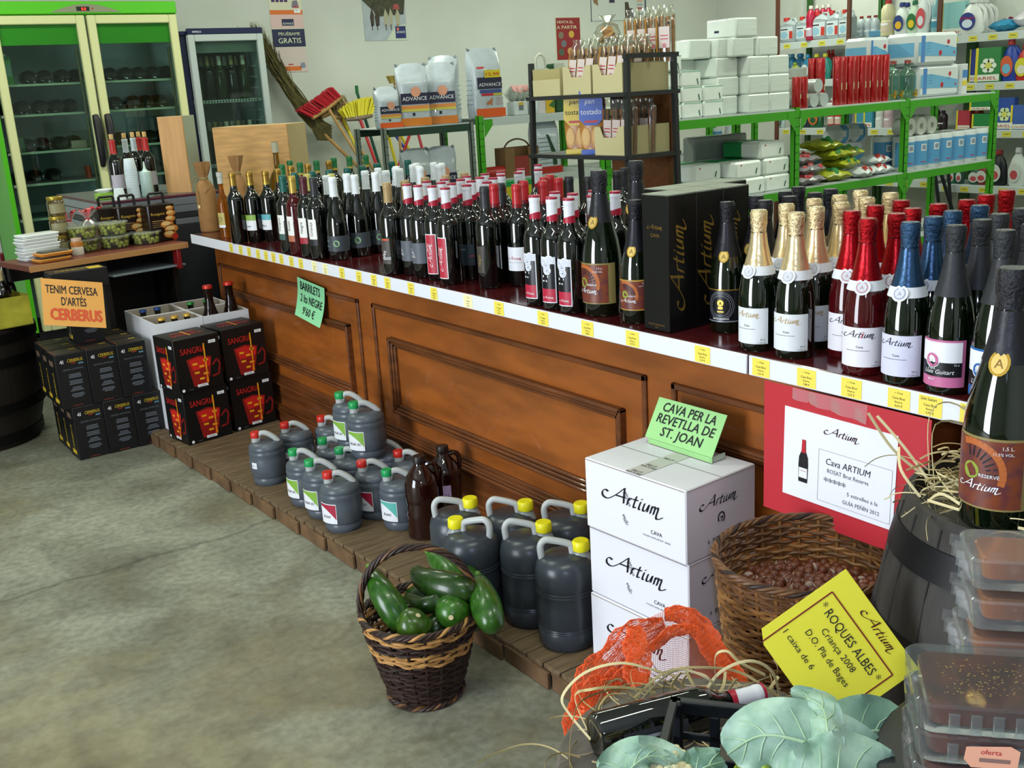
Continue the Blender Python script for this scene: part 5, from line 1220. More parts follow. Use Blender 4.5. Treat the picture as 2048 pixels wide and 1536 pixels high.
# stand that carries the wine box behind the counter
sb_ = M(); sb_.box(X0+.08, 5.29, 0, X1+.16, 5.74, .86, mat('#2a2622', .6), .003); tag(sb_.obj('cupboard'), 'low dark cupboard behind the end of the counter carrying the pine box', 'cupboard')
# ================================================================ table with deli goods
TH = .86
tl_ = empty('side_table', (.94, 5.14, 0), 'brown-topped narrow table with deli goods beside the end of the counter', 'table', None, .19)
b = M(); b.box(0, 0, TH-.028, .80, .34, TH, mat('#6b3226', .4, noise=.15, nscale=6), .002); b.box(0, -.004, TH-.03, .80, 0, TH-.001, mat('#a87848', .5), .001); b.obj('tabletop', tl_)
b = M(); DKW = mat('#14100d', .6)
b.box(.38, .1, 0, .41, .33, TH-.028, DKW); b.box(.74, .08, 0, .77, .33, TH-.028, DKW); b.box(.38, .3, 0, .77, .33, TH-.028, DKW); b.box(.02, .29, TH-.1, .77, .33, TH-.028, DKW); b.obj('frame', tl_)
b = M(); b.box(.74, .01, TH-.13, .762, .06, TH-.028, mat('#8a1a1a', .4), .003); b.obj('bracket', tl_)
b = M(); b.box(.4, .03, .74, .79, .3, .75, mat('#7f8a90', .5), .002); b.obj('lower_shelf', tl_)
def tb(px, py): return onz(px, py, TH)
MT_ = Matrix.Rotation(.19, 4, 'Z')
def on_table(px, py): q = onz(px, py, TH); return q
# white foam trays
WT = mat('#dfe3e0', .5)
tb_ = M(); rbox(tb_, -.085, -.05, 0, .085, .05, .0145, WT, .012, lambda x, y, z=0: (x, y, z), .006); tb_.box(-.07, -.035, .0145, .07, .035, .0147, mat('#c4c8c6', .6), 0)
KT = bake([('tray', tb_)])
for i in range(8): place('foam_tray', KT, (1.035+.006*math.sin(i*2.1), 5.36+.004*math.cos(i*1.7), TH+.0152*i), 'white foam tray in the pile at the left end of table, %s from the bottom' % ORD[i], 'tray', 'white foam trays in a pile', .19+.06*math.sin(i*1.3))
ft = M(); rbox(ft, -.075, -.045, 0, .075, .045, .016, mat('#d08a3a', .5), .012, lambda x, y, z=0: (x, y, z), .006); fd = M(); rbox(fd, -.068, -.038, .014, .068, .038, .024, mat('#4a4a44', .4, noise=.4, nscale=60), .012, lambda x, y, z=0: (x, y, z), -.004)
KF = bake([('tray', ft), ('filling', fd)])
for i in range(2): place('food_pack', KF, (1.06+.012*i, 5.235, TH+.0255*i), 'orange tray of dark food in front of the foam trays, '+('lower one', 'upper one')[i], 'food pack', 'orange food trays', .21)
# jars
GLD = mat('#b09a40', .35, .7)
jg = M().lathe([(0, .003), (.036, 0), (.04, .006), (.04, .066), (.036, .074), (.034, .078)], mat('#5a4a26', .08, noise=.5, nscale=90, coat=.6), 24)
jl = M().lathe([(.037, .076), (.038, .078), (.038, .09), (.036, .092), (0, .092)], GLD, 24); lb_ = M(); lb_.rect(-.05, .015, .03, .06, mat('#8a8460', .5), cyl(.0403, 0, 0), .0005, 12)
KJ = bake([('jar_body', jg), ('lid', jl), ('label', lb_)])
for i in range(3): place('jar', KJ, (1.155+.004*i, 5.44, TH+.0925*i), 'preserve jar with golden lid in the stack of jars, %s' % ('bottom', 'middle', 'top')[i], 'jar', 'stacked preserve jars', .2)
oj = M().lathe([(0, 0), (.026, 0), (.028, .004), (.028, .05), (.022, .06), (.022, .075), (0, .075)], mat('#d8d0c0', .3), 20); oj.lathe([(.0285, .04), (.0285, .06), (.02, .066)], mat('#b8702a', .4), 20); oj.lathe([(.024, .066), (.024, .08), (0, .081)], mat('#c8a890', .4), 20)
tag(oj.obj('jar', None, (1.205, 5.335, TH)), 'small white and orange jar beside the foam trays', 'jar')
# sweets in tied bags
CB = mat('#c89a78', .3, noise=.4, nscale=70); RB_ = mat('#c02834', .4); CEL = clear('#f0f4f4', .08, .1, .12)
def bag_kind():
    b = M().lathe([(0, .0), (.045, 0), (.052, .01), (.052, .1), (.045, .112), (0, .114)], CB, 20, wob=lambda a, z: 1+.05*math.sin(7*a+z*90))
    c = M().lathe([(.053, .01), (.054, .11), (.03, .135), (.009, .15), (.02, .165), (.042, .19)], CEL, 24, wob=lambda a, z: 1+.1*math.sin(6*a+z*70)); r_ = M(); r_.lathe([(.011, .145), (.013, .15), (.011, .155)], RB_, 12)
    for k in range(4):
        a = k*1.6+.3; r_.grid(3, 6, lambda u, v: (math.cos(a)*(.01+.045*v)+(u-.5)*.022*math.sin(PI*v)*-math.sin(a), math.sin(a)*(.01+.045*v)+(u-.5)*.022*math.sin(PI*v)*math.cos(a), .15+.05*math.sin(v*2.2)), RB_)
    return bake([('sweets', b), ('cellophane', c), ('ribbon', r_)])
KBg = bag_kind()
for i, (x, y) in enumerate(((1.225, 5.50), (1.31, 5.485), (1.37, 5.56))): place('sweet_bag', KBg, (x, y, TH), 'cellophane bag of sweets tied with red ribbon, %s of three' % ('left', 'front middle', 'right')[i], 'bag', 'tied bags of sweets', i*.7)
# olive tubs
TUB = clear('#eef6ee', .05, .06, .04); OLV = mat('#b2b048', .3, noise=.15, nscale=20)
def tub_kind():
    b = M().lathe([(0, 0), (.05, 0), (.054, .004), (.064, .048), (.066, .05)], TUB, 28); l_ = M().lathe([(.068, .048), (.069, .051), (.066, .056), (.06, .0535), (0, .053)], clear('#eef2f2', .1, .1, .14), 28); o_ = M(); r7 = random.Random(2)
    for k in range(70):
        a = r7.uniform(0, 2*PI); rr = .044 if k < 46 else .034*math.sqrt(r7.random()); z = .008+.034*(k % 4)/3 if k < 46 else .04
        rr += (z*.18 if k < 46 else 0); o_.lathe([(.009*math.sin(PI*i/5), -.009*math.cos(PI*i/5)) for i in range(6)], OLV, 7, Matrix.Translation((rr*math.cos(a), rr*math.sin(a), z+.003)))
    return bake([('tub', b), ('olives', o_), ('lid', l_)])
KTb = tub_kind()
for (px, py, lv, lb) in ((165, 506, 0, 'clear tub of green olives, bottom of the left pair'), (165, 506, 1, 'clear tub of green olives, top of the left pair'), (229, 498, 0, 'clear tub of green olives, bottom of the middle pair'), (227, 498, 1, 'clear tub of green olives, top of the middle pair'), (291, 490, 0, 'clear tub of green olives standing alone at the right')):
    q = on_table(px, py); place('olive_tub', KTb, (q.x+.022, q.y+.05, TH+.0565*1.15*lv), lb, 'tub', 'tubs of green olives', 0, None, 1.15)
# pastry boxes
BBX = mat('#1a0e08', .35); PAS = mat('#c87a30', .5, noise=.3, nscale=40); PAS2 = mat('#e0b878', .5); PRD = mat('#a82818', .5)
def pastry():
    b = M(); w_, d_, h_ = .15, .085, .19; b.box(-w_/2, 0, 0, w_/2, d_, h_, BBX, .006); T = plane((0, -.0004, 0), (1, 0, 0), (0, 0, 1))
    for (u, v, r_) in ((.045, .165, .022), (.048, .14, .026), (.042, .112, .028), (.02, .085, .036), (.04, .06, .038), (.03, .035, .036)): b.disc(u, v, r_, PAS, T, .0006, ry=r_*.55); b.disc(u-.005, v+.004, r_*.7, PAS2, T, .0009, ry=r_*.3)
    b.disc(.055, .018, .018, PRD, T, .001); b.text('Rosegons', -.025, .135, .02, mat('#c8a040', .5), T, .0012, sh=.25); b.rect(-.06, .105, .005, .107, PAS2, T, .001)
    for v in (.095, .085, .075): b.rect(-.06, v, -.01, v+.003, mat('#8a6a40', .5), T, .001)
    h = M(); h.tube([(-.04, d_/2, h_-.002), (-.04, d_/2, h_+.045), (-.034, d_/2, h_+.052), (.034, d_/2, h_+.052), (.04, d_/2, h_+.045), (.04, d_/2, h_-.002)], .007, BLK, 6)
    return bake([('carton', b), ('handle', h)])
KP = pastry()
for i, (x, y) in enumerate(((1.44, 5.53), (1.53, 5.49), (1.66, 5.43))): place('pastry_box', KP, (x, y, TH), 'dark pastry box with carry handle and printed biscuits, %s of three' % ('left', 'middle', 'right')[i], 'box', 'dark pastry boxes', .19)
tag(M().lathe([(0, .0), (.05, 0), (.075, .03), (.078, .032), (.07, .03), (.048, .004), (0, .004)], WHT, 24).obj('dish', None, (1.775, 5.375, CT-.04)), 'small white dish at the corner of the counter', 'dish') if False else None
# grey appliance behind
GA = mat('#8a8f98', .35, .3); GAd = mat('#2c2e32', .5)
ap = empty('grey_cabinet', (1.46, 5.75, 0), 'low grey metal cabinet behind the pastry boxes carrying bottles and cups', 'cabinet')
b = M(); b.box(0, 0, 0, .66, 1.0, .9, GAd, .004)
for k, (z0, z1, m) in enumerate(((.9, .935, GA), (.935, .965, GAd), (.965, 1.005, GA), (1.005, 1.05, GA))): b.box(-.002*k, 0, z0+.001, .66, 1.0, z1-.001, m, .003)
b.obj('body', ap); b = M(); b.box(-.005, -.005, 1.05, .665, 1.0, 1.06, mat('#5a2030', .4), .001); b.box(.0, .05, 1.06, .62, .98, 1.062, mat('#6a6e6a', .3), 0); b.obj('top', ap)
GZ = 1.0625
def on_cab(px, py): return onz(px, py, GZ)
wx = .18
b = M(); b.box(0, 0, 0, .15, .012, .41, mat('#d0a06a', .6, noise=.12, nscale=4, stretch=(10, 10, 1)), .001); b.box(0, .012, 0, .15, .13, .41, mat('#9ba08a', .65), .001); q = on_cab(328, 396)
tag(b.obj('wine_box', None, (1.86, 5.93, GZ), R(-50)), 'tall narrow pine wine box standing upright on the grey cabinet', 'box')
l, T = lab(.0375, .05, .125, .1, mat('#b8b2bc', .5), 0, 16)
pw = P_bord(.31)
def wcap(c): return cap(pw, c, .235, .29, .4)
CK_ = mat('#c8a468', .7)
def openw(c): 
    k = M().lathe([(.0105, .3), (.011, .335), (.010, .337), (0, .337)], CK_, 12)
    return bake([('glass_body', M().lathe(pw, G_DK, 22)), ('capsule', cap(pw, c, .235, .305, .4)), ('cork', k), ('label', l)])
KW1, KW2 = openw('#b82a28'), openw('#b8c4c8')
for (x, y, k, lb) in ((1.60, 5.92, KW1, 'opened red-capsuled wine bottle with pale label behind the paper cups'), (1.69, 6.0, KW2, 'opened white-capsuled wine bottle right behind the tower of cups'), (1.77, 6.12, KW2, 'opened white-capsuled wine bottle behind the squeeze bottle, left'), (1.815, 6.16, KW1, 'opened red-capsuled wine bottle behind the squeeze bottle, right'), (1.80, 6.0, KW1, 'dark wine bottle beside the tall pine wine box')):
    place('wine_bottle', k, (x, y, GZ), lb, 'bottle', 'opened wine bottles on the grey cabinet', .2)
cupm = mat('#d8e4e8', .4)
tag(M().lathe([(0, .06), (.022, .06), (.024, .058), (.032, .003), (.034, 0), (.031, .002), (0, .05)], cupm, 22).obj('paper_cup', None, (1.565, 5.80, GZ)), 'single upturned white cup in front of the red-capsuled bottle', 'cup')
c = M(); pr_ = [(.033, 0)]
for k in range(12): pr_ += [(.0335, .012*k), (.0335, .012*k+.004), (.0318, .012*k+.005)]
pr_ += [(.0335, .145), (.027, .205), (.0255, .207), (0, .207)]
tag(M().lathe(pr_, cupm, 24).obj('cup_tower', None, (1.655, 5.85, GZ)), 'tall tower of nested white cups turned upside down', 'cups')
sq = M().lathe([(0, .003), (.03, 0), (.033, .004), (.032, .1), (.03, .115)], mat('#b9d4cc', .35), 24); sc_ = M().lathe([(.03, .113), (.031, .118), (.03, .132), (.014, .138), (.007, .15), (.0035, .185), (0, .186)], mat('#c8e0d8', .35), 20, wob=lambda a, z: 1+(.02*math.sin(12*a) if z < .133 else 0))
KQ = bake([('bottle_body', sq), ('nozzle_cap', sc_)]); place('squeeze_bottle', KQ, (1.725, 5.83, GZ), 'pale green squeeze bottle with pointed nozzle', 'bottle')
b = M(); rbox(b, -.05, -.03, 0, .05, .03, .035, mat('#8ab83a', .4), .015, lambda x, y, z=0: (x, y, z)); b.lathe([(.02, .03), (.045, .05), (.03, .056), (0, .05)], WHT, 12, sq=(1.2, .7)); tag(b.obj('sponge_pack', None, (1.53, 5.95, GZ)), 'green and white packet lying beside the dark fridge handles', 'packet')
# ================================================================ double fridge
FY = 7.3; FGN = mat('#4fb21c', .35); CRM = mat('#c8c894', .4); FIN = mat('#d2dedc', .5); GLS = clear('#dfeee8', .03, .02)
fg = empty('display_fridge', (1.92, FY, 0), 'tall two-door display fridge with bright green header and cream door frames', 'fridge')
x0, x1, zt = 1.30-1.92, 2.52-1.92, 2.20
b = M(); b.box(x0, .02, .12, x0+.03, .62, zt-.08, FGN); b.box(x1-.03, .02, .12, x1, .62, zt-.08, FIN); b.box(x0, .6, .12, x1, .62, zt-.08, FIN); b.box(x0, .02, .1, x1, .62, .15, BLK); b.box(x0, .02, zt-.085, x1, .62, zt, FGN); b.box(-.015, .03, .15, .015, .08, zt-.085, FIN); b.box(x0+.01, .05, 0, x1-.01, .6, .1, BLK); b.obj('cabinet', fg)
b = M(); b.box(x0, -.01, zt-.075, x1, .02, zt, FGN, .004); T = plane((0.02, -.0105, zt-.066), (1, 0, 0), (0, 0, 1))
b.poly([(-.22, .0)]+[(-.22+.44*k/16, .05*math.sin(PI*k/16)) for k in range(1, 16)]+[(.22, 0)], mat('#7f8468', .4), T, .002); b.rect(-.06, .008, .02, .034, mat('#10140e', .3), T, .003); b.text('8.8', -.015, .012, .024, mat('#ff3020', .4, emit=3), T, .0035); b.disc(.04, .022, .006, mat('#a83028', .4), T, .003)
b.obj('header', fg)
for (a, c, hs) in ((1.35-1.92, -.004, 1), (.012, 2.507-1.92, -1)):
    d = M(); z0, z1, fw_ = .16, zt-.085, .052
    d.box(a, -.03, z0, a+fw_, .015, z1, CRM, .005); d.box(c-fw_, -.03, z0, c, .015, z1, CRM, .005); d.box(a+fw_, -.03, z1-fw_, c-fw_, .015, z1, CRM, .005); d.box(a+fw_, -.03, z0, c-fw_, .015, z0+fw_, CRM, .005)
    do = d.obj('door', fg)
    M().box(a+fw_, -.008, z0+fw_, c-fw_, -.004, z1-fw_, GLS).obj('glass', do)
    M().box(a+fw_, .0, z1-fw_-.12, c-fw_, .004, z1-fw_, FGN).obj('green_panel', do)
    h = M(); hx = (c-.03) if hs == 1 else (a+.03); h.tube([(hx, -.035, 1.18), (hx, -.055, 1.22), (hx, -.055, 1.46), (hx, -.035, 1.5)], [.016, .022, .026, .02], BLK, 10); h.obj('handle', do)
    M().tube([((c-fw_-.012) if hs == 1 else (c-fw_-.01), .03, z0+.05), ((c-fw_-.012) if hs == 1 else (c-fw_-.01), .03, z1-.2)], .01, mat('#6a6040', .4), 8).obj('edge_bar', do)
SHL = {}
for side, (a, c) in enumerate(((1.345-1.92, -.02), (.02, 2.485-1.92))):
    for k, z in enumerate((1.715, 1.53, 1.30, 1.10, .88, .6)):
        s = M(); s.box(a, .06, z-.014, c, .075, z, mat('#b8c0a8', .4)); s.box(a, .075, z-.006, c, .58, z, mat('#6a7674', .4)); s.obj('shelf', fg); SHL[side, k] = (1.92+a, 1.92+c, z)
BOTT = bake([('glass_body', M().lathe([(0, .012), (.03, .004), (.038, 0), (.042, .008), (.042, .16), (.03, .2), (.015, .235), (.014, .29), (.016, .3), (0, .302)], mat('#0c100a', .1), 16)), ('capsule', M().lathe([(.016, .25), (.017, .302), (0, .303)], mat('#8a7a40', .4), 12))])
fb = 0
rr = random.Random(9)
for (s, k, n_, x_off) in ((0, 0, 4, .22), (0, 1, 6, .06), (0, 2, 4, .14), (0, 3, 3, .07), (1, 0, 6, .03), (1, 1, 5, .05), (1, 2, 5, .04), (1, 3, 4, .05)):
    xa, xb, z = SHL[s, k]
    for i in range(n_):
        x = xa+x_off+.09*i+(.02 if i > 1 else 0)
        if x > xb-.045: break
        place('wine_bottle', BOTT, (x, FY+.09+rr.uniform(0, .03), z+.0425), 'dark bottle lying on the %s fridge shelf behind the %s door, %s from the left' % (('top', 'second', 'third', 'fourth')[k], ('left', 'right')[s], ORD[i]), 'bottle', 'bottles lying in the display fridge', 0, (-PI/2, 0, 0))
b = M(); b.box(-.035, 0, 0, .035, .07, .17, mat('#7a9a8a', .4), .004); b.box(-.035, -.0005, 0, .035, 0, .05, mat('#4a8a3a', .5)); b.box(-.035, -.0005, .12, .035, 0, .17, mat('#5a9a5a', .5)); b.lathe([(.012, .17), (.012, .185), (0, .185)], mat('#b8c8a0', .4), 12, Matrix.Translation((.012, .035, 0))); tag(b.obj('milk_carton', None, (SHL[0, 0][0]+.08, FY+.09, 1.716)), 'pale green carton on the top shelf behind the left fridge door', 'carton')
for i, (s, k, x, c_, w_, h_, t) in enumerate(((0, 2, .40, '#a89888', .1, .05, 'pinkish packet on the third shelf behind the left fridge door'), (0, 2, .03, '#5a6a54', .09, .09, 'grey-green bag on the third shelf at the left of the fridge'), (0, 3, .5, '#b03a1c', .025, .08, 'small orange-red packet on the fourth fridge shelf'))):
    b = M(); rbox(b, -w_/2, 0, 0, w_/2, .08, h_, mat(c_, .5), .01, lambda x, y, z=0: (x, y, z)); xa, xb, z = SHL[s, k]; tag(b.obj('food_packet', None, (min(xb-.07, xa+x+w_/2), FY+.1, z+.0005)), t, 'packet')
# ================================================================ small fridge
SX0, SX1 = 2.565, 3.10; NV = mat('#141c3c', .3)
sf = empty('bottle_fridge', (2.83, FY, 0), 'narrower glass-door fridge with dark blue top band behind the wine box', 'fridge')
a, c = SX0-2.83, SX1-2.83
b = M(); GI = mat('#a9b2ae', .5); b.box(a-.045, .02, 0, a, .58, 2.005, NV, .004); b.box(c-.02, .02, 0, c, .58, 1.99, GI); b.box(a, .56, 0, c, .58, 1.99, GI); b.box(a-.045, .0, 1.985, c, .58, 2.01, NV, .003); b.box(a, .02, 0, c, .58, .12, NV); b.obj('cabinet', sf)
d = M(); DF = mat('#a2aaa6', .35); fw_ = .045
d.box(a, -.03, .12, a+fw_, .015, 1.985, DF, .004); d.box(c-fw_, -.03, .12, c, .015, 1.985, DF, .004); d.box(a+fw_, -.03, 1.985-fw_, c-fw_, .015, 1.985, DF, .004); d.box(a+fw_, -.03, .12, c-fw_, .015, .2, DF, .004); dd = d.obj('door', sf)
M().box(a+fw_, -.008, .2, c-fw_, -.004, 1.985-fw_, GLS).obj('glass', dd)
b = M(); b.box(a, -.03, 1.986, c, -.0, 2.025, NV, .003); b.text('INFRICO', -.2, 1.997, .016, WHT, lambda u, v, w=0: (u, -.0305-w, v)); b.obj('header', sf)
b = M(); b.box(a+.02, .05, 1.87, c-.02, .054, 1.94, mat('#a8aca0', .5)); b.obj('light_panel', sf)
for z in (1.555, 1.12, .7):
    s = M(); s.box(a+.01, .06, z-.02, c-.02, .066, z, mat('#c8ccc4', .4)); s.box(a+.01, .066, z-.006, c-.02, .54, z, mat('#9aa29c', .4))
    for k in range(22): s.box(a+.03+k*.021, .058, z-.016, a+.04+k*.021, .0602, z-.004, BLK)
    s.obj('shelf', sf)
for k in range(8): M().tube([(c-.03, .1, 1.25+.075*k), (c-.035, .3, 1.255+.075*k)], .006, mat('#c8ccc4', .4), 6).obj('shelf_rest', sf)
KF1, KF2 = wine(PB, G_DK, [cap(PB, '#8a7a50', .25, .317)], [vlab(0, '#a8a8a0', '')] if False else []), wine(PB, mat('#28301a', .1), [cap(PB, '#b8b4a0', .25, .317)])
n_ = 0
for z, nn_, nm_ in ((1.555, 5, 'upper'), (1.12, 5, 'lower')):
    for j in range(2):
        for i in range(nn_):
            place('wine_bottle', KF1 if (i+j) % 2 else KF2, (2.83+a+.075+i*.087, FY+.12+j*.12, z+.0005), 'bottle standing in the narrow fridge, %s shelf, %s row, %s from the left' % (nm_, ('front', 'back')[j], ORD[i]), 'bottle', 'bottles in the narrow fridge', 0, None, (1, 1, .93 if z > 1.5 else .9))
# ================================================================ wall posters
WY = YW-.002
def wposter(pA, pB, lb, draw, base, cat='poster'):
    # pA top-left pixel, pB bottom-right pixel on the back wall
    a = ony(pA[0], pA[1], WY); c = ony(pB[0], pB[1], WY); W_, H_ = c.x-a.x, a.z-c.z
    b = M(); T = plane((0, 0, 0), (1, 0, 0), (0, 0, 1)); b.box(0, -.001, 0, W_, .001, H_, mat(base, .6), 0, lambda x, y, z: (x, y, z)); draw(b, lambda u, v, w=0: (u, -.001-w, v), W_, H_)
    return tag(b.obj('poster', None, (a.x, WY, c.z)), lb, cat)
def d1(b, T, W_, H_):
    O = mat('#d8702c', .5); P = mat('#d8b8b4', .6); N = mat('#20284c', .5); V = mat('#4a3060', .5)
    b.rect(0, H_*.78, W_, H_*.84, O, T, .001); b.rect(0, H_*.60, W_, H_*.78, P, T, .001); b.rect(0, H_*.345, W_, H_*.585, N, T, .001); b.rect(0, 0, W_, H_*.34, mat('#cfc0bc', .6), T, .001)
    b.text('PRUÉBAME', W_*.52, H_*.50, H_*.06, mat('#d8dcb8', .5), T, .002, fit=W_*.66); b.text('GRATIS', W_*.52, H_*.395, H_*.1, mat('#e8ecc8', .5), T, .002, fit=W_*.7)
    b.rect(W_*.33, H_*.63, W_*.7, H_*.72, N, T, .002); b.text('ADVANCE', W_*.515, H_*.645, H_*.04, WHT, T, .003, fit=W_*.33)
    for k in range(4): b.rect(W_*(.08+k*.13), H_*.945, W_*(.18+k*.13), H_*1.0, V, T, .001)
    b.poly([(W_*.68, H_*.87), (W_*.9, H_*.9), (W_*.86, H_*.97), (W_*.72, H_*.96)], mat('#7a7480', .5), T, .002); b.rect(W_*.72, H_*.87, W_*.9, H_*.89, mat('#a83c48', .5), T, .003); b.rect(W_*.74, H_*.8, W_*.94, H_*.85, WHT, T, .002); b.text('12', W_*.82, H_*.825, H_*.03, INK, T, .003)
    b.rect(W_*.2, H_*.02, W_*.78, H_*.08, O, T, .002); b.poly([(W_*.76, H_*.05), (W_*.93, H_*.06), (W_*.9, H_*.13), (W_*.78, H_*.12)], mat('#8088a0', .5), T, .002); b.rect(W_*.4, H_*.1, W_*.55, H_*.115, RED, T, .002)
wposter((536, -4), (617, 143), 'tall dog food poster with dark blue band on the back wall', d1, '#d4d2b8')
def d2(b, T, W_, H_):
    b.rect(0, 0, W_, H_*.55, mat('#a8b2b8', .6, noise=.15, nscale=12), T, .001); r8 = random.Random(8)
    b.poly([(0, H_*.85), (W_*.25, H_*.62), (W_*.3, H_*.5), (W_*.95, H_*.55), (W_, H_*.85), (W_*.5, H_), (0, H_)], mat('#2c2c24', .6, col2='#4a4a2c', nscale=25), T, .0015)
    for (u, w_) in ((.2, .1), (.32, .12), (.52, .11), (.64, .11), (.8, .12)): b.poly([(W_*(u-w_/2), H_*.5), (W_*(u-w_/3), H_*.3), (W_*(u+w_/3), H_*.32), (W_*(u+w_/2), H_*.55), (W_*u, H_*.68)], mat('#3a3024' if u < .5 else '#a8a488', .6), T, .002); b.rect(W_*(u-.02), H_*.22, W_*(u), H_*.34, mat('#4a4038', .6), T, .002)
    b.poly([(W_*.7, H_*.66), (W_*.86, H_*.66), (W_*.84, H_*.76), (W_*.74, H_*.78)], mat('#a84a48', .6), T, .0025)
    b.poly([(W_*.5, 0), (W_, 0), (W_, H_*.34), (W_*.72, H_*.3)], mat('#c4ccb8', .6), T, .0025); b.rect(W_*.72, H_*.04, W_*.97, H_*.3, mat('#1c2464', .5), T, .003); b.text('ADVANCE', W_*.845, H_*.15, H_*.07, WHT, T, .004, fit=W_*.2); b.disc(W_*.78, H_*.24, W_*.03, mat('#d86848', .5), T, .004)
wposter((722, -14), (815, 80), 'poster of sled dogs running in snow on the back wall', d2, '#a8b2b4')
def d3(b, T, W_, H_):
    b.rect(W_*.02, 0, W_*.98, H_*.99, mat('#8a2024', .5), T, .001); Lm = mat('#d8d8b8', .5)
    b.text('VENTA EL', W_*.38, H_*.86, H_*.09, Lm, T, .002, fit=W_*.66); b.text('A PARTIR', W_*.45, H_*.73, H_*.11, Lm, T, .002, fit=W_*.8)
    for (u, v, c_) in ((.2, .58, '#7a6a58'), (.62, .6, '#c8a040'), (.3, .38, '#6a6a72'), (.2, .18, '#4a5a4a'), (.55, .2, '#c89a60')): b.disc(W_*u, H_*v, W_*.11, mat(c_, .5), T, .002)
wposter((1110, 35), (1163, 118), 'dark red poster with pale lettering behind the bread display', d3, '#c8c8a8')
def d4(b, T, W_, H_):
    N = mat('#3a4650', .5)
    b.rect(0, 0, W_*.012, H_, N, T, .001); b.rect(W_*.96, H_*.0, W_*.985, H_, N, T, .001); b.rect(0, H_*.02, W_, H_*.03, N, T, .001)
    b.poly([(W_*.6, H_*.1), (W_*.78, H_*.12), (W_*.74, H_*.42), (W_*.68, H_*.42), (W_*.66, H_*.62), (W_*.6, H_*.62)], mat('#4a3c34', .6), T, .002); b.poly([(W_*.05, H_*.6), (W_*.13, H_*.5), (W_*.12, H_*.7), (W_*.04, H_*.8)], mat('#8a6a48', .6), T, .002); b.poly([(W_*.32, H_*.6), (W_*.42, H_*.6), (W_*.4, H_*.9), (W_*.34, H_*.9)], mat('#34304a', .6), T, .002)
    for v, c_ in ((.8, '#c84858'), (.62, '#c8a888'), (.5, '#9aa8b0'), (.38, '#a84038'), (.2, '#8898a0')): b.rect(W_*.82, H_*v, W_*.92, H_*(v+.07), mat(c_, .5), T, .002)
wposter((1180, -20), (1294, 42), 'white framed chart of dog breeds high on the back wall', d4, '#c4cac4')
# ================================================================ brooms
def yl(px, py, Y): return ony(px, py, Y)
WDH = mat('#b08a52', .55, noise=.15, nscale=20); RDH = mat('#a81820', .35); YLH = mat('#d0c028', .4)
def stick(p, q, r_, m): return M().tube([p, p.lerp(q, .5), q], r_, m, 8)
bb = yl(612, 222, 7.72); e = empty('birch_broom', bb, 'large birch twig broom leaning upside down against the back wall', 'broom')
b = M(); r9 = random.Random(5); TW_ = [mat('#4a4420', .8), mat('#5c5426', .8), mat('#383418', .8)]
hd = yl(720, 335, 7.5)
for k in range(420):
    t = r9.random(); tx = 505+62*t+r9.uniform(-12, 12); ty = 52+92*t+r9.uniform(-16, 16); Yq = 7.25 if tx > 524 else 7.7
    if r9.random() < .05: tx -= 28; ty -= 14; Yq = 7.93
    tip = yl(tx, ty, min(7.92, 7.84+r9.uniform(-.05, .06))); m_ = yl(551+32*t+r9.uniform(-9, 9), 142+36*t+r9.uniform(-9, 9), 7.8+r9.uniform(-.09, .06)); st_ = yl(610+r9.uniform(-13, 13), 222+r9.uniform(-9, 9), 7.72+r9.uniform(-.03, .03)); lo = yl(648+r9.uniform(-13, 16), 266+r9.uniform(-16, 16), 7.66)
    b.tube([p-bb for p in smooth_line([lo, st_, m_, tip], 2)], [.005, .005, .006, .005, .004, .003, .0012], TW_[k % 3], 4)
b.obj('twigs', e)
b = M(); h0 = yl(640, 260, 7.68); h1 = yl(735, 352, 7.56); dh = (h1-h0).normalized(); h2 = h0+dh*((h0.z-.015)/-dh.z); b.tube([h0-bb, h1-bb, h2-bb], .014, WDH, 8); b.obj('handle', e)
b = M()
for k in range(3): p = yl(618+9*k, 228+9*k, 7.71); b.lathe([(.045, -.006), (.049, 0), (.045, .006)], TWINE, 16, Matrix.Translation(p-bb) @ (hd-bb).to_track_quat('Z', 'Y').to_matrix().to_4x4())
b.obj('binding', e)
def broom(name, headA, headB, tipA, tipB, foot, Y, bm, blockm, hm, lb, nb=200, arch=0, thick=.05):
    a = yl(*headA, Y); c = yl(*headB, Y); o = a.lerp(c, .5); e = empty('broom', o, lb, 'broom', 'brooms leaning on the back wall'); ta, tc = yl(*tipA, Y+.02), yl(*tipB, Y+.02); b = M(); r_ = random.Random(nb)
    for k in range(nb):
        t = r_.random(); off = Vector((0, r_.uniform(-thick, thick)*.6, 0)); p = a.lerp(c, t)+off; q = ta.lerp(tc, t)+off*1.5+(ta-a).normalized()*(arch*math.sin(PI*t)+r_.uniform(-.006, .006)); b.tube([p-o, q-o], .0042, bm, 4)
    b.obj('bristles', e); b = M(); d = (c-a).normalized(); n = (ta-a).normalized()
    b.tube([a-o-n*.01, a.lerp(c, .5)-o-n*.016, c-o-n*.01], [.018, .024, .018], blockm, 10); b.obj('block', e)
    f = yl(*foot, Y-.15); dd_ = (f-o).normalized(); f = o+dd_*((o.z-.015)/-dd_.z); b = M(); b.tube([-n*.02, (f-o).lerp(-n*.02, .5), f-o], .0125, hm, 8); b.obj('handle', e); return e
broom('b', (622, 235), (680, 192), (594, 222), (662, 174), (725, 332), 7.62, RED, WDH, WDH, 'broom with bright red bristles and wooden block beside the twig broom', 260)
broom('b', (640, 232), (692, 203), (632, 220), (684, 190), (745, 335), 7.7, mat('#8a7a50', .7), WDH, WDH, 'tan wooden brush broom half hidden behind the red bristled one', 120)
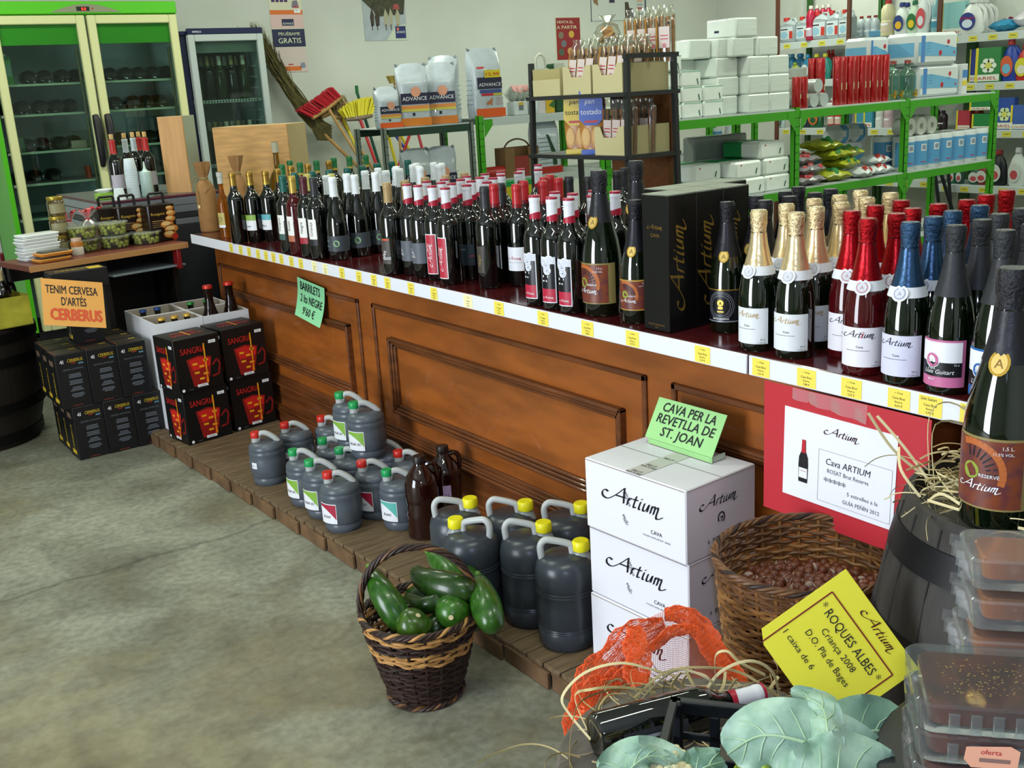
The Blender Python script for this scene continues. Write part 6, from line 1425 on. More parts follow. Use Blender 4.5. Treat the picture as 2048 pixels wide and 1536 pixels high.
broom('b', (690, 236), (742, 228), (680, 222), (757, 194), (752, 330), 7.55, mat('#d8cc30', .5), mat('#8a7a6a', .5), RDH, 'broom with arched yellow bristles and red handle', 260, .035)
broom('b', (668, 232), (700, 226), (664, 214), (700, 206), (728, 330), 7.66, mat('#6a5a3a', .7), mat('#a88a58', .5), YLH, 'brown bristled broom with yellow handle between red and yellow brooms', 90)
for (p, q, m_, lb, Y) in (((714, 184), (765, 350), mat('#1f5a48', .4), 'green-tipped broom handle behind the yellow broom', 7.8), ((757, 194), (800, 360), YLH, 'yellow and green pole right of the yellow broom', 7.8), ((785, 262), (812, 300), mat('#24409a', .4), 'blue pole seen below the green shelf', 7.7), ((822, 262), (802, 318), RDH, 'short red pole slanting below the green shelf', 7.6), ((835, 262), (845, 300), mat('#a83038', .4), 'dark red pole at the right below the green shelf', 7.7), ((797, 262), (835, 330), YLH, 'long yellow pole slanting below the green shelf', 7.75)):
    a = yl(*p, Y); f = yl(*q, Y-.04); d = (f-a).normalized(); t = (a.z-.02)/(-d.z) if d.z < 0 else 1
    b = M(); b.tube([Vector((0, 0, 0)), d*t*.5, d*t], .0125, m_, 8); b.lathe([(0, -.02), (.014, -.015), (.014, .05)], mat('#1f6a3a', .4), 8, Matrix.Rotation(0, 4, 'X')) if 'green' in lb[:6] else None
    tag(b.obj('pole', None, a), lb, 'pole', 'poles leaning behind the shelves')
b = M(); c0_ = yl(790, 166, 7.5)
for k in range(120): t = rnd.uniform(-1, 1); b.tube([(t*.04, rnd.uniform(-.02, .02), 0), (t*.062, rnd.uniform(-.03, .03), .055)], .004, mat('#9a8840', .7), 4)
b.tube([(0, 0, .005), (0, 0, -c0_.z+.03)], .012, WDH, 8); tag(b.obj('broom', None, c0_), 'straw-coloured broom head sticking up behind the dog food bags', 'broom', 'brooms leaning on the back wall')
# ================================================================ racks behind the counter
GRN = mat('#3f9c18', .4); GRD = mat('#1d3a2c', .45); SHW = mat('#b9c2c0', .45); HOLE = mat('#12240a', .6)
def rack(name, o, xs, depth, shelves, zt, lb, pm=GRN, rails=True, lip=None, gus=True, lw=.022):
    e = empty(name, o, lb, 'shelving')
    for x in xs:
        for y in (0, depth-.035):
            b = M(); b.box(x-lw, y, 0, x+lw, y+.004, zt, pm); b.box(x-lw, y, 0, x-lw+.004, y+.035, zt, pm)
            z = .05
            while z < zt-.02:
                T = plane((x, y-.0003, z), (1, 0, 0), (0, 0, 1))
                for u in (-.011, .011): b.disc(u, 0, .0045, HOLE, T, .0004, 8)
                z += .05
            b.obj('upright', e)
    for z in shelves:
        for xa, xb in zip(xs, xs[1:]):
            b = M(); b.box(xa+.02, .0, z-.008, xb-.02, depth, z, SHW, 0); b.obj('shelf_board', e)
            b = M(); m_ = lip or pm; b.box(xa+.023, -.003, z-.055, xb-.023, .0005, z-.008, m_); b2 = M(); b2.box(xa+.023, depth, z-.055, xb-.023, depth+.003, z-.008, m_); b2.obj('rail', e)
            if gus:
                for s_, xx in ((1, xa+.022), (-1, xb-.022)): b.add([(xx, -.0045, z-.01), (xx+s_*.07, -.0045, z-.01), (xx+s_*.07, -.0045, z-.05), (xx, -.0045, z-.13)], [(0, 1, 2, 3)] if s_ == 1 else [(3, 2, 1, 0)], pm)
            b.obj('rail', e)
    return e
CYF = 4.2; CZ = 1.30; CZ2 = .865; CZ3 = .815
rk = rack('green_rack', (0, CYF, 0), (3.99, 5.06, 6.13, 7.16), .5, (CZ, .84, .4), 1.31, 'bright green perforated metal rack of paper goods behind the counter')
AYF = 6.0
rack('green_rack', (0, AYF, 0), (4.03, 5.1, 6.2, 6.72), .5, (1.335, .92, .45), 1.35, 'green and white wall-side rack partly hidden behind the bread display', GRN, True, SHW)
rack('dark_rack', (0, AYF+.02, 0), (3.31, 3.97), .4, (1.315, .8), 1.315, 'dark green metal table rack under the dog food bags', mat('#6f7a72', .45), True, GRD, False, .014)
# second-level board of the counter-side rack keeps its own height per bay
def at_c(px, z, Y=CYF+.03): 
    # world x of a pixel column on the plane y = Y at about height z
    py = 768
    x = 0
    for it in range(6):
        q = ony(px, py, Y); # find py so that q.z == z
        v = Vector((q.x, Y, z))-CAM; py = 768-FOC*v.dot(_u)/v.dot(_fw)
    return ony(px, py, Y).x
# tissue packs
TIS = mat('#eaf2ec', .35, noise=.04, nscale=20); TSG = mat('#1f8a5a', .45); TSE = mat('#d4ddd6', .4, noise=.1, nscale=3, stretch=(1, 1, 60)); DOT = mat('#20284a', .5)
def tissue(w_, d_, h_, green):
    b = M(); b.box(-w_/2, 0, 0, w_/2, d_, h_, TIS, .008); T = plane((0, -.0006, 0), (1, 0, 0), (0, 0, 1))
    if green:
        b.rect(-w_/2+.006, h_-.006, w_/2-.006, h_-.002, TSG, T, .0006); b.poly([(w_/2-.03, .01), (w_/2-.022, .01), (w_/2-.03, h_*.5), (w_/2-.038, h_*.5)], mat('#3a6a58', .5), T, .0008)
    else:
        b.rect(-w_/2+.01, .008, w_/2-.01, h_-.008, TSE, T, .0004)
        Ts = plane((-w_/2-.0006, d_/2, 0), (0, -1, 0), (0, 0, 1)); b.rect(-.05, .03, -.015, .042, DOT, Ts, .0006); b.rect(-d_/2+.02, h_-.004, d_/2-.06, h_-.002, DOT, Ts, .0006)
    return bake([('pack', b)])
KTG = tissue(.155, .2, .082, True); KTW = tissue(.172, .23, .102, False); KTS = tissue(.172, .23, .102, False)
nmb = ['bottom', 'second', 'third', 'fourth', 'fifth']
for c_, (px, n_) in enumerate(((1337, 4), (1376, 3), (1418, 2))):
    x = at_c(px, CZ+.1, CYF+.04) if c_ else 4.055
    x = 4.075+c_*.16
    for k in range(n_): place('tissue_pack', KTG, (x+.004*(k % 2), CYF+.03+.006*(k % 3), CZ+.0005+.083*k), 'green-edged white tissue pack on the rack, %s stack, %s layer' % (('left', 'middle', 'right')[c_], nmb[k]), 'tissue pack', 'white tissue packs on the green rack')
for c_, x in enumerate((4.755, 4.93)):
    for k in range(3): place('tissue_pack', KTW, (x, CYF+.02+.004*k, CZ+.0005+.1035*k), 'white tissue pack in the right-hand block, %s column, %s layer' % (('left', 'right')[c_], nmb[k]), 'tissue pack', 'white tissue packs on the green rack')
for i, (x, y, z, lb) in enumerate(((4.64, .035, 3, 'white tissue pack on the fourth layer, left one'), (4.835, .03, 3, 'white tissue pack on the fourth layer, right one'), (4.66, .03, 4, 'white tissue pack crowning the pile of tissue packs'))): place('tissue_pack', KTW, (x, CYF+y, CZ+.0005+.1035*z), lb, 'tissue pack', 'white tissue packs on the green rack')
for k in range(4): place('tissue_pack', KTW, (4.555+.01*(k % 2), CYF+.08, CZ+.0005+.1035*k), 'white tissue pack between the green-edged packs and the block, %s layer' % nmb[k], 'tissue pack', 'white tissue packs on the green rack')
for k, (x, lv) in enumerate(((4.36, 4),)): place('tissue_pack', KTW, (4.385, CYF+.12, CZ+.0005+.1035*3), 'white tissue pack near the top left of the pile', 'tissue pack', 'white tissue packs on the green rack')
for k in range(3): place('tissue_pack', KTW, (4.385, CYF+.245, CZ+.0005+.1035*k), 'white tissue pack hidden behind the green-edged packs, %s layer' % nmb[k], 'tissue pack', 'white tissue packs on the green rack')
# red grave candles
RC = mat('#b00e12', .26, .45, coat=1); 
def candle(h): b = M().lathe([(0, .002), (.027, 0), (.0285, .004), (.0285, h-.004), (.027, h), (.0, h-.002)], RC, 20); l_ = M(); l_.rect(-.006, h*.32, .006, h*.46, mat('#c8b890', .5), cyl(.0287, 0, .2), .0005, 4); return bake([('tube', b), ('sticker', l_)])
KC1, KC2 = candle(.285), candle(.182)
for i in range(2): place('candle', KC2, (5.10+.0585*i, CYF+.045, CZ), 'short red candle tube beside the tissue packs, %s of two' % ('left', 'right')[i], 'candle', 'red candle tubes on the rack')
for i in range(9): place('candle', KC1, (5.495+.0582*i, CYF+.06+.01*(i % 2), CZ), 'tall red candle tube in the row, %s from the left' % ORD[i], 'candle', 'red candle tubes on the rack')
for i in range(2): place('candle', KC1, (5.42-.035*0+.0*i, CYF+.13+.06*i, CZ), 'tall red candle tube standing behind the wrapped cups, %s' % ('nearer one', 'farther one')[i], 'candle', 'red candle tubes on the rack')
# wrapped cups
CW_ = mat('#c8d2d0', .2, trans=.3)
def cupstack(L, r_): 
    b = M(); p = [(0, 0)]
    for k in range(10): p += [(r_, L*k/10), (r_*.94, L*(k+.9)/10)]
    p += [(r_*.75, L), (0, L)]; b.lathe(p, CW_, 18); return bake([('cups', b)])
KCu = cupstack(.17, .04)
for i, (x, z, y) in enumerate(((5.245, .042, .03), (5.335, .042, .03), (5.28, .125, .03))): place('cup_stack', KCu, (x, CYF+y, CZ+z), 'sleeve of white plastic cups lying beside the red candles, %s' % ('lower left', 'lower right', 'upper')[i], 'cups', 'sleeves of plastic cups', 0, (-PI/2, 0, 0))
b = M(); rbox(b, 0, 0, 0, .26, .12, .06, mat('#c4ccc6', .12, trans=.5, ior=1.1), .03, lambda x, y, z=0: (x, y+.01*math.sin(x*40), z+.006*math.sin(x*55))); tag(b.obj('plastic_pack', None, (5.13, CYF+.2, CZ+.17)), 'clear wrinkled plastic pack on top behind the sleeves of cups', 'pack')
b = M(); b.box(0, 0, 0, .28, .12, .168, mat('#b8bcb4', .5), .004); tag(b.obj('plastic_pack', None, (5.12, CYF+.2, CZ)), 'pale pack below the clear wrinkled pack on the rack', 'pack')
# demijohns
DJ = clear('#b4dcc4', .1, .03, .04); BRS = mat('#c89a30', .25, .9)
dj = M().lathe([(0, .004), (.045, 0), (.05, .006), (.05, .15), (.046, .17), (.025, .19), (.02, .2), (.02, .215), (.024, .22), (.022, .225)], DJ, 22); tp = M(); tp.tube([(0, -.048, .03), (0, -.078, .03)], .008, BRS, 8); tp.tube([(0, -.072, .04), (0, -.072, .012)], .007, BRS, 8); tp.box(-.016, -.076, .045, .016, -.068, .052, BRS); tp.tube([(0, -.072, .04), (0, -.072, .06)], .004, BRS, 6); ck = M().lathe([(.019, .218), (.021, .24), (.018, .245), (0, .245)], mat('#8a3a34', .5), 14)
KD = bake([('glass_body', dj), ('tap', tp), ('stopper', ck)])
for i, x in enumerate((6.03, 6.145, 6.255)): place('demijohn', KD, (x, CYF+.1+(.03 if i == 1 else 0), CZ), 'pale green glass jar with brass tap, %s of three' % ('left', 'middle', 'right')[i], 'jar', 'glass jars with taps')
# toilet paper packs
TPW = mat('#cfd6d6', .35); TPB = mat('#6aa8cc', .4); TPD = mat('#4a80c0', .4)
def tpack(w_, h_, d_):
    b = M(); b.box(0, 0, 0, w_, d_, h_, TPW, .02); T = plane((0, -.0008, 0), (1, 0, 0), (0, 0, 1))
    b.poly([(.02, h_*.3), (w_-.02, h_*.24), (w_-.02, h_*.5), (w_*.6, h_*.62), (w_*.3, h_*.72), (.02, h_*.7)], TPB, T, .0006); b.rect(w_*.1, .02, w_*.19, h_-.02, TPD, T, .001); b.disc(w_*.56, h_*.36, h_*.085, RED, T, .0012); b.disc(w_*.75, h_*.7, h_*.07, RED, T, .0012); b.disc(w_*.9, h_*.36, h_*.04, RED, T, .0012); b.text('PAPER', w_*.72, h_*.53, h_*.07, TPD, T, .0012)
    for v in (.66, .58, .5, .42): b.rect(w_*.22, h_*v, w_*.32, h_*v+.003, TPD, T, .001)
    Ts = plane((-.0008, d_/2, 0), (0, -1, 0), (0, 0, 1)); b.rect(-d_/2+.02, h_*.28, d_/2-.02, h_*.7, TPB, Ts, .0006)
    return bake([('pack', b)])
KTP = tpack(.46, .205, .24)
place('toilet_paper', KTP, (6.34, CYF+.07, CZ), 'large blue and white toilet paper pack on the rack, lower one', 'toilet paper', 'toilet paper packs on the rack')
place('toilet_paper', KTP, (6.29, CYF+.06, CZ+.2055), 'large blue and white toilet paper pack on the rack, upper right one', 'toilet paper', 'toilet paper packs on the rack')
KTP2 = tpack(.22, .2, .2); place('toilet_paper', KTP2, (6.05, CYF+.25, CZ), 'toilet paper pack standing behind the glass jars', 'toilet paper', 'toilet paper packs on the rack'); place('toilet_paper', KTP2, (6.05, CYF+.25, CZ+.2005), 'smaller toilet paper pack at the upper left, above the glass jars', 'toilet paper', 'toilet paper packs on the rack')
b = M(); b.box(0, 0, 0, .06, .1, .2, mat('#d0d4d4', .4), .003); b.box(-.0005, -.0008, .11, .0605, 0, .16, TPD); b.box(-.0005, -.0008, .06, .06, 0, .09, mat('#d8c848', .5)); tag(b.obj('carton', None, (6.82, CYF+.06, CZ)), 'narrow white carton with blue and yellow bands beside the toilet paper', 'carton')
# second shelf of the green rack
Z2 = .8405
def tiss2(w_, d_, h_): 
    b = M(); b.box(-w_/2, 0, 0, w_/2, d_, h_, TIS, .012); b.box(-w_/2-.001, d_*.45, -.0005, w_/2*.98, d_+.001, h_+.0012, mat('#1f8a4a', .45), .012); T = plane((0, -.0006, 0), (1, 0, 0), (0, 0, 1)); b.poly([(w_/2-.06, .02), (w_/2-.05, .02), (w_/2-.04, h_*.55), (w_/2-.05, h_*.55)], mat('#3a6a58', .5), T, .0008); b.disc(-w_*.3, h_*.8, .005, RED, T, .0008)
    return bake([('pack', b)])
KT2 = tiss2(.22, .3, .095)
for (x, y, lv, lb) in ((4.93, .03, 0, 'bottom right'), (4.93, .035, 1, 'middle right'), (4.90, .045, 2, 'top right'), (4.70, .02, 0, 'bottom middle'), (4.68, .03, 1, 'upper middle'), (4.46, .1, 0, 'bottom left'), (4.44, .12, 1, 'upper left')): place('tissue_pack', KT2, (x, CYF+y, Z2+.0965*lv), 'green and white tissue pack on the lower shelf of the rack, %s' % lb, 'tissue pack', 'green and white tissue packs')
b = M(); b.box(0, 0, 0, .46, .1, .33, mat('#8a928c', .2, noise=.15, nscale=6, coat=.3), .01); tag(b.obj('wrapped_pack', None, (4.58, CYF+.37, Z2)), 'large grey plastic wrapped pack behind the green and white tissues', 'pack')
def pillow(w_, d_, h_, m, m2, seed):
    b = M(); r_ = random.Random(seed); ph = [r_.uniform(0, 6) for _ in range(4)]
    def fn(s_):
        return lambda u, v: ((u-.5)*w_*(1-.12*math.sin(PI*v)**.0*0), (v-.5)*d_, h_/2+s_*h_/2*(max(0, math.sin(PI*u))*max(0, math.sin(PI*v)))**.45+.006*math.sin(u*16+ph[0])*math.sin(v*13+ph[1]))
    b.grid(16, 12, fn(1), m); b.grid(16, 12, lambda u, v: fn(-1)(1-u, v), m)
    for k in range(7):
        u, v = r_.uniform(.22, .78), r_.uniform(.05, .4); q = fn(1)(u, v); T = plane((q[0], q[1], q[2]+.002), (1, 0, 0), (0, .7, 1)); b.disc(0, 0, r_.uniform(.012, .022), m2, T, .002, 8, r_.uniform(.01, .02))
    return bake([('bag', b)])
PY_ = mat('#a8b030', .25, trans=.1, noise=.3, nscale=15); PGN = mat('#1f7a38', .35); PCL = mat('#a8a4a8', .2, trans=.3, noise=.3, nscale=20); PRD_ = mat('#a81c20', .35); PWT = mat('#d4dcdc', .25)
kk1 = [pillow(.22, .2, .075, PY_, PGN, s_) for s_ in range(3)]; kk2 = [pillow(.24, .2, .07, PCL, PRD_, 9+s_) for s_ in range(2)]; kk3 = pillow(.2, .16, .065, PWT, mat('#a83028', .4), 20)
pos_y = [(5.50, .06, 0), (5.62, .08, 1), (5.54, .09, 2), (5.46, .1, 3), (5.7, .12, 2), (5.45, .3, 0), (5.4, .3, 1)]
for i, (x, y, lv) in enumerate(pos_y): place('snack_bag', kk1[i % 3], (x, CYF+.05+y, Z2+.062*lv), 'yellow and green glossy bag in the heap on the lower shelf, %s' % ('bottom front', 'second layer front', 'third layer middle', 'uppermost', 'third layer right', 'back bottom', 'back upper')[i], 'bag', 'yellow and green bags on the rack', (i*.5) % .6-.3)
for i, (x, y, lv) in enumerate(((5.22, .05, 0), (5.25, .07, 1), (5.23, .09, 2))): place('snack_bag', kk2[i % 2], (x, CYF+.05+y, Z2+.06*lv), 'clear bag with red pieces left of the yellow bags, %s' % nmb[i], 'bag', 'clear bags with red pieces', .1*i-.1)
for i, (x, y, lv) in enumerate(((5.97, .06, 0), (5.99, .09, 1), (5.76, .02, 0))): place('snack_bag', kk3, (x, CYF+.05+y, Z2+.056*lv), 'white glossy bag on the lower shelf, %s' % ('right bottom', 'right top', 'nearer the yellow bags')[i], 'bag', 'white bags on the rack', .1*i)
for i in range(2): b = M(); b.box(0, 0, 0, .25, .16, .2, TPW, .02); b.box(.01, -.001, .06, .25, 0, .15, TPB); tag(b.obj('wrapped_pack', None, (5.6+i*.27, CYF+.32, Z2)), 'white and blue wrapped pack behind the bags, %s' % ('left', 'right')[i], 'pack', 'wrapped packs behind the bags')
# kitchen rolls
KRB = mat('#5a9ccc', .35)
def kroll():
    b = M().lathe([(0, .004), (.066, 0), (.0705, .008), (.0705, .21), (.066, .218), (.02, .219), (.02, .214), (0, .214)], TPW, 24); l_ = M(); T = cyl(.0708); l_.rect(-.1, .028, .1, .185, KRB, T, .0005, 16); l_.rect(-.012, .12, .032, .165, WHT, T, .001, 6); l_.rect(-.005, .128, .025, .158, mat('#8a98a8', .5), T, .0014, 4); l_.rect(-.01, .045, .03, .052, mat('#a84878', .5), T, .001, 4)
    return bake([('roll', b), ('wrapper', l_)])
KKR = kroll()
for i in range(7): place('kitchen_roll', KKR, (6.225+.1425*i if i < 7 else 0, CYF+.085, Z2-.0), 'blue-wrapped kitchen roll on the rack, %s from the left' % ORD[i], 'kitchen roll', 'blue kitchen rolls', -.35) if 6.225+.1425*i < 7.1 else None
def troll(): 
    b = M().lathe([(.02, 0), (.056, 0), (.058, .004), (.058, .1), (.056, .104), (.02, .104), (.02, 0)], mat('#d2d6cc', .7), 24); return bake([('roll', b)])
KTR = troll()
for i in range(3): place('toilet_roll', KTR, (6.26+.12*i, CYF+.06, Z2+.2195+.059), 'toilet roll facing front on top of the kitchen rolls, %s of three' % ('left', 'middle', 'right')[i], 'toilet roll', 'toilet rolls on the kitchen rolls', 0, (-PI/2, 0, 0))
for i in range(2): place('toilet_roll', KTR, (6.62+.12*i, CYF+.26, Z2+.2195+.059), 'toilet roll farther back on the kitchen rolls, %s' % ('left', 'right')[i], 'toilet roll', 'toilet rolls on the kitchen rolls', 0, (-PI/2, 0, 0))
for i in range(5): place('kitchen_roll', KKR, (6.25+.1425*i, CYF+.27, Z2), 'blue-wrapped kitchen roll in the back row, %s from the left' % ORD[i], 'kitchen roll', 'blue kitchen rolls', -.35)
for i in range(2): b = M(); b.box(0, 0, 0, .17, .14, .115, TPW, .03); b.box(.03, -.001, .0, .14, .141, .116, KRB, .028); b.rect(.05, .04, .09, .08, WHT, plane((0, -.0012, 0), (1, 0, 0), (0, 0, 1)), .0006); tag(b.obj('toilet_paper', None, (5.82+i*.155*1.12, CYF+.30, Z2+.201)), 'small blue toilet paper pack left of the front-facing rolls, %s' % ('left', 'right')[i], 'toilet paper', 'small blue toilet paper packs')
# ================================================================ bread display
BM_ = mat('#2a2c2c', .5); BRB = mat('#7a4e28', .7, noise=.15, nscale=40); TRY = mat('#cdc494', .6); TRYd = mat('#b4aa7c', .65)
DX, DY = 3.14, 3.55; dw, dl = .31, .69     # depth along x, length along y
bd = empty('bread_display', (DX, DY, 0), 'black metal display stand with cream trays of bread sticks behind the counter', 'display stand')
for (x, y, t) in ((0, 0, .02), (0, dl, .02), (dw, 0, -.015), (dw, dl, -.015)):
    b = M(); b.tube([(x-t, y-(.015 if y == 0 else -.0), 0), (x+t, y, 1.62)], .0155, BM_, 4); b.obj('post', bd)
for z in (1.195, 1.465, .75):
    b = M(); b.box(-.014, -.012, z-.018, dw+.014, dl+.012, z, BM_); b.obj('shelf', bd)
b = M(); b.box(.0, -.012, 1.605, dw+.008, .008, 1.625, BM_); b.obj('top_rail', bd)
b = M(); b.box(dw-.012, .02, .2, dw-.004, dl-.25, 1.46, BRB); b.obj('back_board', bd)
def tray(l_, d_, h_, notch=True):
    # front (notched) face looks to -x
    b = M(); t = .003; b.box(0, 0, 0, d_, l_, t, TRYd); b.box(0, 0, t, d_, t, h_, TRYd); b.box(0, l_-t, t, d_, l_, h_, TRYd); b.box(d_-t, t, t, d_, l_-t, h_, TRYd)
    if notch:
        f = [(0, 0), (l_, 0), (l_, h_), (l_*.82, h_), (l_*.7, h_*.62), (l_*.3, h_*.62), (l_*.18, h_), (0, h_)]
        n = len(f); vs = [(0, y, z) for y, z in f]+[(-t, y, z) for y, z in f]; b.add(vs, [tuple(range(n)), tuple(range(2*n-1, n-1, -1))]+[((i+1) % n, i, i+n, (i+1) % n+n) for i in range(n)], TRY)
    else: b.box(-t, 0, 0, 0, l_, h_*.6, TRY)
    return bake([('tray', b)])
KTy = tray(.2, .27, .125); KTe = tray(.21, .27, .125, False)
tr = [('bread_tray', KTe, DX+.012, DY+.46, 1.4655, 'cream cardboard tray with a low front at the far end of top shelf'), ('bread_tray', KTy, DX+.012, DY+.235, 1.4655, 'cream notched tray in the middle of the display top shelf'), ('bread_tray', KTy, DX+.012, DY+.02, 1.4655, 'cream notched tray at the near end of the display top shelf'), ('bread_tray', KTy, DX+.012, DY+.02, 1.1955, 'cream notched tray of bread sticks on the lower display shelf')]
for a in tr: place(a[0], a[1], (a[2], a[3], a[4]), a[5], 'tray', 'cream trays in the bread display')
BRD_ = mat('#b07c34', .6, noise=.35, nscale=50); BRD2 = mat('#8a5424', .6, noise=.35, nscale=50); LBL = mat('#d8c8c4', .5); CEL2 = clear('#f4f4ec', .06, .1, .03)
def bag_sticks(m, lab_=True, h=.2):
    b = M(); r_ = random.Random(3)
    for k in range(9): x = -.036+.009*k; y = .012*((k*5) % 3-1); b.tube([(x, y, .003), (x+r_.uniform(-.002, .002), y, h*r_.uniform(.93, 1))], .006, m, 6)
    c = M(); c.lathe([(.046, 0), (.047, h*.6), (.046, h), (.03, h+.02), (.036, h+.04)], CEL2, 14, sq=(1, .5), wob=lambda a, z: 1+.06*math.sin(5*a+z*90)); p = [('bread_sticks', b), ('cellophane', c)]
    if lab_: l_ = M(); T = plane((0, -.0245, 0), (1, 0, 0), (0, 0, 1)); l_.rect(-.024, h*.3, .024, h*.75, LBL, T, .0005); l_.rect(-.018, h*.55, .018, h*.57, RED, T, .001); l_.rect(-.018, h*.48, .018, h*.5, RED, T, .001); l_.disc(0, h*.35, .01, mat('#c88080', .5), T, .001); l_.disc(.02, h*.82, .006, BLK, T, .001); p.append(('label', l_))
    return bake(p)
KBS = bag_sticks(BRD_); KBS2 = bag_sticks(BRD2)
ib = 0
for (y0, n_, z) in ((DY+.04, 3, 1.469), (DY+.255, 3, 1.469)):
    for j in range(2):
        for i in range(n_): place('bread_bag', KBS, (DX+.05+j*.1, y0+.03+i*.06, z), 'clear bag of bread sticks in the %s top tray, %s row, %s' % (('near' if y0 < DY+.1 else 'middle'), ('front', 'back')[j], ('right', 'centre', 'left')[i]), 'bag', 'bags of bread sticks', 0, (R(-6), R(4), R(-88)))
for i in range(4): place('bread_bag', KBS, (DX+.28-.0, DY+.03+i*.07, 1.469+.115), 'upright bag of bread sticks at the back of the top shelf, %s' % ORD[i], 'bag', 'bags of bread sticks', 0, (0, 0, R(-60)))
for j in range(2):
    for i in range(3): place('bread_bag', KBS2, (DX+.06+j*.11, DY+.05+i*.06, 1.199), 'brown bag of bread sticks in the lower tray, %s row, %s' % (('front', 'back')[j], ('right', 'centre', 'left')[i]), 'bag', 'brown bags of bread sticks', 0, (0, R(3), R(-85)))
# knotted bag and printed cookies on top
b = M().lathe([(0, .0), (.05, .005), (.06, .05), (.045, .085), (.015, .1), (.04, .13)], CEL2, 18, wob=lambda a, z: 1+.14*math.sin(5*a+z*50)); c = M()
for k in range(8): c.tube([(rnd.uniform(-.035, .035), rnd.uniform(-.035, .035), rnd.uniform(.01, .03)), (rnd.uniform(-.035, .035), rnd.uniform(-.03, .03), rnd.uniform(.05, .08))], .012, BRD_, 6)
KN = bake([('bread_rolls', c), ('cellophane', b)]); place('bread_bag', KN, (DX+.2, DY+.33, 1.469+.21), 'tied clear bag of bread rolls heaped on top of the display', 'bag', None)
# toast bags
def toast(bc, word):
    b = M(); w_, d_, h_ = .11, .07, .25
    def fn(u, v):
        a = 2*PI*u; p = .8+.2*math.sin(PI*min(1, v*1.0)); k = (1-max(0, (v-.85)/.15)*.75); return (w_/2*p*math.copysign(abs(math.cos(a))**.7, math.cos(a)), d_/2*k*math.copysign(abs(math.sin(a))**.7, math.sin(a)), h_*v)
    b.grid(24, 12, fn, mat('#b8803c', .3, noise=.2, nscale=20)); T = plane((0, -d_/2-.0005, 0), (1, 0, 0), (0, 0, 1)); Bm = mat(bc, .35)
    b.poly([(-.047, .25), (-.05, .14), (-.025, .115), (.025, .115), (.05, .14), (.047, .25)], Bm, T, .001); b.rect(-.045, 0, .045, .02, Bm, T, .001); b.text('pan', -.005, .2, .028, WHT if bc != '#d0b820' else INK, T, .002, sh=.2); b.text('tostado', 0, .158, .03, WHT if bc != '#d0b820' else INK, T, .002, fit=.085); b.rect(-.028, .125, .028, .134, RED, T, .002)
    for u in (-.024, .018): b.disc(u, .065, .02, mat('#d09a50', .5), T, .0015, ry=.042); b.disc(u, .07, .015, mat('#e0b878', .5), T, .002, ry=.034)
    b.text('NATURAL', 0, .028, .014, mat('#d8a8a0', .5), T, .002)
    return bake([('bag', b)])
place('toast_bag', toast('#d0b820', ''), (DX+.075, DY+.42, 1.1955), 'yellow-topped bag of toasted bread on the lower display shelf', 'bag', 'bags of toasted bread', R(-52), None, 1.14)
place('toast_bag', toast('#2250b0', ''), (DX+.07, DY+.3, 1.1955), 'blue-topped bag of toasted bread on the lower display shelf', 'bag', 'bags of toasted bread', R(-52), None, 1.14)
# ================================================================ dog food
def foodbag(w_, d_, h_, foot, art):
    b = M(); SIL = mat('#b4bec4', .25, noise=.12, nscale=12, coat=.3, bump=.9)
    def fn(u, v):
        a = 2*PI*u; k = 1-max(0, (v-.72)/.28)*.86; c_, s_ = math.cos(a), math.sin(a); return (w_/2*(1+.05*math.sin(v*9))*math.copysign(abs(c_)**.45, c_), d_/2*k*math.copysign(abs(s_)**.45, s_)+.012*v*v, h_*v+.012*math.sin(a*3)*(v > .9))
    b.grid(32, 16, fn, SIL); T = lambda u, v, w=0: (u, -d_/2*(1-max(0, (v/h_-.72)/.28)*.86)+.012*(v/h_)**2-.003-w, v); F = mat(foot, .4)
    b.grid(6, 4, lambda u, v: (-w_*.5+w_*u, h_*.005+h_*.13*v, .0), F, True, T); art(b, T, w_, h_)
    for s_ in (-1, 1):
        Ts = lambda u, v, w=0: (s_*(w_/2*1.03+.002+w), u, v)
        for k in range(6): b.rect(-d_*.3, h_*(.2+.07*k), d_*.3, h_*(.2+.07*k)+.003, mat('#5a7a86', .5), Ts, .001)
    return bake([('bag', b)])
NVY = mat('#20203c', .4)
def art1(b, T, w_, h_):
    b.grid(6, 6, lambda u, v: (-w_*.45+w_*.9*u, h_*(.36+.18*v), 0), NVY, True, lambda u, v, w=0: T(u, v, w+.001)); b.text('ADVANCE', 0, h_*.42, h_*.09, WHT, T, .003, fit=w_*.8); b.rect(-w_*.45, h_*.28, w_*.45, h_*.34, mat('#d88a40', .5), T, .001); b.rect(-w_*.45, h_*.24, w_*.45, h_*.28, mat('#c8c050', .5), T, .001); b.disc(w_*.05, h_*.56, w_*.16, mat('#d89878', .5), T, .002); b.rect(-w_*.1, h_*.17, -w_*.02, h_*.22, INK, T, .001)
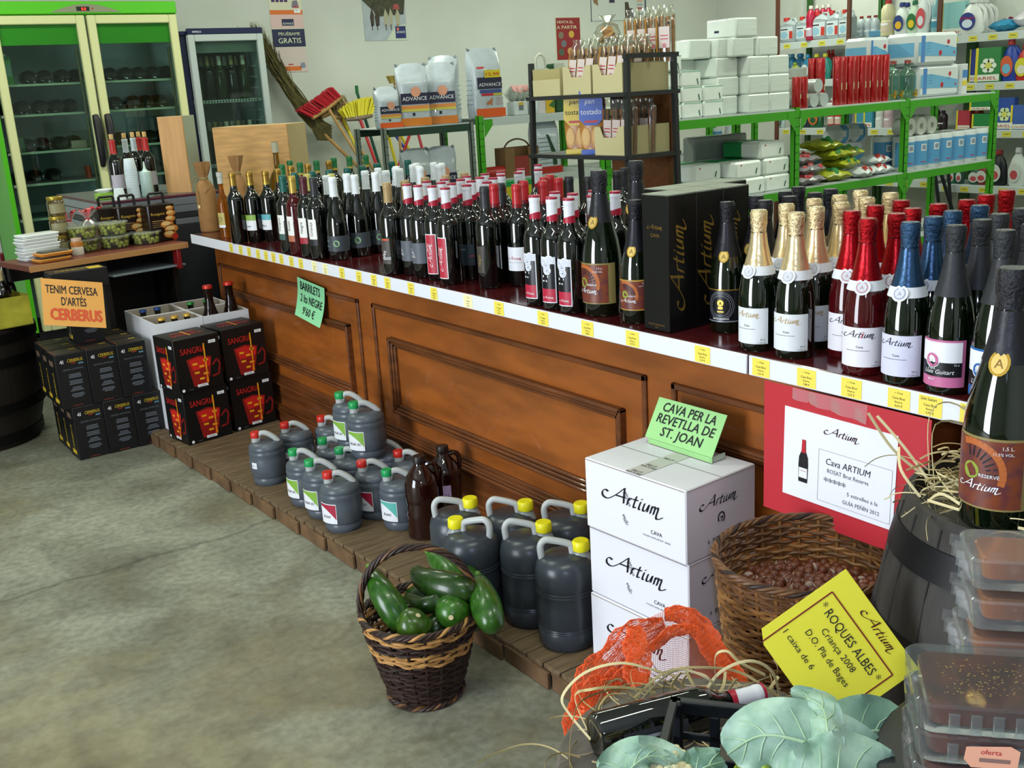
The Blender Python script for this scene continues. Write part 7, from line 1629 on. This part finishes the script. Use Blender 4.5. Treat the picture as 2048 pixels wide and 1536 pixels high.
def art2(b, T, w_, h_):
    b.grid(6, 6, lambda u, v: (-w_*.42+w_*.84*u, h_*(.42+.17*v), 0), NVY, True, lambda u, v, w=0: T(u, v, w+.001)); b.text('ADVANCE', 0, h_*.46, h_*.07, WHT, T, .003, fit=w_*.76); b.grid(3, 3, lambda u, v: (-w_*.16+w_*.54*u, h_*(.585+.11*v), 0), mat('#d8c420', .5), True, lambda u, v, w=0: T(u, v, w+.003)); b.text('15,99', w_*.11, h_*.61, h_*.07, mat('#c83a1c', .5), T, .006, fit=w_*.44); b.rect(-w_*.35, h_*.36, w_*.4, h_*.41, mat('#3a4a8a', .5), T, .001); b.rect(-w_*.3, h_*.32, w_*.1, h_*.355, RED, T, .001); b.rect(w_*.1, h_*.32, w_*.42, h_*.355, mat('#b8b040', .5), T, .001)
    b.poly([(-w_*.15, h_*.22), (.0, h_*.26), (w_*.08, h_*.3), (w_*.05, h_*.23), (w_*.04, h_*.17), (-.01, h_*.21), (-w_*.1, h_*.17)], mat('#b06a40', .5), T, .001)
    for k in range(4): b.rect(w_*.18, h_*(.19+.03*k), w_*.42, h_*(.195+.03*k), mat('#b86050', .5), T, .001)
    b.rect(-w_*.4, h_*.72, -w_*.15, h_*.745, RED, T, .001)
KB1, KB2_, KB3 = foodbag(.2, .12, .38, '#d07a28', art1), foodbag(.235, .13, .44, '#d8581c', art2), foodbag(.155, .1, .245, '#d8581c', art1)
RZ = 1.336; RZd = 1.316
place('dog_food_bag', KB3, (3.39, AYF+.11, RZd), 'small silver dog food bag with orange foot, leftmost', 'bag', 'silver dog food bags', -.1)
place('dog_food_bag', KB1, (3.58, AYF+.10, RZd), 'silver dog food bag beside the smallest one, second from left', 'bag', 'silver dog food bags', -.35)
place('dog_food_bag', KB1, (3.80, AYF+.11, RZd), 'silver dog food bag third from the left', 'bag', 'silver dog food bags', -.5)
place('dog_food_bag', KB1, (3.93, AYF+.27, RZd), 'silver dog food bag half hidden behind the biggest one', 'bag', 'silver dog food bags', -.9, None, (1, 1, 1.12))
place('dog_food_bag', KB2_, (4.13, AYF+.08, RZ), 'biggest silver dog food bag with yellow price tag', 'bag', 'silver dog food bags', 0)
# white packs on the left rack
for i, x in enumerate((4.35, 4.48)):
    b = M(); b.box(0, 0, 0, .115, .12, .09, mat('#c8d0cc', .4), .003); T = plane((.055, -.0006, .03), (1, 0, 0), (0, 0, 1)); b.rect(-.02, 0, .02, .045, mat('#6a7078', .5), T); b.rect(-.02, .035, .02, .055, mat('#c8a838', .5), T, .001); tag(b.obj('carton', None, (x, AYF+.05, RZ)), 'small white carton with grey and yellow label on the left rack, %s' % ('left', 'right')[i], 'carton', 'small white cartons')
b = M(); b.add([(0, 0, 0), (.055, 0, 0), (.04, .02, .085), (-.015, .02, .085)], [(0, 1, 2, 3)], mat('#2f5a34', .5)); b.add([(0, .004, 0), (-.015, .024, .085), (.04, .024, .085), (.055, .004, 0)], [(0, 1, 2, 3)], mat('#2f5a34', .5)); tag(b.obj('card', None, (4.525, AYF+.1, RZ+.0905)), 'dark green card leaning on the small white cartons', 'card')
for i, (x, h_) in enumerate(((4.36, .09), (4.41, .09), (4.45, .08))):
    place('plastic_bag', pillow(.06, .1, .1, mat('#b8c0b4', .2, trans=.3), mat('#c08880', .5), 30+i), (x+.03, AYF+.13, RZ+.0905), 'clear plastic bag on the small white cartons, %s' % ('left', 'middle', 'right')[i], 'bag', 'clear bags on the white cartons')
wb = M(); 
def fnw(u, v):
    a = 2*PI*u; c_, s_ = math.cos(a), math.sin(a); k = 1-max(0, (v-.75)/.25)*.8; return (.075*(1+.06*math.sin(v*11))*math.copysign(abs(c_)**.5, c_), .05*k*math.copysign(abs(s_)**.5, s_), .3*v)
wb.grid(28, 14, fnw, mat('#c4ccc8', .25, noise=.12, nscale=14, coat=.3)); T = plane((0, -.052, 0), (1, 0, 0), (0, 0, 1)); wb.rect(-.07, 0, -.01, .09, mat('#d0c8c8', .4), T, .001); wb.rect(-.005, 0, .072, .09, mat('#d0a828', .45), T, .001); wb.poly([(.02, .05), (.07, .09), (.07, .03)], mat('#2f6a34', .5), T, .002)
wh = M(); wh.tube(smooth_line([(-.03, 0, .29), (-.035, 0, .36), (0, 0, .395), (.04, 0, .37), (.045, 0, .3)], 5), .008, mat('#c8ccb8', .5), 8)
KWB = bake([('bag', wb), ('handle', wh)]); place('pet_food_bag', KWB, (4.60, AYF+.07, RZ), 'white bag with looped handle and yellow panel beside the display', 'bag')
b = M(); b.box(0, 0, 0, .09, .1, .33, mat('#1f4a2c', .45), .01); T = plane((.045, -.0006, 0), (1, 0, 0), (0, 0, 1)); b.text('LIB', .0, .2, .06, WHT, T, .001, rot=PI/2); b.rect(-.045, .28, .045, .33, mat('#c8ccb8', .5), T); tag(b.obj('pet_food_bag', None, (4.70, AYF+.04, RZ)), 'dark green bag with white lettering seen through the display', 'bag')
b = M(); b.box(0, 0, 0, .22, .2, .16, mat('#b8c0bc', .4), .01); tag(b.obj('carton', None, (4.86, AYF+.1, RZ)), 'pale carton seen through the bread display on the rack behind', 'carton')
# lower shelf of the left rack
RZ2 = .9205
cbx = empty('gift_basket', (4.27, AYF+.1, RZ2), 'cardboard gift carrier with arched handle holding a glass on the left rack', 'basket'); CDB = mat('#7a5a38', .65, noise=.15, nscale=14)
b = M(); b.box(-.03, -.06, 0, .05, -.055, .2, CDB); b.box(.17, -.06, 0, .26, -.055, .2, CDB); b.box(-.03, .06, 0, .26, .065, .2, CDB); b.box(-.03, -.055, 0, -.025, .06, .2, CDB); b.box(.255, -.055, 0, .26, .06, .2, CDB); b.box(-.03, -.055, 0, .26, .06, .004, CDB); b.box(.05, -.058, 0, .17, -.055, .14, mat('#8a3028', .5)); b.obj('carton', cbx)
b = M(); b.tube(smooth_line([(.0, 0, .19), (.04, 0, .235), (.115, 0, .255), (.19, 0, .235), (.23, 0, .19)], 5), .006, mat('#4a3424', .6), 6); b.obj('handle', cbx)
tag(M().lathe([(0, .004), (.03, 0), (.034, .12), (.032, .12), (.028, .008), (0, .008)], mat('#c8dce0', .05, trans=.9), 16).obj('glass', None, (4.385, AYF-.0+.1, RZ2+.0045)), 'drinking glass inside the cardboard gift carrier', 'glass')
place('pet_food_bag', foodbag(.22, .12, .36, '#a82820', lambda b, T, w_, h_: (b.poly([(-w_*.1, h_*.75), (.0, h_*.74), (w_*.25, h_*.4), (w_*.28, h_*.16), (w_*.12, h_*.16), (w_*.1, h_*.38)], mat('#143a20', .4), T, .002), [b.rect(-w_*.46, h_*(.2+.08*k), w_*.1, h_*(.2+.08*k)+.003, mat('#4a5a60', .5), T, .001) for k in range(7)])), (4.62, AYF+.09, RZ2), 'grey striped pet food bag with dark green sash on the lower shelf', 'bag', None, 0)
tag(M().lathe([(0, 0), (.04, 0), (.042, .004), (.042, .16), (.03, .17), (0, .17)], mat('#a82a24', .35), 20, Matrix.Rotation(PI/2, 4, 'Y')).obj('can', None, (4.08, AYF+.08, RZ2+.0425)), 'red can lying on the lower shelf of the left rack', 'can')
b = M(); b.box(0, 0, 0, .46, .1, .035, mat('#1f8a44', .45)); b.box(0, -.001, -.16, .46, .1, 0, mat('#c0b028', .45)); T = plane((0, -.0016, 0), (1, 0, 0), (0, 0, 1)); b.rect(.1, .008, .17, .022, mat('#a8d8a8', .5), T); b.rect(.33, .01, .4, .024, mat('#a8d8a8', .5), T)
for k in range(4): b.text('9', .08+.1*k, -.09, .07, mat('#b83a1c' if k % 2 else '#1c1a18', .5), T, .001); b.text('OFERTA', .08+.1*k, -.13, .02, RED, T, .001)
tag(b.obj('shelf_sign', None, (4.1, AYF-.12, RZ2-.045)), 'green and yellow offer sign along the front of the left rack', 'sign')
ssup = M(); ssup.box(0, 0, 0, .46, .015, .6, mat('#5a5e5a', .5)); tag(ssup.obj('sign_stand', None, (4.1, AYF-.115, .114)), 'plain grey board standing under the offer sign', 'board')
for i, (x, c_, t) in enumerate(((3.52, '#b49a9a', 'pinkish dog food bag lying on the dark rack lower shelf'), (3.72, '#9aa4a8', 'silver dog food bag slumped on the dark rack lower shelf'))):
    place('dog_food_bag', foodbag(.2, .12, .36, '#8a8a8a' if i else '#b08a88', art1), (x+.08, AYF+.17, .8005), t, 'bag', 'dog food bags on the dark rack', -.3*i)
for (x, c1, c2, lb) in ((5.72, '#9ab0b4', '#c86a28', 'clear tub with orange base on the lower wall-side shelf'), (6.36, '#3f7aa8', '#c8d0d4', 'blue canister on the lower wall-side shelf'), (6.53, '#d0d0cc', '#c88a28', 'white and orange canister on the lower wall-side shelf')):
    r_ = .075 if 'tub' in lb else .05; b = M(); b.lathe([(0, 0), (r_*.96, 0), (r_, .004), (r_, .035)], mat(c2, .4), 22); b.lathe([(r_, .035), (r_, .16), (r_*.9, .175)], mat(c1, .35), 22); b.lathe([(r_*.92, .173), (r_*.92, .2), (0, .202)], mat('#c8d4d8', .35), 22); b.rect(-.03, .06, .03, .12, NVY, cyl(r_+.0006), .0005, 8); tag(b.obj('canister', None, (x, AYF+.1, RZ2)), lb, 'canister')
# ================================================================ detergent racks on the right wall
DXF = 7.8; BRP = mat('#5a3424', .5)
def det_rack(name, y0, y1, shelves, zt, lb, posts):
    e = empty(name, (DXF, y0, 0), lb, 'shelving'); L = y1-y0
    for z in shelves:
        b = M(); b.box(0, 0, z-.008, .46, L, z, SHW); b.box(-.004, 0, z-.06, 0, L, z-.004, SHW); o = b.obj('shelf', e); n = int(L/.16)
        for k in range(n):
            t = M(); yy = L*(k+.5)/n; t.box(-.0052, yy-.035, z-.052, -.0042, yy+.035, z-.014, mat('#c8c040', .5)); t.rect(-.02, .012, .02, .016, INK, plane((-.0053, yy, z-.045), (0, -1, 0), (0, 0, 1)), .0003); t.obj('price_tag', o)
    for yy in posts: b = M(); b.box(-.03, yy-y0-.016, 0, -.006, yy-y0+.016, zt, BRP); b.obj('upright', e)
    for yy in (y0, y1): b = M(); b.box(.40, yy-y0-.02, 0, .44, yy-y0+.02, zt, mat('#2f5a28', .5)); b.obj('rear_post', e)
    return e
dz = {'L': (1.775, 1.44, 1.025, .62), 'M': (1.755, 1.44, 1.02, .6), 'R': (1.715, 1.355, 1.0, .575)}
det_rack('detergent_rack', 5.93, 6.70, dz['L'], 2.35, 'grey shelf unit of cleaning jugs nearest the room corner', (6.70, 5.93))
det_rack('detergent_rack', 5.08, 5.90, dz['M'], 2.35, 'grey shelf unit of detergent bottles in the middle of the right wall', (5.08,))
det_rack('detergent_rack', 3.6, 5.04, dz['R'], 2.35, 'grey shelf unit of washing products at the right edge of view', ())
def lfront(b, y, z0, z1, wd, m, w=0): return plane((0, y, 0), (1, 0, 0), (0, 0, 1))
def k_jerry(bodyc, capc, labc):
    b = M(); h = 1; b.box(-.3, -.18, 0, .3, .18, .74, mat(bodyc, .3, trans=.25), .05); b.lathe([(.3, .72), (.2, .82), (.11, .86), (.1, .9)], mat(bodyc, .3, trans=.25), 14, sq=(1, .6)); hd_ = M(); hd_.tube([(.02, 0, .8), (.06, 0, .93), (.2, 0, .93), (.26, 0, .76)], .04, mat(bodyc, .3), 6); c = M().lathe([(.1, .86), (.1, .99), (0, 1)], mat(capc, .4), 14, Matrix.Translation((-.14, 0, 0))); l_ = M(); T = plane((0, -.185, 0), (1, 0, 0), (0, 0, 1)); l_.rect(-.26, .12, .26, .62, mat(labc, .5), T, .004); l_.rect(.12, .14, .25, .44, mat('#b83428', .5), T, .008); l_.rect(-.22, .5, .05, .54, INK, T, .008); l_.disc(-.08, .3, .14, mat('#8ab4c8', .5), T, .008)
    return bake([('jug_body', b), ('handle', hd_), ('cap', c), ('label', l_)])
def k_round(bodyc, capc, labc, sh=.7, r_=.2, glow=.3):
    b = M().lathe([(0, 0), (r_*.95, 0), (r_, .03), (r_, sh*.55), (r_*.94, sh*.6), (r_, sh*.65), (r_, sh), (r_*.7, sh+.12), (r_*.4, .88), (r_*.4, .92)], mat(bodyc, glow), 16); c = M().lathe([(r_*.45, .9), (r_*.45, .99), (0, 1)], mat(capc, .4), 14); l_ = M(); l_.rect(-r_*1.0, .12, r_*1.0, sh*.52, mat(labc, .45), cyl(r_+.004), .002, 8); l_.rect(-r_*.6, .3, r_*.6, .36, WHT, cyl(r_+.004), .006, 6)
    return bake([('bottle_body', b), ('cap', c), ('label', l_)])
def k_oval(bodyc, capc, labc, lab2, word=None, handle=True, w_=.36):
    b = M(); b.lathe([(0, 0), (w_*.85, 0), (w_, .06), (w_*1.02, .3), (w_*.92, .55), (w_*.7, .72), (w_*.38, .82), (.12, .86), (.12, .9)], mat(bodyc, .35), 20, sq=(1, .5)); c = M().lathe([(.13, .86), (.14, .88), (.12, .99), (0, 1)], mat(capc, .4), 16); p = [('bottle_body', b), ('cap', c)]
    if handle: h = M(); h.tube(smooth_line([(w_*.45, 0, .8), (w_*.98, -.02, .66), (w_*1.08, -.02, .45), (w_*.9, -.02, .25)], 4), .055, mat(bodyc, .35), 8); p.append(('handle', h))
    l_ = M(); T = plane((-.04, -w_*.53, 0), (1, 0, 0), (0, -.06, 1)); l_.disc(0, .36, w_*.7, mat(labc, .45), T, .012, 18, .25); l_.disc(0, .3, w_*.45, mat(lab2, .45), T, .018, 14, .12)
    if word: l_.text(word, 0, .42, .12, mat('#b8202c', .5), T, .024, fit=w_*1.2, sh=.2)
    p.append(('label', l_)); return bake(p)
def k_box(c1, c2, word, w_=.6, d_=.2, star=True):
    b = M(); b.box(-w_/2, -d_/2, 0, w_/2, d_/2, 1, mat(c1, .45), .01); T = plane((0, -d_/2-.002, 0), (1, 0, 0), (0, 0, 1))
    if star:
        for k in range(6): a = PI/3*k; b.disc(.02+.12*math.cos(a), .48+.14*math.sin(a), .085, mat(c2, .45), T, .004, 10)
        b.disc(.02, .48, .09, mat('#c8c860', .45), T, .006)
    b.rect(-w_/2+.01, .03, w_/2-.01, .22, mat('#d8dcd0', .45), T, .003); b.text(word, 0, .07, .13, mat('#b02028', .5), T, .007, fit=w_*.8); b.rect(-w_/2, 0, -w_/2+.07, 1, mat('#d0c030', .45), T, .004)
    return bake([('carton', b)])
def det(kind, px, shelf_z, wpx, hpx, name, lb, cat, grp, Xoff=.03, unitw=.6, rz=-PI/2):
    # stands on the shelf below pixel column px; width and height measured in photo pixels
    X = DXF+Xoff; lo, hi = 3.0, 7.2
    for it in range(40):
        mid = (lo+hi)/2; v = Vector((X, mid, shelf_z))-CAM; x_ = 1024+FOC*v.dot(_r)/v.dot(_fw)
        if x_ > px: lo = mid
        else: hi = mid
    p = Vector((X, lo, shelf_z+.0005)); d = dep(p); h = hpx*d/FOC*1.03; w_ = wpx*d/FOC/.80
    o = place(name, kind, p, lb, cat, grp, rz); s = w_/unitw; o.scale = (s, s, h); return o
W_1 = '#c8ccc0'
kj = k_jerry('#a8b4b8', '#b82c24', '#c0ccd0')
zL, zM, zR = dz['L'], dz['M'], dz['R']
for i, (px, w_, h_) in enumerate(((1580, 30, 46), (1610, 26, 46), (1643, 33, 52), (1670, 26, 52), (1695, 26, 52))): det(kj, px, zL[0], w_, h_, 'cleaner_jug', 'grey cleaner jug with red cap on the top shelf, %s from the left' % ORD[i], 'jug', 'cleaner jugs on the top shelf', .09 if i == 1 else .06)
kr = k_round('#a01838', '#d0ccc4', '#b8a8b8')
det(kr, 1621, zL[0], 15, 64, 'cleaner_bottle', 'tall crimson bottle with white cap standing before the cleaner jugs', 'bottle', 'crimson bottles', -.0+.02, .4)
for i, px in enumerate((1633, 1645, 1656)): det(kr, px, zL[0], 14, 66, 'cleaner_bottle', 'crimson bottle behind the cleaner jugs, %s of three' % ('left', 'middle', 'right')[i], 'bottle', 'crimson bottles', .28, .4)
ks = k_round('#b0bcc0', '#8a2020', '#a8b8c0')
for i, px in enumerate((1722, 1737, 1750)): det(ks, px, zM[0], 14, 42, 'cleaner_bottle', 'clear spray bottle with red label on the top shelf, %s of three' % ('left', 'middle', 'right')[i], 'bottle', 'clear spray bottles', .2, .4)
b = M(); b.box(0, 0, 0, .1, .22, .055, mat('#4a7a98', .35), .01); tag(b.obj('packet', None, (DXF+.04, 5.56, zM[0])), 'blue flat packet lying before the clear spray bottles', 'packet')
det(k_round('#cfc8a0', '#b02028', '#c8b8a0', .74, .24), 1775, zM[0], 22, 66, 'cleaner_bottle', 'cream bottle with red cap and red lettering on the top shelf', 'bottle', None, .03, .48)
kov = k_oval('#d4dcd8', '#2a3a80', '#283a78', '#d8a828', None, False)
for i, px in enumerate((1803, 1812)): det(kov, px, zM[0], 26, 60, 'detergent_bottle', 'white oval bottle with blue cap and blue label, %s' % ('front one', 'one behind')[i], 'bottle', 'white oval bottles with blue caps', .04+.14*i, .72)
det(k_oval('#b8d0b8', '#2a6a48', '#2a6a3a', '#d8b828', None, False), 1828, zM[0], 24, 62, 'detergent_bottle', 'pale green oval bottle with green cap on the top shelf', 'bottle', None, .04, .72)
kwh = k_oval('#d0d8d8', '#3a3a8a', '#c84a50', '#d0d0d8', None, True)
for i, px in enumerate((1846, 1858)): det(kwh, px, zM[0], 24, 76, 'detergent_bottle', 'white handled bottle with violet cap and red label, %s' % ('front one', 'one behind')[i], 'bottle', 'white bottles with violet caps', .04+.14*i, .76)
det(k_round('#7aa8b0', '#4a4a9a', '#3a8aa8', .7, .24), 1872, zM[0], 16, 66, 'detergent_bottle', 'pale teal bottle beside the brown upright', 'bottle', None, .06, .48)
det(k_box('#8ac0c0', '#d0e0e0', 'Dixan', .62, .24, False), 1909, zR[0], 42, 62, 'detergent_box', 'large turquoise detergent box with red lettering on the top shelf', 'box', None, .08, .62)
kdx = k_oval('#d4d8d4', '#d0d4d0', '#283a80', '#c8d4e0', 'Dixan', True, .4)
for i, px in enumerate((1944, 1955, 1966)): det(kdx, px, zR[0], 42, 66, 'detergent_bottle', 'big white detergent bottle with handle, %s' % ('frontmost', 'middle one behind', 'rearmost')[i], 'bottle', 'big white detergent bottles', .04+.13*i, .84)
place('cloth_pack', pillow(.2, .17, .09, mat('#2a88b0', .35), mat('#c03a4a', .4), 51), (DXF+.13, 4.62, zR[0]), 'blue soft pack lying on the top shelf at right', 'pack', None, 1.2)
place('cloth_pack', pillow(.3, .24, .16, mat('#c8c4cc', .35), mat('#a82438', .4), 52), (DXF+.16, 4.38, zR[0]), 'red and white soft pack lying at the right edge of top shelf', 'pack', None, 1.3)
# second shelf
kb = k_round('#3a86a8', '#4a9ac0', '#a8c8d8')
for i, px in enumerate((1574, 1584, 1600)): det(k_oval('#3a78a0', '#3a8ac0', '#d0d8c8', '#c86a28', None, False) if i == 2 else kb, px, zL[1], 16, 50, 'cleaner_bottle', 'blue cleaner bottle on the second shelf, %s from the left' % ORD[i], 'bottle', 'blue cleaner bottles', .2, .4)
det(k_oval('#98a838', '#88a030', '#c8d090', '#6a8a28', None, False), 1590, zL[1], 18, 34, 'cleaner_bottle', 'lime green bottle on the second shelf behind the tissue pile', 'bottle', None, .05, .72)
for i, (px, c1, c2) in enumerate(((1615, '#2a7aa0', '#3a90b8'), (1633, '#1f3a80', '#d0c838'), (1650, '#1f7a70', '#d0c838'))): det(k_oval(c1, c2, '#d0d8d8', '#c86a48', None, True), px, zL[1], 24, 48, 'cleaner_bottle', ('bright blue cleaner bottle on the second shelf', 'navy blue bottle with yellow cap on the second shelf', 'teal green bottle with yellow cap on the second shelf')[i], 'bottle', None, .06, .8)
krd = k_round('#a82020', '#b83028', '#c86048')
for i, px in enumerate((1656, 1664)): det(krd, px, zL[1], 12, 54, 'cleaner_bottle', 'red-capped cleaner bottle behind the teal one, %s' % ('left', 'right')[i], 'bottle', 'red-capped cleaner bottles', .26, .4)
place('detergent_pack', pillow(.32, .2, .1, mat('#88a8c0', .35), mat('#c8b848', .4), 60), (DXF+.12, 5.45, zM[1]+.0), 'blue and pale green soft pack above the red candles', 'pack', None, PI/2)
for i, px in enumerate((1700, 1716)): det(krd, px, zM[1] if px > 1707 else zL[1], 12, 44, 'cleaner_bottle', 'red-topped bottle behind the candles, %s' % ('left', 'right')[i], 'bottle', 'red-topped bottles behind the candles', .2, .4)
det(k_box('#28388a', '#c03040', 'SKIP', .5, .2, False), 1947, zR[1], 14, 62, 'detergent_box', 'dark blue detergent box on the second shelf beside the toilet paper', 'box', None, .1, .5)
det(k_box('#2f7a40', '#d8e0d0', 'ARIEL', .62, .24), 1979, zR[1], 42, 64, 'detergent_box', 'green detergent box with yellow spine and white flower', 'box', None, .04, .62)
det(k_oval('#24409a', '#b83a38', '#c85a38', '#6aa8c8', None, True), 2019, zR[1], 34, 78, 'detergent_bottle', 'blue detergent bottle with red cap on the second shelf', 'bottle', None, .05, .8)
det(k_oval('#b02820', '#b83028', '#c8c030', '#d0d0c0', None, True), 2049, zR[1], 34, 70, 'detergent_bottle', 'red detergent bottle at the right edge of the second shelf', 'bottle', None, .05, .8)
# third shelf
for i, (px, c1, c2, w_, h_) in enumerate(((1562, '#a8b8b8', '#3a7a5a', 16, 42), (1612, '#28303a', '#b8bcbc', 18, 46), (1633, '#1f5a38', '#d0682c', 26, 48))): det(k_oval(c1, c2, c2, c1, None, False), px, zL[2], w_, h_, 'cleaner_bottle', ('pale bottle on the third shelf beside the corner post', 'black bottle with silver cap on the third shelf', 'green bottle with orange label on the third shelf')[i], 'bottle', None, .06, .72)
for i, (px, c1) in enumerate(((1664, '#a01c38'), (1678, '#b02c20'), (1694, '#6a98b0'))): det(k_round(c1, '#c8c8c0', '#c8b0a0'), px, zL[2], 14, 56, 'spray_can', ('crimson spray can on the third shelf', 'red spray can on the third shelf', 'pale blue spray can on the third shelf')[i], 'can', None, .05, .4)
for i, px in enumerate((1721, 1738)): det(k_box('#3a88a0', '#8ac0d0', '5', .4, .2, False), px, zM[2], 16, 46, 'detergent_box', 'teal box with a numeral on the third shelf, %s' % ('left', 'right')[i], 'box', 'teal boxes on the third shelf', .05, .4)
for i, (px, c1, c2, h_) in enumerate(((1760, '#c8ccc8', '#2a4a3a', 50), (1777, '#b8a0a8', '#8a5a78', 46), (1870, '#3a2430', '#8a2030', 40), (1885, '#30242c', '#20242c', 36))): det(k_round(c1, c2, c1), px, zM[2] if px < 1875 else zR[2], 15, h_, 'cleaner_bottle', ('white bottle with dark cap above the blue packs', 'lilac bottle beside the green upright', 'dark bottle with red cap seen over the toilet rolls', 'black bottle seen over the toilet rolls')[i], 'bottle', None, .08, .4)
kyr = k_round('#8a1c20', '#d8c828', '#a83030')
for i, px in enumerate((1943, 1956)): det(kyr, px, zR[2], 14, 48, 'cleaner_bottle', 'dark red bottle with yellow cap on the third shelf, %s' % ('left', 'right')[i], 'bottle', 'dark red bottles with yellow caps', .2, .4)
b = M(); 
kgb = k_box('#1f7a3c', '#c8d0b0', 'ARIEL', .9, .5, False)
for i in range(2): o = det(kgb, 1972-4*i, zR[2]+.145*i, 38, 30, 'detergent_tub', 'green tub of washing capsules on the third shelf, %s' % ('lower', 'upper')[i], 'tub', 'green washing capsule tubs', .06, .9)
det(k_box('#a83040', '#c8c8d0', 'DASH', .6, .2, False), 1928, zR[2], 24, 36, 'detergent_box', 'small red and blue box behind the kitchen rolls', 'box', None, .06, .6)
det(k_box('#2a4a9a', '#c8d8a8', 'ARIEL', .62, .24), 2010, zR[2], 32, 60, 'detergent_box', 'blue detergent box with pale flower on the third shelf', 'box', None, .04, .62)
det(k_box('#3a5aa0', '#c84830', 'COLON', .55, .24, False), 2040, zR[2], 28, 46, 'detergent_box', 'blue box with red top band at the right edge of third shelf', 'box', None, .04, .55)
# fourth shelf
for i, (px, c1, c2, w_, h_) in enumerate(((1952, '#1f4a3a', '#c8d0c8', 24, 40), (1968, '#7a1a20', '#c0c0c0', 26, 46), (1995, '#14181c', '#8a3030', 30, 68), (2033, '#c8d0cc', '#c8ccd0', 28, 74), (1905, '#1f5a48', '#d0d8d0', 14, 38), (1920, '#2a4a44', '#d0d8d0', 14, 38))): det(k_oval(c1, c2, '#c8ccc8', '#b84a50', None, False), px, zR[3], w_, h_, 'detergent_bottle', ('dark green bottle with round white label on the lowest visible shelf', 'dark red glossy bottle with round label on the lowest visible shelf', 'tall black bottle with red cap on the lowest visible shelf', 'white bottle with orange label at the right edge, lowest shelf', 'green bottle seen through the poles, left', 'green bottle seen through the poles, right')[i], 'bottle', None, .06, .72)
# small items at lower right: mop poles and paper on the floor rack
for i, (p, q) in enumerate((((1880, 340), (1920, 470)), ((1897, 345), (1905, 470)), ((1870, 345), (1885, 470)))):
    a = ony(p[0], p[1], 4.9+.02*i); f = ony(q[0], q[1], 4.85+.02*i); d = (f-a).normalized(); t = a.z/(-d.z)-.01
    tag(M().tube([Vector((0, 0, 0)), d*t], .014, mat('#20242c', .4), 8).obj('pole', None, a), 'dark pole leaning behind the rack of kitchen rolls, %s of three' % ('right', 'middle', 'left')[i], 'pole', 'dark poles behind the rack')
e_ = rack('green_rack', (7.22, 3.4, 0), (0.0, .5), .4, (.86, .4), .98, 'low green rack end at the right edge behind the cava bottles')
